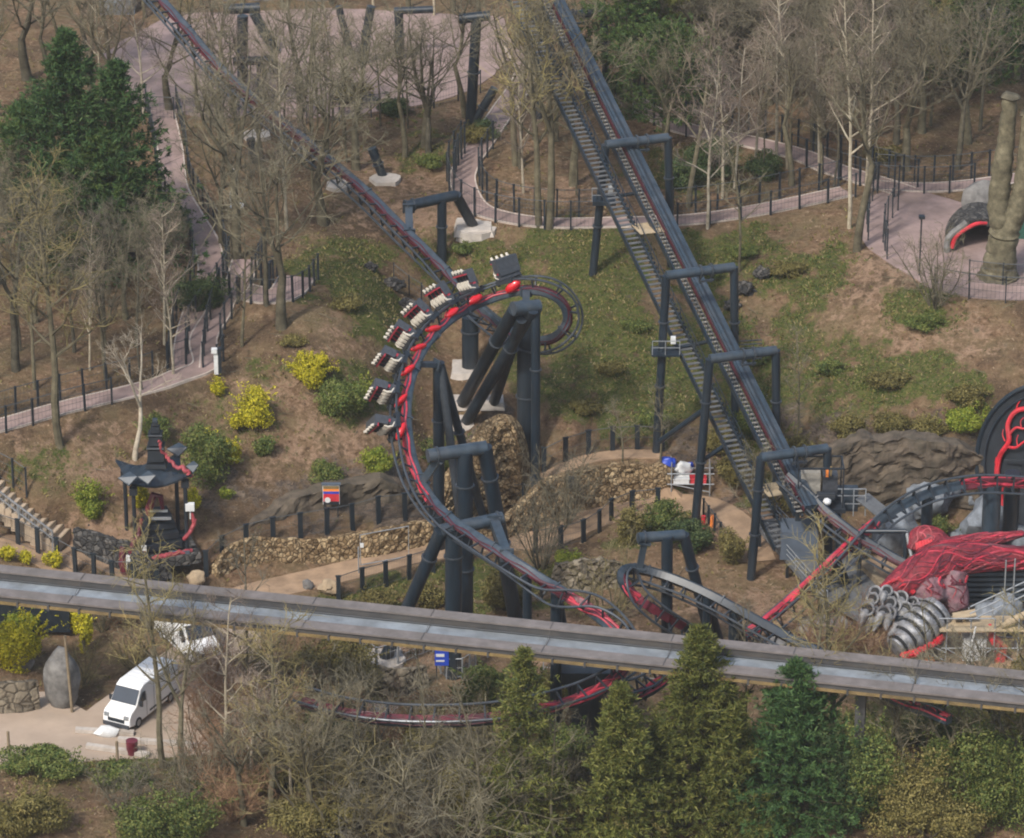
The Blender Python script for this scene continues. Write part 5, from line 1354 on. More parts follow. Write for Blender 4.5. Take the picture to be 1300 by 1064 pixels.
# ------------------------------------------------------------------ veined disc at the right edge
cd = at_y(1345, 602, -9.5); nd = nrm([-.55, -.80, .12]); ud = nrm(np.array([0, 0, 1.0]) - nd * nd[2]); rd = np.cross(ud, nd); RD = 6.4
disc = thing('veined_disc', 'huge black disc with red branching veins standing at the right edge', 'ride scenery', drop(cd))
th = np.linspace(0, 2 * math.pi, 48, endpoint=False)
mb = MB(); rim = [cd + (rd * math.cos(t) + ud * math.sin(t)) * RD for t in th]; n = 48
inner = [cd + (rd * math.cos(t) + ud * math.sin(t)) * RD * .5 - nd * .5 for t in th]
V = rim + [p - nd * .9 for p in rim] + inner
F = [tuple(range(2 * n, 3 * n))] + [(i, (i + 1) % n, 2 * n + (i + 1) % n, 2 * n + i) for i in range(n)] + [(i, n + i, n + (i + 1) % n, (i + 1) % n) for i in range(n)] + [tuple(range(2 * n - 1, n - 1, -1))]
mb.add(V, F).build('disc_plate', M['black'], disc)
MB().tube(rim + [rim[0]], .17, 8).build('rim', M['steel'], disc, True)
MB().tube([cd + (rd * math.cos(t) + ud * math.sin(t)) * RD * .9 + nd * .05 for t in list(th) + [0]], .07, 6).build('inner_rim', M['steel'], disc, True)
def dv(a, b): # disc plane coordinates from a photo pixel
    d_ = ray(a, b); t = ((cd - CAM) @ nd) / (d_ @ nd); return CAM + d_ * t + nd * .02
def vein(pxs, r0, r1):
    Q = catmull([dv(*q) for q in pxs], 8); MB().tube(Q, np.linspace(r0, r1, len(Q)), 7).build('vein', M['red'], disc, True)
vein([(1320, 518), (1292, 521), (1280, 538), (1281, 560), (1270, 578), (1266, 600), (1270, 622), (1272, 640), (1278, 655)], .16, .22)
vein([(1281, 552), (1290, 543), (1300, 544), (1312, 538)], .11, .05); vein([(1278, 567), (1290, 568), (1302, 560), (1318, 556)], .12, .05)
vein([(1292, 567), (1291, 558), (1293, 552)], .05, .03); vein([(1276, 560), (1273, 552), (1274, 545)], .05, .03); vein([(1290, 523), (1292, 514), (1296, 508)], .07, .03)
vein([(1268, 592), (1264, 588), (1265, 580)], .06, .03); vein([(1272, 625), (1276, 612), (1275, 602)], .06, .03); vein([(1297, 545), (1296, 535), (1300, 530)], .05, .03)
vein([(1306, 560), (1312, 552), (1314, 545)], .06, .03); vein([(1340, 640), (1330, 600), (1340, 570)], .14, .08)
MB().bar(dv(1276, 584) + nd * .1, dv(1330, 583) + nd * .1, .1).build('crossbar', M['rail'], disc)
p = at_y(1286, 600, -12.5); pipe_part(disc, 'stub_column', p, drop(p), .55, mat='steel')

# ------------------------------------------------------------------ red fleshy sculpture with claws and silver tail
gs = G(1190, 772)
sc = thing('alien_sculpture', 'sprawling red sinewy sculpture with grey claws and a banded silver tail in the pit', 'sculpture', gs)
fl = MB()
def flesh(pxs, rad):
    Q = catmull([np.append(at_y(a, b, y), r_) for (a, b, y), r_ in zip(pxs, rad)], 6); fl.tube(Q[:, :3], Q[:, 3], 12); return Q[:, :3], Q[:, 3]
body_l = []
body_l.append(flesh([(1330, 708, -21), (1280, 708, -21.5), (1235, 708, -22), (1200, 714, -22.5), (1168, 728, -23.5), (1138, 745, -24.5), (1118, 752, -25)], [.75, .8, .95, 1.25, 1.3, .95, .4]))
body_l.append(flesh([(1300, 676, -19.5), (1262, 684, -20), (1228, 692, -20.5), (1195, 704, -21.5), (1170, 715, -22)], [.2, .4, .7, 1.0, 1.0]))
body_l.append(flesh([(1160, 700, -20.5), (1166, 684, -20), (1180, 682, -20), (1192, 690, -20.5), (1196, 704, -21.5)], [.5, .75, .8, .8, .8]))
fl2 = MB(); fl, fl1 = fl2, fl
body_l.append(flesh([(1210, 722, -22.9), (1206, 740, -23.2), (1212, 758, -23.6), (1218, 775, -24)], [1.0, 1.1, 1.0, .7]))
body_l.append(flesh([(1178, 732, -23.6), (1176, 750, -24.1), (1182, 768, -24.6)], [1.05, 1.3, 1.1]))
fl = fl1
od = fl2.build('dusty_underside', M['dusty'], sc, True); rm = od.modifiers.new('r', 'REMESH'); rm.mode = 'VOXEL'; rm.voxel_size = .14; rm.use_smooth_shade = True
ob = fl.build('sinewy_body', M['flesh'], sc, True)
rm = ob.modifiers.new('r', 'REMESH'); rm.mode = 'VOXEL'; rm.voxel_size = .14; rm.use_smooth_shade = True
for k in range(96):
    Q, rr = body_l[[0, 0, 0, 1, 1, 2, 3, 4][k % 8]]
    n = len(Q); i0 = random.randint(0, max(0, n // 3)); i1 = random.randint(2 * n // 3, n - 1)
    q = Q[i0:i1 + 1]; r_ = rr[i0:i1 + 1]; ph = rnd(-1.3, 1.9); s_ = np.arange(len(q))
    T_ = np.gradient(q, axis=0); T_ /= np.linalg.norm(T_, axis=1)[:, None]
    A_ = np.cross(T_, [0, 0, 1.0]); A_ /= np.linalg.norm(A_, axis=1)[:, None]; A_ = np.where((A_[:, 1] > 0)[:, None], -A_, A_); B_ = np.cross(T_, A_); B_ = np.where((B_[:, 2] < 0)[:, None], -B_, B_)
    w_ = ph + .35 * np.sin(s_ * rnd(.3, .8) + k)
    pts = q + A_ * (np.cos(w_) * r_ * .98)[:, None] + B_ * (np.sin(w_) * r_ * .98)[:, None]
    MB().tube(pts, np.linspace(rnd(.05, .12), .03, len(pts)), 6).build('tendril', M[('tendril', 'dark_red', 'vein', 'flesh', 'dark_red')[k % 5]], sc, True)
for k in range(9):                                         # comb of ridges on the crest
    a = at_y(1164 + k * 3.6, 689 - 4 * math.sin(k / 8 * math.pi), -20.9); MB().tube([a, a + [.05, -.35, -.5], a + [.05, -.4, -1.2]], [.12, .11, .06], 6).build('ridge', M['red'], sc, True)
for k, (x, y_) in enumerate(((1134, 738), (1128, 742), (1140, 736), (1150, 742))):
    a = at_y(x, y_, -25); MB().tube([at_y(1160, 752, -25), a + [0, 0, .1], at_y(x - 8, y_ + 3, -25.5)], [.2, .16, .04], 6).build('tendril', M['red'], sc, True)
# hollow claw knuckles
random.seed(11)
for k in range(19):
    u_ = (k % 7) / 6; v_ = k // 7
    a = at_y(1112 + u_ * 66 + rnd(-4, 4) - v_ * 6, 752 + u_ * 16 + v_ * 12 + rnd(-4, 4), -26.0 - v_ * .7)
    mb = MB(); dr = nrm([rnd(-.7, -.2), rnd(-.9, -.5), rnd(-.9, -.4)]); L_ = rnd(.9, 1.4); rad = rnd(.34, .48)
    bend = np.array([0, 0, -.35])
    mb.tube([a + dr * .16, a + dr * L_ * .35 + [0, 0, .12], a + dr * L_ * .7, a + dr * L_ + bend], [rad * .75, rad * .9, rad * .7, rad * .2], 10)
    cl = mb.build('claw', M['claw'], sc, True)
    fd = nrm([rnd(-.5, .1), -.7, rnd(.3, .9)]); x_, y2_ = frame_from(fd); ring = [a + fd * .22 + (x_ * math.cos(t) + y2_ * math.sin(t)) * rad for t in np.linspace(0, 2 * math.pi, 14)]
    MB().tube(ring, .085, 6).build('socket_ring', M['claw'], cl, True)
    MB().cyl(a - fd * .1, a + fd * .24, rad * .88, n=12).build('socket', M['dark_hole'], cl)
MB().box(at_y(1139, 800, -27.4), (.9, .7, 2.0), taper=.8).build('black_stump', M['black'], sc)
for k in range(8):
    a = at_y(1100 + k * 5, 778 + (k % 3) * 4, -26.5); MB().tube([a, a + [-.2, -.3, -.5], a + [-.5, -.4, -1.2]], [.16, .13, .04], 7).build('claw_tip', M['claw'], sc, True)
# banded barrel tail
t0, t1 = at_y(1192, 776, -26), at_y(1136, 824, -28.8); dt = nrm(t1 - t0); Lt = np.linalg.norm(t1 - t0)
sg = MB(); pts = []; rad = []
for i in range(0, 61):
    t = i / 60; base_r = 1.45 * math.sin(math.pi * (.28 + .60 * t)) ** .8; seg = abs(math.sin(t * math.pi * 6.5)); pts.append(t0 + dt * Lt * t); rad.append(base_r * (.78 + .22 * seg ** .4))
rad[-1] = .15
sg.tube(pts, rad, 20).build('barrel_tail', M['silver'], sc, True)
xa, ya_ = frame_from(dt)
for i in range(1, 7):
    t = i / 6.5; r0 = 1.45 * math.sin(math.pi * (.28 + .60 * t)) ** .8 * .90
    MB().tube([t0 + dt * Lt * t + (xa * math.cos(a) + ya_ * math.sin(a)) * r0 for a in np.linspace(0, 2 * math.pi, 24)], .12, 6).build('tail_band', M['dark_hole'], sc, True)
vb = np.array([.75, -.55, -.35]); vb = vb - dt * (vb @ dt); vb = nrm(vb)
mb = MB(); q = [t0 + dt * Lt * t + vb * 1.45 * math.sin(math.pi * (.28 + .60 * t)) ** .8 for t in np.linspace(.3, 1, 24)]
q = np.array(q) + np.array([[rnd(-.1, .1) for _ in range(3)] for _ in q]); mb.tube(q, [rnd(.2, .36) for _ in q], 8).build('red_belly', M['red'], sc, True)
# corrugated dark backdrop behind the arm
for k in range(9):
    pass
g = at_y(1268, 735, -20.5); bk = thing('corrugated_screen', 'dark blue grey ridged screen under the red arm', 'screen', drop(g))
mb = MB()
for k in range(8): a = at_y(1222, 716 + k * 6.5, -21.2); b = at_y(1330, 716 + k * 6.5, -21.0); mb.cyl(a, b, .24, n=8)
mb.build('ridged_panel', M['steel'], bk, True)
# main scaffold
g = drop(at_y(1200, 846, -28)); zt = 4.2
scaffold('scaffold', 'tall metal scaffold with plywood deck beside the silver tail', g, 3, 1, 2, 1.55, 1.6, 1.25, decks=[(-.5, -.3, 5.0, 1.9, 2.62)], rails=[((1.4, -.3, 3.4), (5.8, .6, 5.2)), ((1.4, -.3, 3.9), (5.8, .6, 5.7)), ((1.4, -.3, 4.4), (5.8, .6, 6.2)), ((3.6, 0, 2.6), (3.6, 0, 7.6)), ((4.2, 0.2, 2.6), (4.2, .2, 7.6)), ((5.6, .5, 3.5), (5.6, .5, 6.6)), ((-.6, -.4, 3.6), (3.0, -.4, 3.6)), ((-3.2, -.3, 2.2), (0, -.2, .4)), ((-3.2, -.3, 2.8), (0, -.2, 1.0))])
p = g + [1.2, 1.0, 3.2]; o = MB().box(p, (1.5, .9, .06), (nrm([1, 0, .2]), np.array([0, 1.0, 0]), nrm([-.2, 0, 1]))).box(p - [0, 0, .5], (.2, .2, 1.0)).build('plywood_sheet', M['ply'], None, base=p); props(o, 'tilted plywood sheet standing on the scaffold deck', 'plywood sheet')
p = g + [4.4, .3, 2.95]; o = MB().cyl(p + [-.9, -.2, -.1], p + [.9, .3, .5], .28, n=10).build('cloth_roll', M['ply'], None, True, base=p); props(o, 'rolled buff sheet lying on the right end of the scaffold deck', 'roll')
p = g + [1.9, .8, .9]; o = MB().box(p, (1.5, .8, 1.6)).box(p + [0, 0, .82], (1.6, .9, .05)).build('tool_cabinet', M['white_metal'], None, base=p); props(o, 'white cabinet standing under the scaffold deck', 'cabinet')
p = G(1176, 846); o = MB().blob(p + [0, 0, .3], (.55, .4, .42), 5, .25).build('sack', M['orange'], None, True, base=p); props(o, 'orange sack at the foot of the scaffold', 'sack')
p = G(1226, 852) ; o = MB().cyl(p, p + [.5, 0, 3.2], .06, n=8).build('white_pole', M['white_metal'], None, True, base=p); props(o, 'white pole leaning at the right of the scaffold', 'pole')
p = G(1268, 838); o = MB().tube([p, p + [.1, 0, .9], p + [-.5, 0, 1.7], p + [-.7, 0, 2.6]], [.5, .45, .3, .1], 8).build('red_spike', M['red'], None, True, base=p); props(o, 'red fleshy spike among branches right of the scaffold', 'ride scenery')
# ------------------------------------------------------------------ tunnel mouth by the pollard
g = G(1210, 318); tm = thing('tunnel_mouth', 'dark arched tunnel mouth edged by a red tentacle beside the pollard', 'tunnel', g)
e0, e1 = g, G(1262, 310); ex_ = nrm([e1[0] - e0[0], e1[1] - e0[1], 0]); Wd = 3.6
th = np.linspace(math.pi, 0, 18); arch = [g + ex_ * (Wd / 2 + math.cos(t) * Wd / 2) + np.array([0, 0, math.sin(t) * 1.75]) for t in th]
bkv = np.array([.15, 3.4, 0.0])
mb = MB(); outer = [g + ex_ * (Wd / 2 + math.cos(t) * (Wd / 2 + .5)) + np.array([0, 0, math.sin(t) * 2.25]) for t in th]
n = len(th); V = arch + outer + [p + bkv for p in arch] + [p + bkv for p in outer]
F = [(i, i + 1, n + i + 1, n + i) for i in range(n - 1)] + [(2 * n + i, 2 * n + i + 1, i + 1, i) for i in range(n - 1)] + [(n + i, n + i + 1, 3 * n + i + 1, 3 * n + i) for i in range(n - 1)] + [tuple(range(2 * n, 3 * n))]
mb.add(V, F); mb.m = [1 if (n - 1 <= q_ < 2 * (n - 1) or q_ == len(F) - 1) else 0 for q_ in range(len(F))]; mb.build('vault', [M['dark_wall'], M['dark_hole']], tm)
Q = catmull([arch[1] + [-.2, -.3, 0], arch[4] + [-.2, -.3, .1], arch[8] + [0, -.3, .2], arch[11] + [0, -.2, .3]], 8)
MB().tube(Q, np.linspace(.22, .12, len(Q)), 8).build('tentacle', M['red'], tm, True)
Q = catmull([arch[0] + [-.5, -.4, 0], arch[3] + [-.6, -.3, .2], arch[7] + [-.3, -.2, .4]], 8); MB().tube(Q, .25, 8).build('stone_rib', M['grey_rock'], tm, True)
g = G(1300, 306); o = MB().box(g + [.6, .4, 1.3], (2.6, .3, 2.8)).box(g + [.6, .22, 1.3], (.08, .08, 2.8)).box(g + [0, .22, 1.3], (.08, .08, 2.8)).build('metal_shed', M['green_metal'], None, base=g); props(o, 'dark green metal panel at the right edge behind the pollard', 'panel')
g = G(1246, 272); o = MB().blob(g + [0, 0, 1.0], (1.6, .8, 1.7), 9, .2).build('rock', M['grey_rock'], None, True, base=g); props(o, 'green grey rock lump left of the pollard stem', 'boulder')
# lamps and boxes
def lamp(px, py, h, label, box=True):
    g = G(px, py); r = thing('lamp_post', label, 'lamp post', g, 'slim lamp posts')
    MB().cyl(g - [0, 0, .2], g + [0, 0, h], .06, n=8).build('pole', M['black'], r, True); MB().box(g + [0, -.1, h], (.42, .5, .2)).build('lamp_head', M['white_metal' if box else 'black'], r)
lamp(296, 258, 2.6, 'lamp post with a white head on the wooded slope at the top left'); lamp(1167, 350, 4.6, 'thin dark lamp post in the middle of the right square', False)
g = G(295, 262); o = MB().blob(g + [0, 0, .7], (.22, .22, .75), 2, .15).box(g + [.35, 0, .05], (1.0, .8, .2)).build('white_figure', M['white_metal'], None, True, base=g); props(o, 'small white upright marker at the foot of the lamp', 'marker')
g = G(275, 478); r = thing('ticket_post', 'white and black post unit where the lane meets the bank path', 'post unit', g); MB().box(g + [0, 0, 1.0], (.3, .3, 1.6)).build('white_post', M['white_metal'], r); MB().box(g + [.25, 0, 1.2], (.22, .4, 1.9)).build('black_back', M['black'], r); MB().box(g + [-.1, -.1, 2.0], (.4, .4, .3)).build('head', M['white_metal'], r)
for px, py, l in ((790, 232, 'small white sign by the lift stairway'), (1035, 655, 'white lamp box by the drive cabin')): pass
# distant buildings at the top edge
g = G(150, 12); hb_ = thing('kiosk', 'grey kiosk with an orange roof corner at the top left edge', 'kiosk', g)
MB().box(g + [0, 0, 1.0], (3.0, 2.5, 2.2)).build('wall', M['blue_rock'], hb_); MB().box(g + [0, 0, 2.3], (3.5, 3.0, .3)).build('roof', M['orange'], hb_)
g = G(335, 4); hb_ = thing('ride_building', 'low dark blue grey roofed building behind the pink square', 'building', g)
MB().box(g + [1.0, 2.5, 1.0], (9, 4, 2.0)).build('wall', M['grey_rock'], hb_); MB().add([g + np.array(v) for v in ((-4, .2, 2.0), (6, .2, 2.0), (6, 4.8, 2.0), (-4, 4.8, 2.0), (-3, 2.5, 3.6), (5, 2.5, 3.6))], [(0, 1, 5, 4), (1, 2, 5), (2, 3, 4, 5), (3, 0, 4), (3, 2, 1, 0)]).build('roof', M['roof'], hb_)
g = G(1262, 60); hb_ = thing('shed', 'pale roofed shed glimpsed behind trees at the top right', 'building', g)
MB().box(g + [2, 2, 1.2], (6, 4, 2.4)).build('wall', M['concrete'], hb_); MB().box(g + [2, 2, 2.55], (6.8, 4.8, .3)).build('roof', M['flange'], hb_)
g = G(872, 8); hb_ = thing('shed', 'small buff hut just under the top edge right of the lift', 'building', g)
MB().box(g + [0, 1, 1.0], (2.6, 2, 2.2)).build('wall', M['sand'], hb_); MB().box(g + [0, 1, 2.2], (3.0, 2.4, .2)).build('roof', M['ply'], hb_)
# ------------------------------------------------------------------ vegetation
def bark(name, c0_, c1_, c2_, rand=.25):
    m, nt, b = new_mat(name); co = tex_coord(nt)
    n = noise_fac(nt, co, 1.6, 6, .7); c = ramp(nt, n, [(.3, c0_), (.52, c1_), (.72, c2_)])
    oi = node(nt, 'ShaderNodeObjectInfo').outputs['Random']
    c = mixc(nt, 1.0, c, ramp(nt, oi, [(0, (1 - rand, 1 - rand, 1 - rand * .8)), (.5, (1, .97, .92)), (1, (1 + rand, 1 + rand * .95, 1 + rand * .7))]), 'MULTIPLY')
    nt.links.new(c, b.inputs['Base Color']); b.inputs['Roughness'].default_value = .9; b.inputs['Specular IOR Level'].default_value = .15
    return m
M['bark'] = bark('olive_brown_bark', (.05, .045, .032), (.112, .101, .070), (.20, .18, .125))
M['twig'] = bark('olive_grey_twigs', (.085, .077, .052), (.155, .141, .10), (.245, .224, .165))
M['twig_purple'] = bark('purple_brown_twigs', (.12, .095, .078), (.21, .17, .14), (.30, .25, .205))
M['twig_red'] = bark('russet_twigs', (.12, .07, .042), (.21, .13, .082), (.30, .20, .13))
M['twig_yellow'] = bark('yellow_olive_twigs', (.12, .10, .045), (.23, .195, .09), (.33, .28, .14))
M['birch'] = bark('pale_birch_bark', (.16, .14, .10), (.36, .32, .25), (.50, .46, .38), .15)
M['dead'] = bark('bleached_dead_wood', (.22, .19, .15), (.36, .32, .26), (.48, .43, .36), .1)
def leaf_mat(name, cols, rand=.15, trans=.0):
    m, nt, b = new_mat(name)
    g_ = node(nt, 'ShaderNodeNewGeometry'); isl = g_.outputs['Random Per Island']
    n = noise_fac(nt, tex_coord(nt, True), 1.1, 4, .6)
    f = math_n(nt, 'ADD', math_n(nt, 'MULTIPLY', isl, .55), math_n(nt, 'MULTIPLY', n, .6))
    k = len(cols); c = ramp(nt, f, [(.2 + .6 * i / (k - 1), cl) for i, cl in enumerate(cols)])
    oi = node(nt, 'ShaderNodeObjectInfo').outputs['Random']
    c = mixc(nt, 1.0, c, ramp(nt, oi, [(0, (1 - rand,) * 3), (1, (1 + rand,) * 3)]), 'MULTIPLY')
    nt.links.new(c, b.inputs['Base Color']); b.inputs['Roughness'].default_value = .65; b.inputs['Specular IOR Level'].default_value = .25
    return m
M['leaf_yellow'] = leaf_mat('yellow_green_leaves', [(.10, .11, .008), (.27, .26, .012), (.45, .40, .020), (.56, .47, .03)])
M['leaf_green'] = leaf_mat('mid_green_leaves', [(.022, .045, .012), (.055, .085, .020), (.10, .13, .030), (.16, .17, .045)])
M['leaf_lime'] = leaf_mat('lime_green_leaves', [(.04, .07, .010), (.10, .145, .015), (.17, .21, .022), (.24, .25, .035)])
M['leaf_dark'] = leaf_mat('dark_evergreen_leaves', [(.014, .032, .014), (.030, .055, .020), (.055, .085, .028), (.085, .11, .040)])
M['leaf_olive'] = leaf_mat('olive_scrub_leaves', [(.045, .042, .014), (.095, .085, .025), (.15, .13, .040), (.20, .165, .055)])
M['needle_blue'] = leaf_mat('blue_green_needles', [(.010, .028, .010), (.021, .054, .016), (.038, .084, .023), (.068, .116, .035)])
M['needle_green'] = leaf_mat('green_needles', [(.012, .032, .010), (.028, .060, .014), (.050, .090, .020), (.085, .12, .030)])
M['needle_olive'] = leaf_mat('olive_needles', [(.024, .034, .008), (.058, .072, .014), (.095, .108, .022), (.15, .148, .036)])
M['dry_leaf'] = leaf_mat('dry_leaves_and_stalks', [(.10, .060, .034), (.19, .125, .075), (.28, .195, .12), (.38, .29, .19)])
M['tuft'] = leaf_mat('mossy_grass_tufts', [(.045, .048, .014), (.095, .092, .026), (.17, .145, .052), (.26, .21, .10)])

class TreeB:
    """collects branches by level so trunk and crown become separate meshes"""
    def __init__(s, seed): s.r = np.random.default_rng(seed); s.trunk = MB(); s.crown = MB()
def unit(v): return v / max(1e-9, np.linalg.norm(v))
def branch_pts(r, p, d, L, k, wob, lift):
    pts = [p]; d = d.copy()
    for i in range(k):
        d = unit(d + r.normal(0, wob, 3) + np.array([0, 0, lift])); p = p + d * (L / k); pts.append(p)
    return np.array(pts), d
def bare_tree(seed, Ht, r0, form='oak', dens=1.0):
    t = TreeB(seed); r = t.r
    F = dict(oak=dict(fork=.5, n1=14, len1=.48, up=.55, lo=.28, wob=.16, n2=7, l2=.42, lift1=.10, n3=5, tw=2),
             ash=dict(fork=.75, n1=16, len1=.40, up=.75, lo=.28, wob=.10, n2=6, l2=.42, lift1=.16, n3=4, tw=2),
             tall=dict(fork=.95, n1=17, len1=.28, up=.7, lo=.32, wob=.10, n2=5, l2=.44, lift1=.12, n3=4, tw=2),
             birch=dict(fork=.95, n1=18, len1=.28, up=.9, lo=.30, wob=.11, n2=6, l2=.46, lift1=.05, n3=4, tw=2),
             thin=dict(fork=.95, n1=12, len1=.26, up=.75, lo=.36, wob=.10, n2=5, l2=.42, lift1=.10, n3=3, tw=2))[form]
    axes = []
    if F['fork'] < .8:                                     # forked trunk
        b, d = branch_pts(r, np.zeros(3), unit(np.array([r.normal(0, .05), r.normal(0, .05), 1])), Ht * F['fork'] * .55, 5, .05, .05)
        t.trunk.tube(np.vstack([[0, 0, -.4], b]), np.concatenate([[r0 * 1.5], np.linspace(r0 * 1.15, r0 * .72, len(b))]), 9, False)
        for q in range(int(r.integers(2, 4)) if F['fork'] < .7 else 2):
            a = r.uniform(0, 6.28) + q * 2.3; dd = unit(np.array([math.cos(a) * .38, math.sin(a) * .38, 1]))
            c, _ = branch_pts(r, b[-1] - [0, 0, .1], dd, Ht * (1 - F['fork'] * .55) * r.uniform(.8, 1), 7, .09, .12)
            t.trunk.tube(c, np.linspace(r0 * .6, .03, len(c)), 7, False); axes.append((c, r0 * .5, F['n1'] * .62, .12))
    else:
        b, d = branch_pts(r, np.zeros(3), unit(np.array([r.normal(0, .04), r.normal(0, .04), 1])), Ht, 11, .035, .03)
        t.trunk.tube(np.vstack([[0, 0, -.4], b]), np.concatenate([[r0 * 1.35], np.linspace(r0, .025, len(b)) ** 1.0]), 8, False)
        axes.append((b, r0, F['n1'], F['lo']))
    for c, rr, n1, lo in axes:
        n1 = max(3, int(n1 * dens)); az = r.uniform(0, 6.28)
        for i in range(n1):
            u = lo + (1 - lo) * (i + r.uniform(0, .8)) / n1; u = min(u, .98)
            q = u * (len(c) - 1); k = min(int(q), len(c) - 2); p = c[k] * (1 - q + k) + c[k + 1] * (q - k)
            az += 2.4 + r.uniform(-.5, .5); up = F['up'] * r.uniform(.7, 1.35)
            L = Ht * F['len1'] * (1.1 - .75 * u) * r.uniform(.65, 1.2)
            d1 = unit(np.array([math.cos(az), math.sin(az), up])); rb = max(.026, rr * (1 - u) * .45 + .02)
            l1, _ = branch_pts(r, p, d1, L, 5, F['wob'], F['lift1'])
            t.trunk.tube(l1, np.linspace(rb, .013, len(l1)), 5, False)
            for j in range(max(2, int(F['n2'] * (.6 + L / (Ht * F['len1']) * .5)))):
                u2 = r.uniform(.22, 1); q2 = u2 * (len(l1) - 1); k2 = min(int(q2), len(l1) - 2); p2 = l1[k2] * (1 - q2 + k2) + l1[k2 + 1] * (q2 - k2)
                ax = unit(l1[k2 + 1] - l1[k2]); d2 = unit(ax * .8 + r.normal(0, .6, 3) + np.array([0, 0, .25]))
                L2 = L * F['l2'] * (1.15 - .6 * u2) * r.uniform(.6, 1.2) + .25
                l2, _ = branch_pts(r, p2, d2, L2, 3, .16, .09); t.crown.tube(l2, np.linspace(max(.014, rb * .45), .007, 4), 4, False)
                for m_ in range(F['n3']):
                    u3 = r.uniform(.2, 1); q3 = u3 * 3; k3 = min(int(q3), 2); p3 = l2[k3] * (1 - q3 + k3) + l2[k3 + 1] * (q3 - k3)
                    d3 = unit(unit(l2[k3 + 1] - l2[k3]) * .8 + r.normal(0, .6, 3) + np.array([0, 0, .2])); L3 = r.uniform(.35, .9) * (.5 + L2 * .35)
                    l3, _ = branch_pts(r, p3, d3, L3, 2, .15, .06); t.crown.tube(l3, [.0095, .0075, .004], 3, False)
                    for w_ in range(F['tw']):
                        p4 = l3[1] if w_ % 2 else l3[2] * .7 + l3[1] * .3; d4 = unit(unit(l3[2] - l3[0]) * .7 + r.normal(0, .6, 3))
                        t.crown.tube(np.array([p4, p4 + d4 * r.uniform(.2, .5)]), [.0075, .004], 3, False)
    return t
def shrub_tree(seed, Ht, n=9):
    t = TreeB(seed); r = t.r
    for i in range(n):
        a = r.uniform(0, 6.28); d = unit(np.array([math.cos(a) * r.uniform(.1, .7), math.sin(a) * r.uniform(.1, .7), 1])); L = Ht * r.uniform(.6, 1.05)
        c, _ = branch_pts(r, np.array([math.cos(a) * .15, math.sin(a) * .15, -.2]), d, L, 6, .10, .05); t.trunk.tube(c, np.linspace(.05, .012, 7), 5, False)
        for j in range(9):
            u = r.uniform(.2, 1); q = u * 6; k = min(int(q), 5); p = c[k] * (1 - q + k) + c[k + 1] * (q - k); d2 = unit(d * .6 + r.normal(0, .5, 3)); L2 = Ht * .3 * r.uniform(.5, 1.1)
            l2, _ = branch_pts(r, p, d2, L2, 3, .15, .08); t.crown.tube(l2, [.016, .011, .008, .005], 4, False)
            for m_ in range(6):
                p3 = l2[r.integers(1, 4)]; d3 = unit(d2 * .7 + r.normal(0, .6, 3)); t.crown.tube(np.array([p3, p3 + d3 * r.uniform(.25, .6)]), [.009, .004], 3, False)
                p3 = p3 + d3 * .2; d3 = unit(d3 + r.normal(0, .5, 3)); t.crown.tube(np.array([p3, p3 + d3 * r.uniform(.2, .4)]), [.007, .004], 3, False)
    return t
PROTO = {}
def proto(key, fn, tm, cm):
    if key not in PROTO:
        t = fn(); PROTO[key] = (t.trunk, t.crown, tm, cm, {})
    return PROTO[key]
def tree(key, g, scale, rot, label, name='bare_tree', cat='tree', group=None, squash=1.0):
    """first use of a shape builds it at the origin, later uses share its mesh data"""
    tr_, cr_, tm, cm, st = PROTO[key]
    r = bpy.data.objects.new(name, None); COL.objects.link(r); LOC[r] = np.zeros(3); props(r, label, cat, group)
    if 'o' not in st:
        a = tr_.build('trunk', M[tm], None, True); b = cr_.build('crown', M[cm], None); st['o'] = (a.data, b.data)
        a.parent = r; b.parent = r
    else:
        for nm, d in zip(('trunk', 'crown'), st['o']):
            o = bpy.data.objects.new(nm, d); COL.objects.link(o); o.parent = r
    r.location = Vector([float(c) for c in g]); r.rotation_euler = (0, 0, rot); r.scale = (scale * squash, scale * squash, scale); LOC[r] = np.asarray(g)
    return r
for k in range(3): proto(f'oak{k}', lambda k=k: bare_tree(100 + k, 10, .24, 'oak'), 'bark', 'twig')
for k in range(3): proto(f'ash{k}', lambda k=k: bare_tree(200 + k, 10, .17, 'ash'), 'bark', 'twig')
for k in range(3): proto(f'tall{k}', lambda k=k: bare_tree(300 + k, 10, .13, 'tall'), 'bark', ('twig', 'twig_purple', 'twig_yellow')[k])
for k in range(2): proto(f'birch{k}', lambda k=k: bare_tree(400 + k, 10, .10, 'birch', .9), 'birch', 'twig_purple')
for k in range(2): proto(f'thin{k}', lambda k=k: bare_tree(450 + k, 10, .085, 'thin'), 'bark', 'twig')
proto('dead', lambda: bare_tree(470, 10, .16, 'ash', .5), 'dead', 'dead')
for k in range(2): proto(f'shrub{k}', lambda k=k: shrub_tree(500 + k, 4, 11), 'bark', ('twig_yellow', 'twig')[k])
proto('russet', lambda: shrub_tree(510, 4, 14), 'twig_red', 'twig_red')
def height_for(g, py_top):
    """metres up from a foot so that the top reaches a photo row"""
    t = at_y(650, py_top, g[1]); return max(1.0, t[2] - g[2])
def plant(key, px, py, top, label, rot=None, name='bare_tree', group=None, squash=1.0, base=10.0, cat='tree', y=None):
    g = G(px, py) if y is None else drop(at_y(px, py, y))
    h = height_for(g, top); tree(key, g - [0, 0, .05], h / base, rnd(0, 6.28) if rot is None else rot, label, name, cat, group, squash)
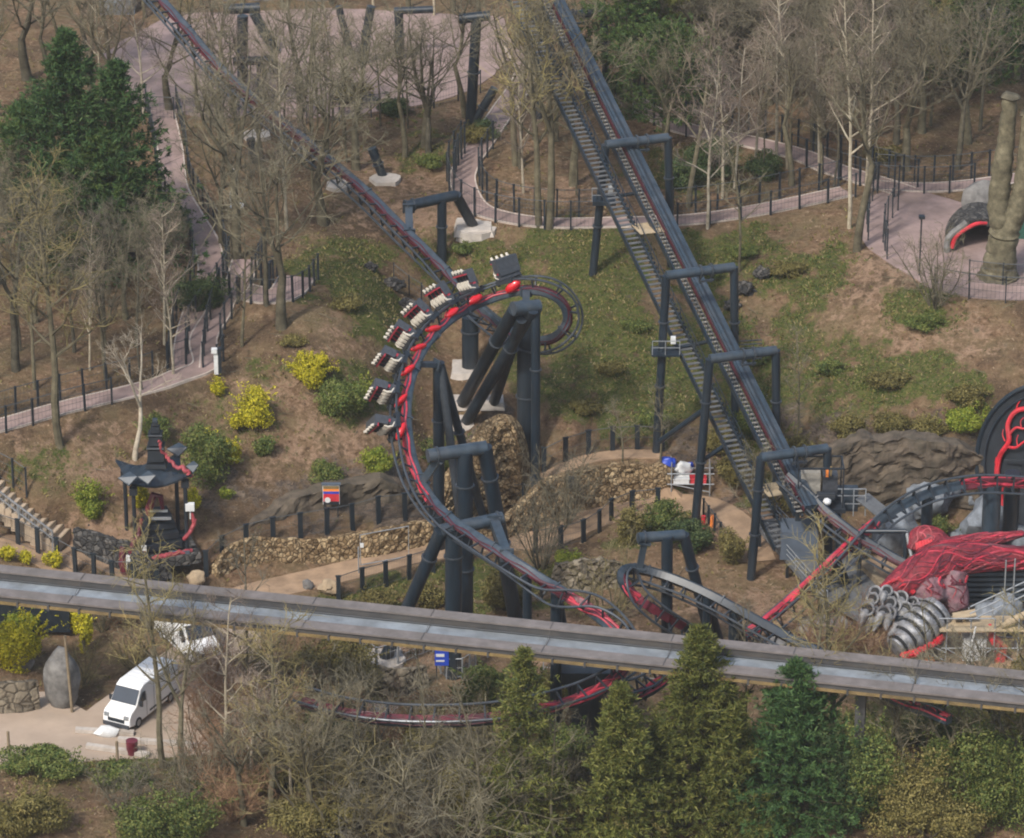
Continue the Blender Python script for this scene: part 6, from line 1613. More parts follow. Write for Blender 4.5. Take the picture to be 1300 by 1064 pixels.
# ---- trees one can pick out
for a in (
 ('oak1', 357, 416, 165, 'large forked bare tree with wide crown above the round yellow shrubs', .4, 'bare_tree', None, 1.05),
 ('ash0', 338, 388, 170, 'slim bare tree just left of the large forked tree', 1, 'bare_tree', None, .8),
 ('tall0', 307, 440, 285, 'small dark bare tree beside the tall lane fence', 2, 'bare_tree', None, 1.1),
 ('tall2', 76, 566, 235, 'tall bare tree on the slope left of the pale dead tree', 0, 'bare_tree', None, 1.2),
 ('dead', 171, 582, 430, 'small bleached dead tree behind the black gazebo', 1.2, 'dead_tree', None, 1.25),
 ('oak0', 544, 194, 25, 'thick trunked dark tree left of the winding path', .2, 'bare_tree', None, .95),
 ('tall2', 684, 288, -20, 'left of two tall stems standing in front of the winding path', .9, 'bare_tree', None, 1.15),
 ('ash1', 697, 290, -10, 'right of two tall stems standing in front of the winding path', 2.2, 'bare_tree', None, .95),
 ('tall1', 874, 262, 40, 'straight thick stemmed tree just right of the lift', 3, 'bare_tree', None, 1.3),
 ('birch0', 898, 290, 90, 'pale stemmed tree on the bank edge right of the lift', 0, 'birch_tree', None, 1.1),
 ('birch1', 917, 252, 70, 'white stemmed birch leaning right behind the winding path', 1, 'birch_tree', None, 1.1),
 ('thin0', 938, 345, 170, 'thin bare tree low on the mossy bank right of the lift', 2, 'bare_tree', None, 1.3),
 ('birch0', 932, 240, 60, 'white stemmed birch beside the thin tree on the bank', 2, 'birch_tree', None, 1.1),
 ('birch1', 958, 225, 40, 'birch with crooked white stem left of the leaning birch', 3, 'birch_tree', None, 1.1),
 ('birch0', 1000, 214, -10, 'leaning tall birch with bright white stem in the middle of the right wood', 4, 'birch_tree', None, 1.0),
 ('birch1', 986, 200, -20, 'straight pale stem just left of the leaning tall birch', 5, 'birch_tree', None, 1.0),
 ('ash2', 1088, 318, 50, 'many stemmed pale tree at the corner of the right square', .5, 'bare_tree', None, 1.05),
 ('birch1', 1078, 290, -10, 'tall pale stem rising left of the many stemmed tree', .5, 'birch_tree', None, .9),
 ('birch0', 1100, 235, -20, 'tall pale stem rising behind the many stemmed tree', 2.5, 'birch_tree', None, .9),
 ('shrub1', 1187, 388, 285, 'bare shrubby tree on the lower rim of the right square', 1, 'bare_shrub', None, .9),
 ('thin1', 1012, 565, 420, 'thin leafless sapling on the bank above the drive cabin', 1, 'bare_tree', None, 1.2),
 ('thin0', 790, 590, 510, 'grey leafless sapling on the ledge left of the blue sacks', 2, 'bare_tree', None, 1.8),
 ('thin1', 838, 600, 490, 'pale leafless sapling beside the blue sacks', 2, 'bare_tree', None, 1.8),
 ('shrub1', 686, 722, 600, 'leafless shrub in the gorge right of the lower T support', 2, 'bare_shrub', None, .7),
 ('shrub0', 770, 790, 695, 'pale leafless shrub growing over the track before it meets the beam', 2, 'bare_shrub', None, 1.1),
 ('shrub1', 716, 668, 560, 'dark leafless shrub at the foot of the curved stone wall', 3, 'bare_shrub', None, .9),
 ('thin0', 950, 710, 560, 'thin russet twigged sapling left of the stairway foot', 4, 'bare_tree', None, 1.2),
): 
    base = 4.0 if a[0].startswith('shrub') else 10.0
    plant(*a, base=base)
# foreground trees, in front of the beam
for a in (
 ('tall2', 207, 975, 690, 'mossy bare tree in front of the beam directly right of the van', .3, 'bare_tree', None, 1.1, 10, 'tree'),
 ('ash1', 228, 985, 770, 'darker bare tree close behind the mossy one right of the van', 1.4, 'bare_tree', None, 1.0, 10, 'tree'),
 ('birch0', 284, 985, 765, 'white stemmed birch in the foreground right of the vans', 2, 'birch_tree', None, 1.1, 10, 'tree'),
 ('birch1', 318, 1010, 850, 'low leaning pale stemmed birch at the bottom edge', 3, 'birch_tree', None, 1.5, 10, 'tree'),
 ('birch0', 372, 1020, 880, 'small pale birch in the scrub at the bottom edge', 4, 'birch_tree', None, 1.5, 10, 'tree'),
 ('thin0', 322, 930, 690, 'thin bare sapling rising past the beam left of the gorge path', 1, 'bare_tree', None, 1.1, 10, 'tree'),
 ('tall2', 1058, 1000, 700, 'yellow twigged bare tree crossing the beam right of the green pine', .6, 'bare_tree', None, 1.3, 10, 'tree'),
 ('thin1', 945, 965, 770, 'slender bare sapling between the two dark conifers', .6, 'bare_tree', None, 1.0, 10, 'tree'),
 ('ash2', 1245, 985, 812, 'bushy yellow brown bare tree over the beam at lower right', .6, 'bare_tree', None, 1.3, 10, 'tree'),
 ('tall2', 1300, 985, 770, 'bare tree at the right edge over the end of the beam', 1.6, 'bare_tree', None, 1.3, 10, 'tree'),
 ('thin0', 1180, 960, 770, 'thin bare sapling over the beam left of the bushy bare tree', 1.6, 'bare_tree', None, 1.2, 10, 'tree'),
 ('thin1', 537, 985, 820, 'thin bare sapling in front of the low track', 1.6, 'bare_tree', None, 1.4, 10, 'tree'),
 ('thin0', 480, 990, 840, 'bare sapling at the left end of the low track', 2.6, 'bare_tree', None, 1.6, 10, 'tree'),
 ('russet', 1062, 850, 758, 'russet leafless thicket behind the beam left of the claws', 1, 'bare_shrub', None, 1.2, 4, 'shrub'),
 ('russet', 1095, 850, 775, 'russet leafless bush against the claws', 2, 'bare_shrub', None, 1.1, 4, 'shrub'),
 ('russet', 1025, 846, 785, 'russet leafless bush beside the long grey rock', 3, 'bare_shrub', None, 1.0, 4, 'shrub'),
): plant(*a)
for a in (
 ('ash0', 300, 330, 60, 'wide bare tree left of the large forked tree, crown over the ramp', 1, 'bare_tree', None, 1.3), ('oak2', 410, 285, 70, 'wide bare tree between forked tree and descending track', 2, 'bare_tree', None, 1.2), ('oak1', 385, 205, 0, 'broad bare tree in front of the dark frame support', 4, 'bare_tree', None, 1.2),
 ('oak0', 452, 215, 20, 'broad bare tree just above the descending track', .5, 'bare_tree', None, 1.1), ('oak2', 215, 140, -30, 'broad bare tree at the left rim of the pink square', 2.5, 'bare_tree', None, 1.2),
 ('ash2', 590, 150, -20, 'bare tree beside the tall dark post with the slanting prop', 3.5, 'bare_tree', None, 1.2), ('ash1', 655, 210, -10, 'bare tree inside the bend of the winding path', 4.5, 'bare_tree', None, 1.1), ('oak1', 728, 235, 30, 'broad bare tree in front of the upper stairway', .2, 'bare_tree', None, 1.1), ('ash0', 20, 470, 250, 'broad bare tree at the left edge above the bank path', 1.1, 'bare_tree', None, 1.3), ('ash2', 215, 420, 260, 'broad bare tree at the right side of the left wood', 3.1, 'bare_tree', None, 1.1),
 ('oak0', 1150, 215, 20, 'broad bare tree behind the fork of the woodland paths', .3, 'bare_tree', None, 1.2), ('ash1', 1215, 215, 30, 'bare tree just behind the far fence near the pollard', 1.3, 'bare_tree', None, 1.2), ('oak2', 1035, 188, 0, 'broad bare tree right of the leaning tall birch', 2.3, 'bare_tree', None, 1.1), ('ash0', 845, 215, 40, 'bare tree close to the right of the lift', 3.3, 'bare_tree', None, 1.0),
): plant(*a)
for a in (
 ('thin0', 452, 1070, 868, 'bare scrubby tree in front of the left part of the low track', .3, -50), ('ash0', 395, 1068, 872, 'bare scrubby tree left of the low track end', 4.3, -50), ('tall2', 348, 1060, 805, 'upright bare tree in the scrub right of the birches', 5.3, -48),
 ('thin1', 545, 1075, 872, 'slender bare tree in front of the middle of the low track', 1.1, -51), ('thin0', 610, 1078, 868, 'slender bare tree just left of the see-through conifer', 2.1, -51.5), ('shrub1', 500, 1075, 940, 'twiggy bush below the left part of the low track', 2.2, -51), ('shrub1', 580, 1078, 935, 'twiggy bush below the right part of the low track', 3.2, -51.5), ('shrub0', 430, 1072, 930, 'twiggy bush below the end of the low track', 4.2, -50.5),
 ('thin0', 705, 1080, 905, 'bare tree between the two olive conifers in front of the low track', .7, -51),
 ('ash1', 310, 1062, 890, 'low bare tree at the bottom edge between two pale birches', 3.7, -48.5),
 ('ash2', 1130, 1035, 850, 'bare tree rising from the green thicket below the beam', .3), ('ash1', 1195, 1040, 840, 'second bare tree rising from the green thicket below the beam', 1.3), ('ash0', 1275, 1040, 830, 'bare tree rising from the thicket at the right edge', 2.3), ('tall2', 1020, 1010, 770, 'yellow twigged bare tree behind the dark pine', 4.3),
): plant(*a[:6], 'bare_shrub' if a[0].startswith('shrub') else 'bare_tree', 'bare trees along the bottom', 1.4, base=4.0 if a[0].startswith('shrub') else 10.0, y=a[6] if len(a) > 6 else None)
# ---- scrub of leafless bushes along the bottom
NTH = ORD + ['nineteenth', 'twentieth'] + ['twenty-' + o for o in ORD[:9]] + ['thirtieth'] + ['thirty-' + o for o in ORD[:9]] + ['fortieth'] + ['forty-' + o for o in ORD[:9]]
random.seed(21); rows = [(262, 915, 70), (300, 905, 75), (345, 900, 85), (335, 955, 95), (385, 930, 95), (395, 985, 90), (430, 955, 85), (450, 1000, 90), (130, 800, 60), (170, 850, 60), (105, 870, 60), (150, 790, 50), (265, 870, 70), (500, 1000, 80), (560, 1000, 80), (600, 985, 70), (240, 1020, 90), (300, 1040, 90), (160, 1040, 80), (1120, 985, 70), (1150, 1020, 80), (440, 880, 45), (720, 1000, 70), (830, 1000, 60), (1010, 1040, 80)]
rows += [(310, 860, 70), (350, 850, 70), (380, 870, 75), (290, 960, 90), (325, 1000, 90), (410, 905, 80), (440, 930, 80), (500, 950, 70), (540, 940, 60), (585, 945, 60), (630, 950, 70), (365, 990, 90), (270, 990, 95), (1140, 905, 50), (1290, 930, 80), (1210, 930, 70)]
rows.sort()
for k, (px, py, h) in enumerate(rows):
    key = ('shrub0', 'shrub1', 'russet', 'shrub1')[k % 4]
    if 255 < px < 305: key = 'russet'
    g = G(px, py); hh = h / (pxm(g) * .914)
    tree(key, g, hh / 4.0, rnd(0, 6.28), f'bare twiggy bush, {NTH[k]} from the left in the scrub below the beam', 'bare_shrub', 'shrub', 'leafless bushes below the beam', 1.25)
# ---- woods: trees filling the back, listed by photo foot position; each zone is counted from the left
def zone(name_label, pts, keys, hmin, hmax, group, squash=(1.0, 1.25)):
    pts = sorted(pts)
    for k, (px, py) in enumerate(pts):
        g = G(px, py); h = rnd(hmin, hmax); key = keys[random.randrange(len(keys))]
        nm = 'birch_tree' if key.startswith('birch') else 'bare_tree'
        tree(key, g - [0, 0, .1], h / 10, rnd(0, 6.28), name_label.format(ORD[k]), nm, 'tree', group, rnd(*squash))
random.seed(5)
def scatter(n, x0, x1, y0, y1, dmin, avoid=()):
    L = []; tries = 0
    while len(L) < n and tries < 4000:
        tries += 1; x, y = rnd(x0, x1), rnd(y0, y1)
        if any((x - a) ** 2 + ((y - b) * 2.2) ** 2 < dmin ** 2 for a, b in L): continue
        if any(ax0 < x < ax1 and ay0 < y < ay1 for ax0, ay0, ax1, ay1 in avoid): continue
        L.append((x, y))
    return L
allk = ['oak0', 'oak1', 'oak2', 'ash0', 'ash1', 'ash2', 'tall0', 'tall1', 'tall2', 'thin0', 'birch0']
slim = ['tall0', 'tall1', 'tall2', 'thin0', 'thin1', 'ash0', 'ash2', 'birch1']
zone('bare tree in the left wood nearest the bank path, {} from the left', scatter(13, -30, 235, 430, 500, 18), slim + ['ash1'], 7, 11, 'bare trees of the left wood')
zone('bare tree in the left wood below the big pine, {} from the left', scatter(14, -40, 210, 345, 415, 20), allk, 7, 10, 'bare trees of the left wood')
zone('bare tree in the left wood in front of the big pine, {} from the left', scatter(4, -40, 60, 270, 335, 26), slim, 6, 9, 'bare trees of the left wood')
zone('bare tree behind the big pine, {} from the left', scatter(10, -40, 140, 70, 160, 24), allk, 10, 14, 'bare trees of the left wood')
zone('bare tree between the ramp and the descending track, {} from the left', scatter(10, 236, 400, 165, 320, 28, ((236, 165, 262, 330),)), slim + ['oak2'], 9, 13, 'bare trees between ramp and track')
zone('bare tree on the near side of the big pink square, {} from the left', scatter(8, 170, 430, 140, 165, 24), slim, 9, 12, 'bare trees around the big pink square')
zone('bare tree near the arm support and track, {} from the left', scatter(8, 400, 560, 150, 225, 26), slim + ['oak1'], 8, 12, 'bare trees around the big pink square')
zone('bare tree on the far side of the big pink square, {} from the left', scatter(13, 150, 640, 2, 26, 22), slim, 10, 13, 'bare trees around the big pink square')
zone('bare tree inside the loop of the winding path, {} from the left', scatter(8, 640, 745, 120, 255, 24), slim, 8, 12, 'bare trees around the lift')
zone('bare tree in the right wood just behind the woodland path, {} from the left', scatter(18, 850, 1290, 128, 185, 18, ((850, 150, 940, 185),)), allk, 10, 14, 'bare trees of the right wood')
zone('bare tree in the middle rows of the right wood, {} from the left', scatter(18, 800, 1240, 85, 130, 17), allk, 10, 14, 'bare trees of the right wood')
zone('bare tree in the second rear row of the right wood, {} from the left', scatter(16, 790, 1320, 52, 84, 18), allk, 10, 14, 'bare trees of the right wood')
zone('bare tree in the rear rows of the right wood, {} from the left', scatter(18, 790, 1320, 15, 50, 18), allk, 10, 14, 'bare trees of the right wood')
zone('bare tree between the woodland path and the winding path, {} from the left', scatter(8, 960, 1110, 205, 240, 18), slim, 8, 12, 'bare trees of the right wood')

# ---- pollarded tree
g = G(1268, 352); pt = thing('pollarded_tree', 'massive pollarded tree with two cut limbs at the right edge', 'tree', g)
mb = MB(); r9 = np.random.default_rng(3)
def limb(pxs, rad):
    Q = catmull([np.append(at_y(a, b, g[1] + dy), r_) for (a, b, dy), r_ in zip(pxs, rad)], 6); Q[:, :3] += r9.normal(0, .03, Q[:, :3].shape); mb.tube(Q[:, :3], Q[:, 3] * (1 + .035 * np.sin(np.arange(len(Q)) * 2.3) + r9.normal(0, .025, len(Q))), 12)
limb([(1266, 362, 0), (1268, 345, 0), (1272, 315, 0), (1276, 292, 0)], [1.75, 1.35, 1.10, 1.12])
limb([(1276, 296, 0), (1268, 262, .2), (1272, 215, .3), (1278, 170, .3), (1282, 124, .2)], [.95, .84, .74, .62, .52])
limb([(1276, 296, 0), (1288, 272, -.2), (1298, 240, -.3), (1303, 195, -.2), (1306, 146, 0)], [.9, .8, .7, .6, .5])
limb([(1276, 240, .2), (1288, 236, .2)], [.25, .2])
mb.build('trunk', M['bark'], pt, True)
for a, b in ((1283, 123), (1307, 145)): MB().blob(at_y(a, b, g[1] + .2), (.7, .7, .34), a, .35).build('cut_knob', M['bark'], pt, True)
# ---- leafy shrubs: leaf faces through a lumpy volume, with stems
def leaf_cloud(c, rad, n, size, seed, lumps=7, shell=.55, squash=.75):
    r = np.random.default_rng(seed); c = np.asarray(c, float); rad = np.asarray(rad, float)
    lc = r.normal(0, 1, (lumps, 3)); lc /= np.linalg.norm(lc, axis=1)[:, None]; lc *= r.uniform(.25, .72, (lumps, 1)); lr = r.uniform(.28, .60, lumps)
    wl = r.uniform(.25, 1.4, lumps); pick = r.choice(lumps, n, p=wl / wl.sum()); d = r.normal(0, 1, (n, 3)); d /= np.linalg.norm(d, axis=1)[:, None]
    rr = shell + (1 - shell) * r.random(n) ** .6
    P = (lc[pick] + d * (lr[pick] * rr)[:, None]) * rad + c
    nn = d + r.normal(0, .55, (n, 3)); nn /= np.linalg.norm(nn, axis=1)[:, None]
    a = np.cross(nn, r.normal(0, 1, (n, 3))); a /= np.linalg.norm(a, axis=1)[:, None]; b = np.cross(nn, a)
    s = size * r.uniform(.55, 1.3, n); a = a * s[:, None]; b = b * (s * squash * .6)[:, None]
    # a share of the leaves sits on sprigs that stick out of the outline, and some lumps are thin
    ns_ = 26; sd = r.normal(0, 1, (ns_, 3)); sd[:, 2] = np.abs(sd[:, 2]) * .8; sd /= np.linalg.norm(sd, axis=1)[:, None]; m = r.random(n) < .09; k_ = r.integers(0, ns_, n)
    tt = r.uniform(.5, 1.0, n)[:, None] * r.uniform(.85, 1.38, ns_)[k_][:, None]
    P = np.where(m[:, None], c + sd[k_] * tt * rad + r.normal(0, .05, (n, 3)), P)
    P += r.normal(0, .04, (n, 3))
    return np.stack([P - a, P - b, P + a, P + b], 1)
def bush(px, py, w, h, mat, label, n=None, group=None, name='leafy_shrub', size=.13, cat='shrub', lumps=11, yscale=.8, seed=None):
    size *= .66
    """px, py: middle of the foot"""
    g = G(px, py); k = pxm(g); rx = w / 2 / k; rz = h / 2 / (k * .914)
    seed = seed or int(px * 7 + py); n = n or int(min(16000, max(1500, 900 * rx * rz * 5)))
    r = thing(name, label, cat, g, group)
    MB().quads(leaf_cloud(g + [0, 0, rz * .92], (rx * 1.08, rx * yscale, rz * 1.1), n, size, seed, lumps)).build('foliage', M[mat] if isinstance(mat, str) else mat, r)
    st = MB(); rr = np.random.default_rng(seed)
    for i in range(7):
        a = rr.uniform(0, 6.28); st.tube([g + [0, 0, -.15], g + np.array([math.cos(a) * rx * .3, math.sin(a) * rx * .3, rz * .7]), g + np.array([math.cos(a) * rx * .6, math.sin(a) * rx * .6, rz * 1.4])], [.05, .035, .012], 5, False)
    st.build('stem', M['bark'], r)
    return r
for a in (
 (397, 492, 54, 46, 'leaf_yellow', 'round bright yellow shrub highest on the left bank'),
 (322, 543, 50, 56, 'leaf_yellow', 'bright yellow shrub in the middle of the left bank'),
 (303, 548, 30, 30, 'leaf_yellow', 'small yellow shrub touching the left side of the middle one'),
 (278, 502, 22, 24, 'leaf_yellow', 'little yellow shrub beside the path end on the left bank'),
 (118, 654, 46, 46, 'leaf_lime', 'round lime green shrub left of the gazebo'),
 (432, 530, 66, 52, 'leaf_green', 'broad green shrub below the highest yellow one'),
 (268, 612, 64, 74, 'leaf_green', 'large green shrub right of the gazebo spire'),
 (262, 568, 28, 26, 'leaf_yellow', 'yellow tuft growing on top of the large green shrub'),
 (294, 590, 24, 34, 'leaf_yellow', 'yellow tuft on the right side of the large green shrub'),
 (338, 578, 30, 26, 'leaf_green', 'small green shrub below the middle yellow one'),
 (414, 614, 44, 30, 'leaf_green', 'flat green shrub above the ride sign'),
 (478, 600, 44, 32, 'leaf_lime', 'lime green shrub left of the track bend'),
 (462, 515, 40, 36, 'leaf_lime', 'lime shrub behind the lowest row of the train'),
 (288, 634, 20, 16, 'leaf_lime', 'tiny lime shrub right of the gazebo'),
 (244, 648, 22, 30, 'leaf_yellow', 'small yellow shrub close behind the gazebo posts'),
 (196, 560, 44, 36, 'leaf_green', 'green shrub behind the gazebo spire'),
 (178, 650, 24, 40, 'leaf_yellow', 'yellow shrub seen through the gazebo'),
 (10, 712, 26, 20, 'leaf_yellow', 'yellow shrub on the terrace at the far left above the beam'),
 (32, 716, 18, 18, 'leaf_yellow', 'middle yellow shrub on the terrace above the beam'),
 (68, 722, 24, 24, 'leaf_yellow', 'rightmost yellow shrub on the terrace above the beam'),
 (170, 742, 16, 20, 'leaf_olive', 'small olive shrub below the white and red sign'),
 (840, 678, 70, 40, 'leaf_green', 'wide green bush filling the gap below the curved wall'),
 (872, 700, 60, 40, 'leaf_dark', 'darker green bush behind the arm support'),
 (930, 716, 40, 46, 'leaf_olive', 'olive bush beside the earth path handrail'),
 (800, 690, 40, 50, 'leaf_olive', 'olive creeper covered bush left of the arm support'),
 (480, 772, 60, 24, 'leaf_olive', 'olive shrub above the beam near the long support leg'),
 (540, 770, 60, 34, 'leaf_olive', 'olive shrub between long leg and thick column'),
 (640, 775, 70, 50, 'leaf_olive', 'olive shrub between the columns and the track'),
 (720, 722, 36, 26, 'leaf_lime', 'lime shrub by the dark curving fence'),
 (930, 620, 40, 50, 'leaf_olive', 'yellowish grass clump right of the tubular rack'),
 (990, 650, 50, 50, 'leaf_olive', 'yellow green clump under the bottom of the lift'),
 (1172, 418, 50, 20, 'leaf_green', 'low green scrub under the lower rim of the right square'), (1128, 492, 64, 20, 'leaf_olive', 'low olive scrub in the middle of the right bank'), (1228, 512, 60, 22, 'leaf_olive', 'low olive scrub on the right bank near the veined disc'), (962, 462, 44, 20, 'leaf_green', 'low green scrub right of the second lowest lift frame'), (905, 352, 36, 16, 'leaf_green', 'low green scrub beside the lift above the mossy gully'), (1002, 352, 50, 18, 'leaf_olive', 'low olive scrub above the mossy gully'), (945, 326, 44, 14, 'leaf_green', 'low green scrub under the winding path right of the lift'), (1052, 474, 46, 18, 'leaf_green', 'low green scrub left of the middle of the right bank'), (778, 474, 40, 16, 'leaf_olive', 'low olive scrub on the bank left of the stairway'), (742, 524, 46, 18, 'leaf_olive', 'low olive scrub right of the tall column'), (828, 542, 50, 22, 'leaf_green', 'green scrub beside the long left lift leg'), (806, 420, 40, 14, 'leaf_green', 'low green scrub on the bank beside the stairway platform'),
 (640, 330, 44, 12, 'leaf_olive', 'low olive scrub below the winding path above the ring'), (590, 322, 40, 14, 'leaf_green', 'low green scrub behind the arm support post'), (440, 392, 50, 16, 'leaf_olive', 'low olive scrub on the moss left of the train'), (370, 440, 40, 14, 'leaf_olive', 'low olive scrub by the foot of the large forked tree'),
 (560, 600, 50, 40, 'leaf_green', 'green bush at the cliff top behind the tripod support'),
 (1075, 556, 56, 26, 'leaf_olive', 'olive ivy clump over the left part of the right cliff'), (1128, 548, 60, 26, 'leaf_olive', 'olive ivy clump over the highest part of the right cliff'), (1180, 552, 56, 24, 'leaf_olive', 'olive ivy clump right of the highest part of the cliff'), (1228, 548, 60, 30, 'leaf_lime', 'yellow green ivy clump on the cliff beside the veined disc'), (1010, 600, 60, 50, 'leaf_olive', 'olive scrub on the slope just left of the right cliff'), (960, 560, 60, 50, 'leaf_green', 'green scrub between the lift legs and the right cliff'), (920, 580, 50, 40, 'leaf_olive', 'olive scrub under the lift near its second lowest frame'),
 (1196, 686, 40, 30, 'leaf_green', 'green bush between rocks under the track arch'),
): bush(*a)
# woodland evergreens and undergrowth
for a in (
 (250, 395, 70, 50, 'leaf_dark', 'dark evergreen bush beside the lane'), (865, 240, 60, 40, 'leaf_dark', 'dark laurel bush just right of the lift on the path'), (905, 225, 80, 44, 'leaf_dark', 'wide dark laurel bush behind the white birches'),
 (970, 228, 50, 36, 'leaf_dark', 'dark laurel bush left of the leaning tall birch'), (545, 212, 44, 16, 'leaf_green', 'low ivy mound round the foot of the thick dark tree'), (500, 145, 50, 24, 'leaf_dark', 'dark green bush at the near rim of the pink square'), (620, 175, 40, 24, 'leaf_dark', 'dark bush left of the winding path bend'),
 (770, 130, 50, 40, 'leaf_green', 'green holly bush behind the lift'), (226, 300, 40, 40, 'leaf_dark', 'dark green bush at the foot of the big pine'), (60, 290, 60, 44, 'leaf_dark', 'dark bush left below the big pine'),
 (600, 180, 50, 20, 'leaf_olive', 'brown green mound under the slanting prop'), (1120, 205, 50, 20, 'leaf_olive', 'russet undergrowth behind the path fork'), (450, 130, 60, 24, 'leaf_olive', 'olive undergrowth on the near rim of the pink square'),
): bush(*a)
# foreground foliage
for a in (
 (30, 850, 80, 76, 'leaf_yellow', 'golden ivy mass over the dark screen at lower left'), (86, 800, 44, 44, 'leaf_yellow', 'golden shrub above the standing stone'), (24, 800, 60, 40, 'leaf_lime', 'lime topped ivy just under the beam at far left'), (108, 830, 24, 60, 'leaf_yellow', 'narrow golden column of ivy beside the thin pole'),
 (430, 880, 110, 80, 'leaf_olive', 'broad olive scrub bush under the beam left of the grey fence'), (420, 870, 70, 50, 'leaf_green', 'green shrub under the beam left of the grey fence'), (620, 905, 90, 66, 'leaf_green', 'green laurel bush under the beam by the green pylon'), (735, 890, 70, 44, 'leaf_green', 'green bush left of the very wide dark column'),
 (690, 905, 60, 50, 'leaf_olive', 'olive bush between the green laurels'), (1098, 1050, 120, 150, 'leaf_green', 'dense green bush below the beam right of the pine'), (1165, 1048, 130, 120, 'leaf_olive', 'olive bramble mass in front of the short red track at lower right'), (1235, 1046, 130, 140, 'leaf_green', 'green thicket under the beam beside the bushy bare tree'), (1300, 1050, 120, 150, 'leaf_green', 'green thicket at the right edge below the beam'), (1062, 1056, 90, 150, 'leaf_dark', 'dark laurel close against the right side of the pine'), (1180, 975, 130, 90, 'leaf_green', 'large dense green bush below the beam at lower right'), (1270, 970, 120, 80, 'leaf_olive', 'olive bush at the lower right edge'),
 (1230, 1020, 130, 70, 'leaf_lime', 'lime green bush along the bottom right edge'), (1110, 1030, 120, 70, 'leaf_green', 'green bush along the bottom edge right of the pine'), (50, 985, 110, 34, 'leaf_green', 'low clipped green hedge at the lower left corner'), (150, 992, 80, 26, 'leaf_green', 'low green hedge in front of the van yard'),
 (480, 1000, 120, 60, 'leaf_olive', 'olive scrub bush at the bottom left of centre'), (720, 985, 90, 70, 'leaf_green', 'green laurel between the small conifer and the see-through one'), (560, 965, 110, 60, 'leaf_olive', 'olive scrub right below the middle of the low track'), (690, 1050, 120, 70, 'leaf_olive', 'olive scrub below the small pointed conifer'), (418, 958, 80, 62, 'leaf_dark', 'dark evergreen bush at the left end of the low track'), (400, 1060, 150, 60, 'leaf_olive', 'long olive scrub mound at the bottom edge'), (800, 1060, 140, 70, 'leaf_olive', 'olive scrub at the bottom edge below the conifers'), (960, 1062, 120, 60, 'leaf_green', 'green bush at the bottom edge below the dark pine'), (1180, 1064, 140, 50, 'leaf_olive', 'olive scrub mound at the bottom edge on the right'), (600, 1040, 140, 80, 'leaf_olive', 'wide olive scrub bush at the bottom centre'), (340, 1000, 100, 50, 'leaf_olive', 'olive bramble bush at the bottom among birches'), (30, 1060, 130, 60, 'leaf_olive', 'olive bush in the lowest left corner'), (220, 1064, 130, 60, 'leaf_green', 'green bush at the bottom edge below the yard'),
 (1320, 900, 80, 90, 'leaf_olive', 'olive bush at the right edge under the beam'), (385, 905, 40, 36, 'twig_red', 'small russet leaved bush under the beam'), (420, 908, 22, 20, 'leaf_yellow', 'tiny golden tuft by the low track end'),
): bush(*a, size=.15)
# ---- conifers
def conifer(px, py, top, wpx, mat, label, seed, n_wh=26, droop=-.25, name='conifer', spread=1.0, crown_from=.06, blade=.30, per=46, ypos=None, irregular=.25, trunk_r=.16, pine=False):
    g = G(px, py); h = height_for(g, top); rx = wpx / 2 / pxm(g)
    r = np.random.default_rng(seed); root = thing(name, label, 'conifer', g)
    tr_ = MB().tube([g - [0, 0, .3], g + [0, 0, h * .5], g + [0, 0, h]], [trunk_r * 1.2, trunk_r * .7, .02], 8); Q4 = []
    def needles(P, D, n, ln):
        i = r.integers(0, len(P), n); p = P[i] + r.normal(0, .08, (n, 3)); d = D[i] + r.normal(0, .55, (n, 3)); d /= np.linalg.norm(d, axis=1)[:, None]
        s = np.cross(d, r.normal(0, 1, (n, 3))); s /= np.linalg.norm(s, axis=1)[:, None]
        L = ln * r.uniform(.5, 1.2, n)[:, None]; w = L * .16
        return np.stack([p - s * w, p + s * w, p + d * L + s * w * .3, p + d * L - s * w * .3], 1)
    for i in range(n_wh):
        t = crown_from + (1 - crown_from) * (i + .5) / n_wh
        prof = (1 - t) ** .75 if not pine else (math.sin(math.pi * min(1, (t * .8 + .22))) ** .6)
        for j in range(7):
            a = r.uniform(0, 6.28); L = rx * prof * (1 + r.normal(0, irregular)) * spread + .15; L = max(.2, L)
            p0 = g + np.array([0, 0, h * t]); d = np.array([math.cos(a), math.sin(a), droop * (1 - t) + (.5 * t if not pine else .25)]); d /= np.linalg.norm(d)
            k = 7; ss = np.linspace(.12, 1, k)[:, None]; P = p0 + d * L * ss + np.array([0, 0, 1]) * (ss ** 2) * L * (.12 if not pine else .2)
            tr_.tube(np.vstack([p0, P[[2, 4, 6]]]), [.04, .028, .018, .008], 4, False)
            side = np.cross(d, [0, 0, 1.0]); D = np.repeat(d[None], k, 0) * .6 + np.array([0, 0, .35])
            m_ = int(per * (.35 + .65 * L / max(.3, rx)))
            Q4.append(needles(P + r.normal(0, .10 + L * .07, P.shape), D, m_, blade))
            for sg in (-1, 1):
                PP = P[3:] + side * sg * L * np.linspace(.06, .26, 4)[:, None]; Q4.append(needles(PP + r.normal(0, .06, PP.shape), np.repeat((d * .5 + side * sg * .6)[None], 4, 0), m_ // 2, blade))
    tr_.build('trunk', M['bark'], root, True)
    MB().quads(np.concatenate(Q4)).build('crown', M[mat], root)
conifer(885, 1035, 800, 150, 'needle_olive', 'pointed olive green conifer in front of the beam left of the dark pine', 1, n_wh=40, per=120, irregular=.22)
conifer(1006, 1050, 845, 150, 'needle_blue', 'dense dark green pine in front of the beam at lower right', 2, n_wh=34, droop=.1, per=120, crown_from=.03, blade=.30, irregular=.2, spread=1.1)
conifer(786, 1072, 872, 96, 'needle_olive', 'small pointed olive conifer in front of the low track', 3, n_wh=30, per=100)
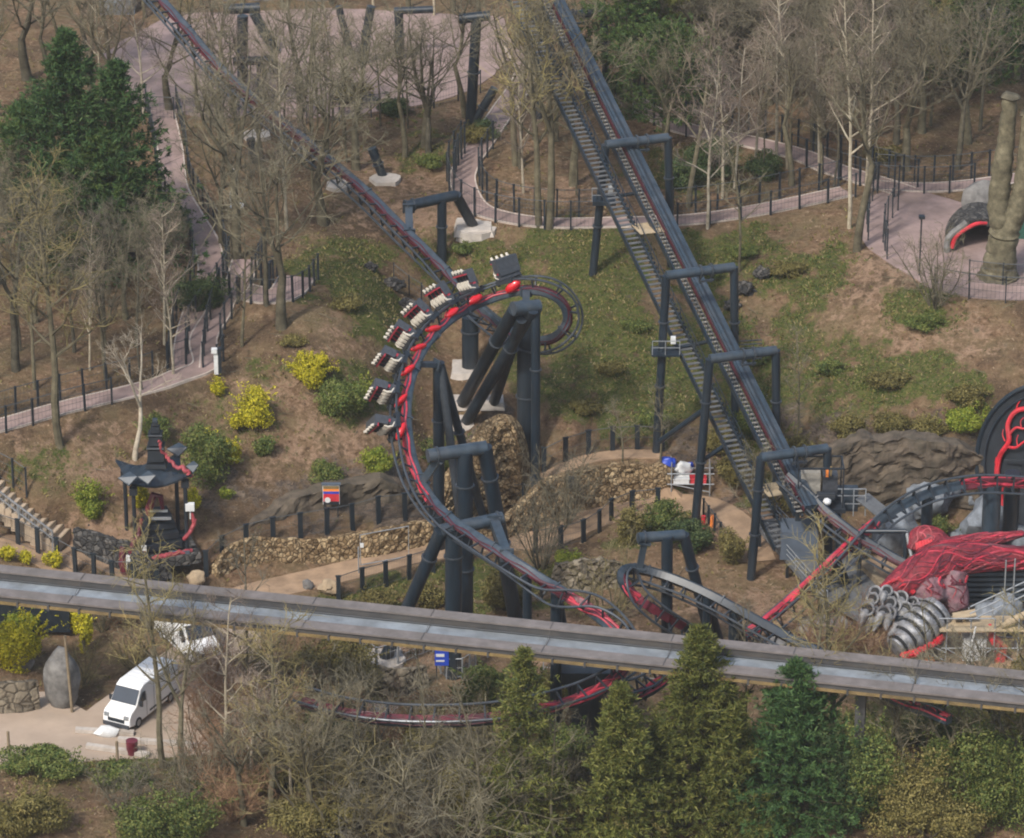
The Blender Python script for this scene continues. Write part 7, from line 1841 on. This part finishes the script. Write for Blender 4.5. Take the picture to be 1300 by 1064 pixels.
conifer(665, 1076, 825, 110, 'needle_olive', 'thin see-through olive conifer in front of the wide column', 4, n_wh=32, per=40, irregular=.4)
conifer(836, 1050, 920, 90, 'needle_olive', 'low olive conifer at the foot of the pointed one', 14, n_wh=20, per=80)
conifer(930, 1060, 900, 90, 'needle_olive', 'olive conifer crown squeezed between the two taller ones at the bottom', 15, n_wh=20, per=80)
conifer(95, 322, 42, 170, 'needle_blue', 'tallest dark green pine of the group at the upper left', 5, n_wh=34, per=120, crown_from=.08, droop=.1, blade=.34, irregular=.4, spread=.95)
conifer(155, 335, 80, 150, 'needle_blue', 'right hand pine of the dark group at the upper left', 6, n_wh=30, per=120, crown_from=.06, blade=.34, irregular=.4)
conifer(40, 300, 130, 90, 'needle_green', 'shorter green pine on the left side of the dark group', 7, n_wh=18, per=100, pine=True, crown_from=.08)
conifer(135, 345, 170, 160, 'needle_green', 'low green pine in front of the dark group', 8, n_wh=22, per=110, crown_from=.05, irregular=.35)
conifer(796, 150, -40, 120, 'needle_green', 'green topped pine with bare brown trunk behind the lift', 9, n_wh=16, per=70, pine=True, crown_from=.30, trunk_r=.35)
conifer(845, 190, 30, 130, 'needle_green', 'spreading green pine between the lift and the birches', 19, n_wh=15, per=80, pine=True, crown_from=.22, trunk_r=.3)
conifer(830, 120, -70, 130, 'needle_olive', 'olive pine whose low boughs hang right of the lift top', 10, n_wh=16, per=60, pine=True, crown_from=.3, trunk_r=.3)
conifer(1222, 130, -60, 120, 'needle_green', 'green pine above the pollard at the top right', 11, n_wh=20, per=80, pine=True, crown_from=.12, trunk_r=.3)
conifer(1290, 100, -80, 120, 'needle_blue', 'dark pine in the top right corner', 12, n_wh=18, per=80, pine=True, crown_from=.12, trunk_r=.3)
conifer(890, 70, -100, 110, 'needle_olive', 'olive pine behind the birches at the top', 13, n_wh=14, per=50, pine=True, crown_from=.3, trunk_r=.25)
# ---- ground cover: tufts on the mossy banks, dry leaves and stalks everywhere else
CLUMP = np.clip(vnoise(XX, YY, 1.6, 41) * 1.6 + vnoise(XX, YY, .8, 42) * 1.0 + .35, 0, 1)
def ground_cover(name, label, n, prob, mat, size, blades, up, seed, wd=.22):
    r = np.random.default_rng(seed)
    x = r.uniform(-44, 44, n); y = r.uniform(-62, 62, n)
    i = np.clip(np.searchsorted(GX, x), 0, len(GX) - 1); j = np.clip(np.searchsorted(GY, y), 0, len(GY) - 1)
    keep = r.random(n) < prob(i, j)
    bad = np.zeros(n, bool)
    for P, w in PATHS.values():
        for s in range(0, len(P), 2): bad |= np.hypot(x - P[s, 0], y - P[s, 1]) < w / 2 + .35
    for P, c in PLAZA.values(): bad |= inside(P, x, y)
    k = keep & ~bad; x, y = x[k], y[k]; n = len(x)
    x = np.repeat(x, blades) + r.normal(0, size * .6, n * blades); y = np.repeat(y, blades) + r.normal(0, size * .6, n * blades); z = Hn(x, y); n = len(x)
    d = np.stack([r.normal(0, 1, n), r.normal(0, 1, n), np.full(n, up)], 1); d /= np.linalg.norm(d, axis=1)[:, None]
    s = np.cross(d, r.normal(0, 1, (n, 3))); s /= np.linalg.norm(s, axis=1)[:, None]
    L = size * r.uniform(.5, 1.5, n)[:, None]; p = np.stack([x, y, z], 1)
    Q = np.stack([p - s * L * wd, p + s * L * wd, p + d * L + s * L * wd * .4, p + d * L - s * L * wd * .4], 1); Q[:, :, 2] += .015
    o = MB().quads(Q).build(name, M[mat]); props(o, label, 'ground cover', kind='stuff')
ground_cover('grass', 'short mossy grass on the banks', 110000, lambda i, j: GRASS[j, i] * (.25 + 1.1 * CLUMP[j, i]) * (1 - ROCK[j, i]), 'tuft', .15, 3, 1.2, 1)
ground_cover('leaves', 'dry leaves and stalks lying over the banks and woods', 130000, lambda i, j: .55 * (1 - .7 * GRASS[j, i]) * (1 - .6 * ROCK[j, i]), 'dry_leaf', .11, 2, .35, 2)
ground_cover('ivy', 'dark ivy and bramble trailing over the banks', 160000, lambda i, j: IVY[j, i] * .95 * CLUMP[j, i], 'leaf_green', .17, 5, .8, 4)
ground_cover('twigs', 'fallen twigs and sticks lying in the woods and on the banks', 9000, lambda i, j: .5 * (1 - ROCK[j, i]), 'bark', .8, 1, .05, 5, .03)
ground_cover('undergrowth', 'olive undergrowth of brambles and twigs', 30000, lambda i, j: .35 * (1 - ROCK[j, i]) * (.4 + GRASS[j, i]), 'leaf_olive', .18, 4, 1.0, 3)
EXPOSURE = 0.5
HAZE = 0.00012
# ------------------------------------------------------------------ camera, light, sky
cam = bpy.data.cameras.new('camera'); cam.sensor_fit = 'HORIZONTAL'; cam.sensor_width = 36
cam.lens = 36 * FPX / 1300; cam.clip_start = 1; cam.clip_end = 5000
co_ = bpy.data.objects.new('camera', cam); COL.objects.link(co_)
co_.location = Vector(CAM); co_.rotation_euler = (R(90) - PITCH, 0, 0)
scene.camera = co_
SUN_EL, SUN_AZ = R(48), R(215)      # azimuth measured clockwise from +Y (north)
w = bpy.data.worlds.new('World'); scene.world = w; w.use_nodes = True
nt = w.node_tree; bg = nt.nodes['Background']
sky = nt.nodes.new('ShaderNodeTexSky'); sky.sky_type = 'NISHITA'; sky.sun_disc = False
sky.sun_elevation = SUN_EL; sky.sun_rotation = SUN_AZ; sky.air_density = 1.5; sky.dust_density = 3.5; sky.ozone_density = 1.5
nt.links.new(sky.outputs[0], bg.inputs[0]); bg.inputs[1].default_value = 0.13
sun = bpy.data.lights.new('sun', 'SUN'); sun.energy = 2.4; sun.angle = R(6); sun.color = (1.0, 0.95, 0.88)
so = bpy.data.objects.new('sun', sun); COL.objects.link(so)
sd = Vector((math.sin(SUN_AZ) * math.cos(SUN_EL), math.cos(SUN_AZ) * math.cos(SUN_EL), math.sin(SUN_EL)))
so.rotation_euler = (-sd).to_track_quat('-Z', 'Y').to_euler(); so.location = sd * 200
scene.view_settings.view_transform = 'Standard'; scene.view_settings.look = 'None'
scene.view_settings.exposure = EXPOSURE; scene.view_settings.gamma = 1
scene.cycles.use_denoising = True
scene.cycles.max_bounces = 6; scene.cycles.diffuse_bounces = 3; scene.cycles.transparent_max_bounces = 8
scene.cycles.filter_width = 2.0

# haze: thin even air round the camera and the whole scene
hz = MB().box((0, -60, 62), (700, 560, 150)).build('haze', [], None)
hm = bpy.data.materials.new('thin_air'); hm.use_nodes = True; hn = hm.node_tree
hn.nodes.remove(hn.nodes['Principled BSDF'])
pv = hn.nodes.new('ShaderNodeVolumePrincipled'); pv.inputs['Color'].default_value = (0.93, 0.95, 1.0, 1); pv.inputs['Density'].default_value = HAZE; pv.inputs['Anisotropy'].default_value = 0.2
hn.links.new(pv.outputs[0], hn.nodes['Material Output'].inputs['Volume'])
hz.data.materials.append(hm); props(hz, 'thin haze', 'haze', kind='stuff')
scene.cycles.volume_bounces = 1
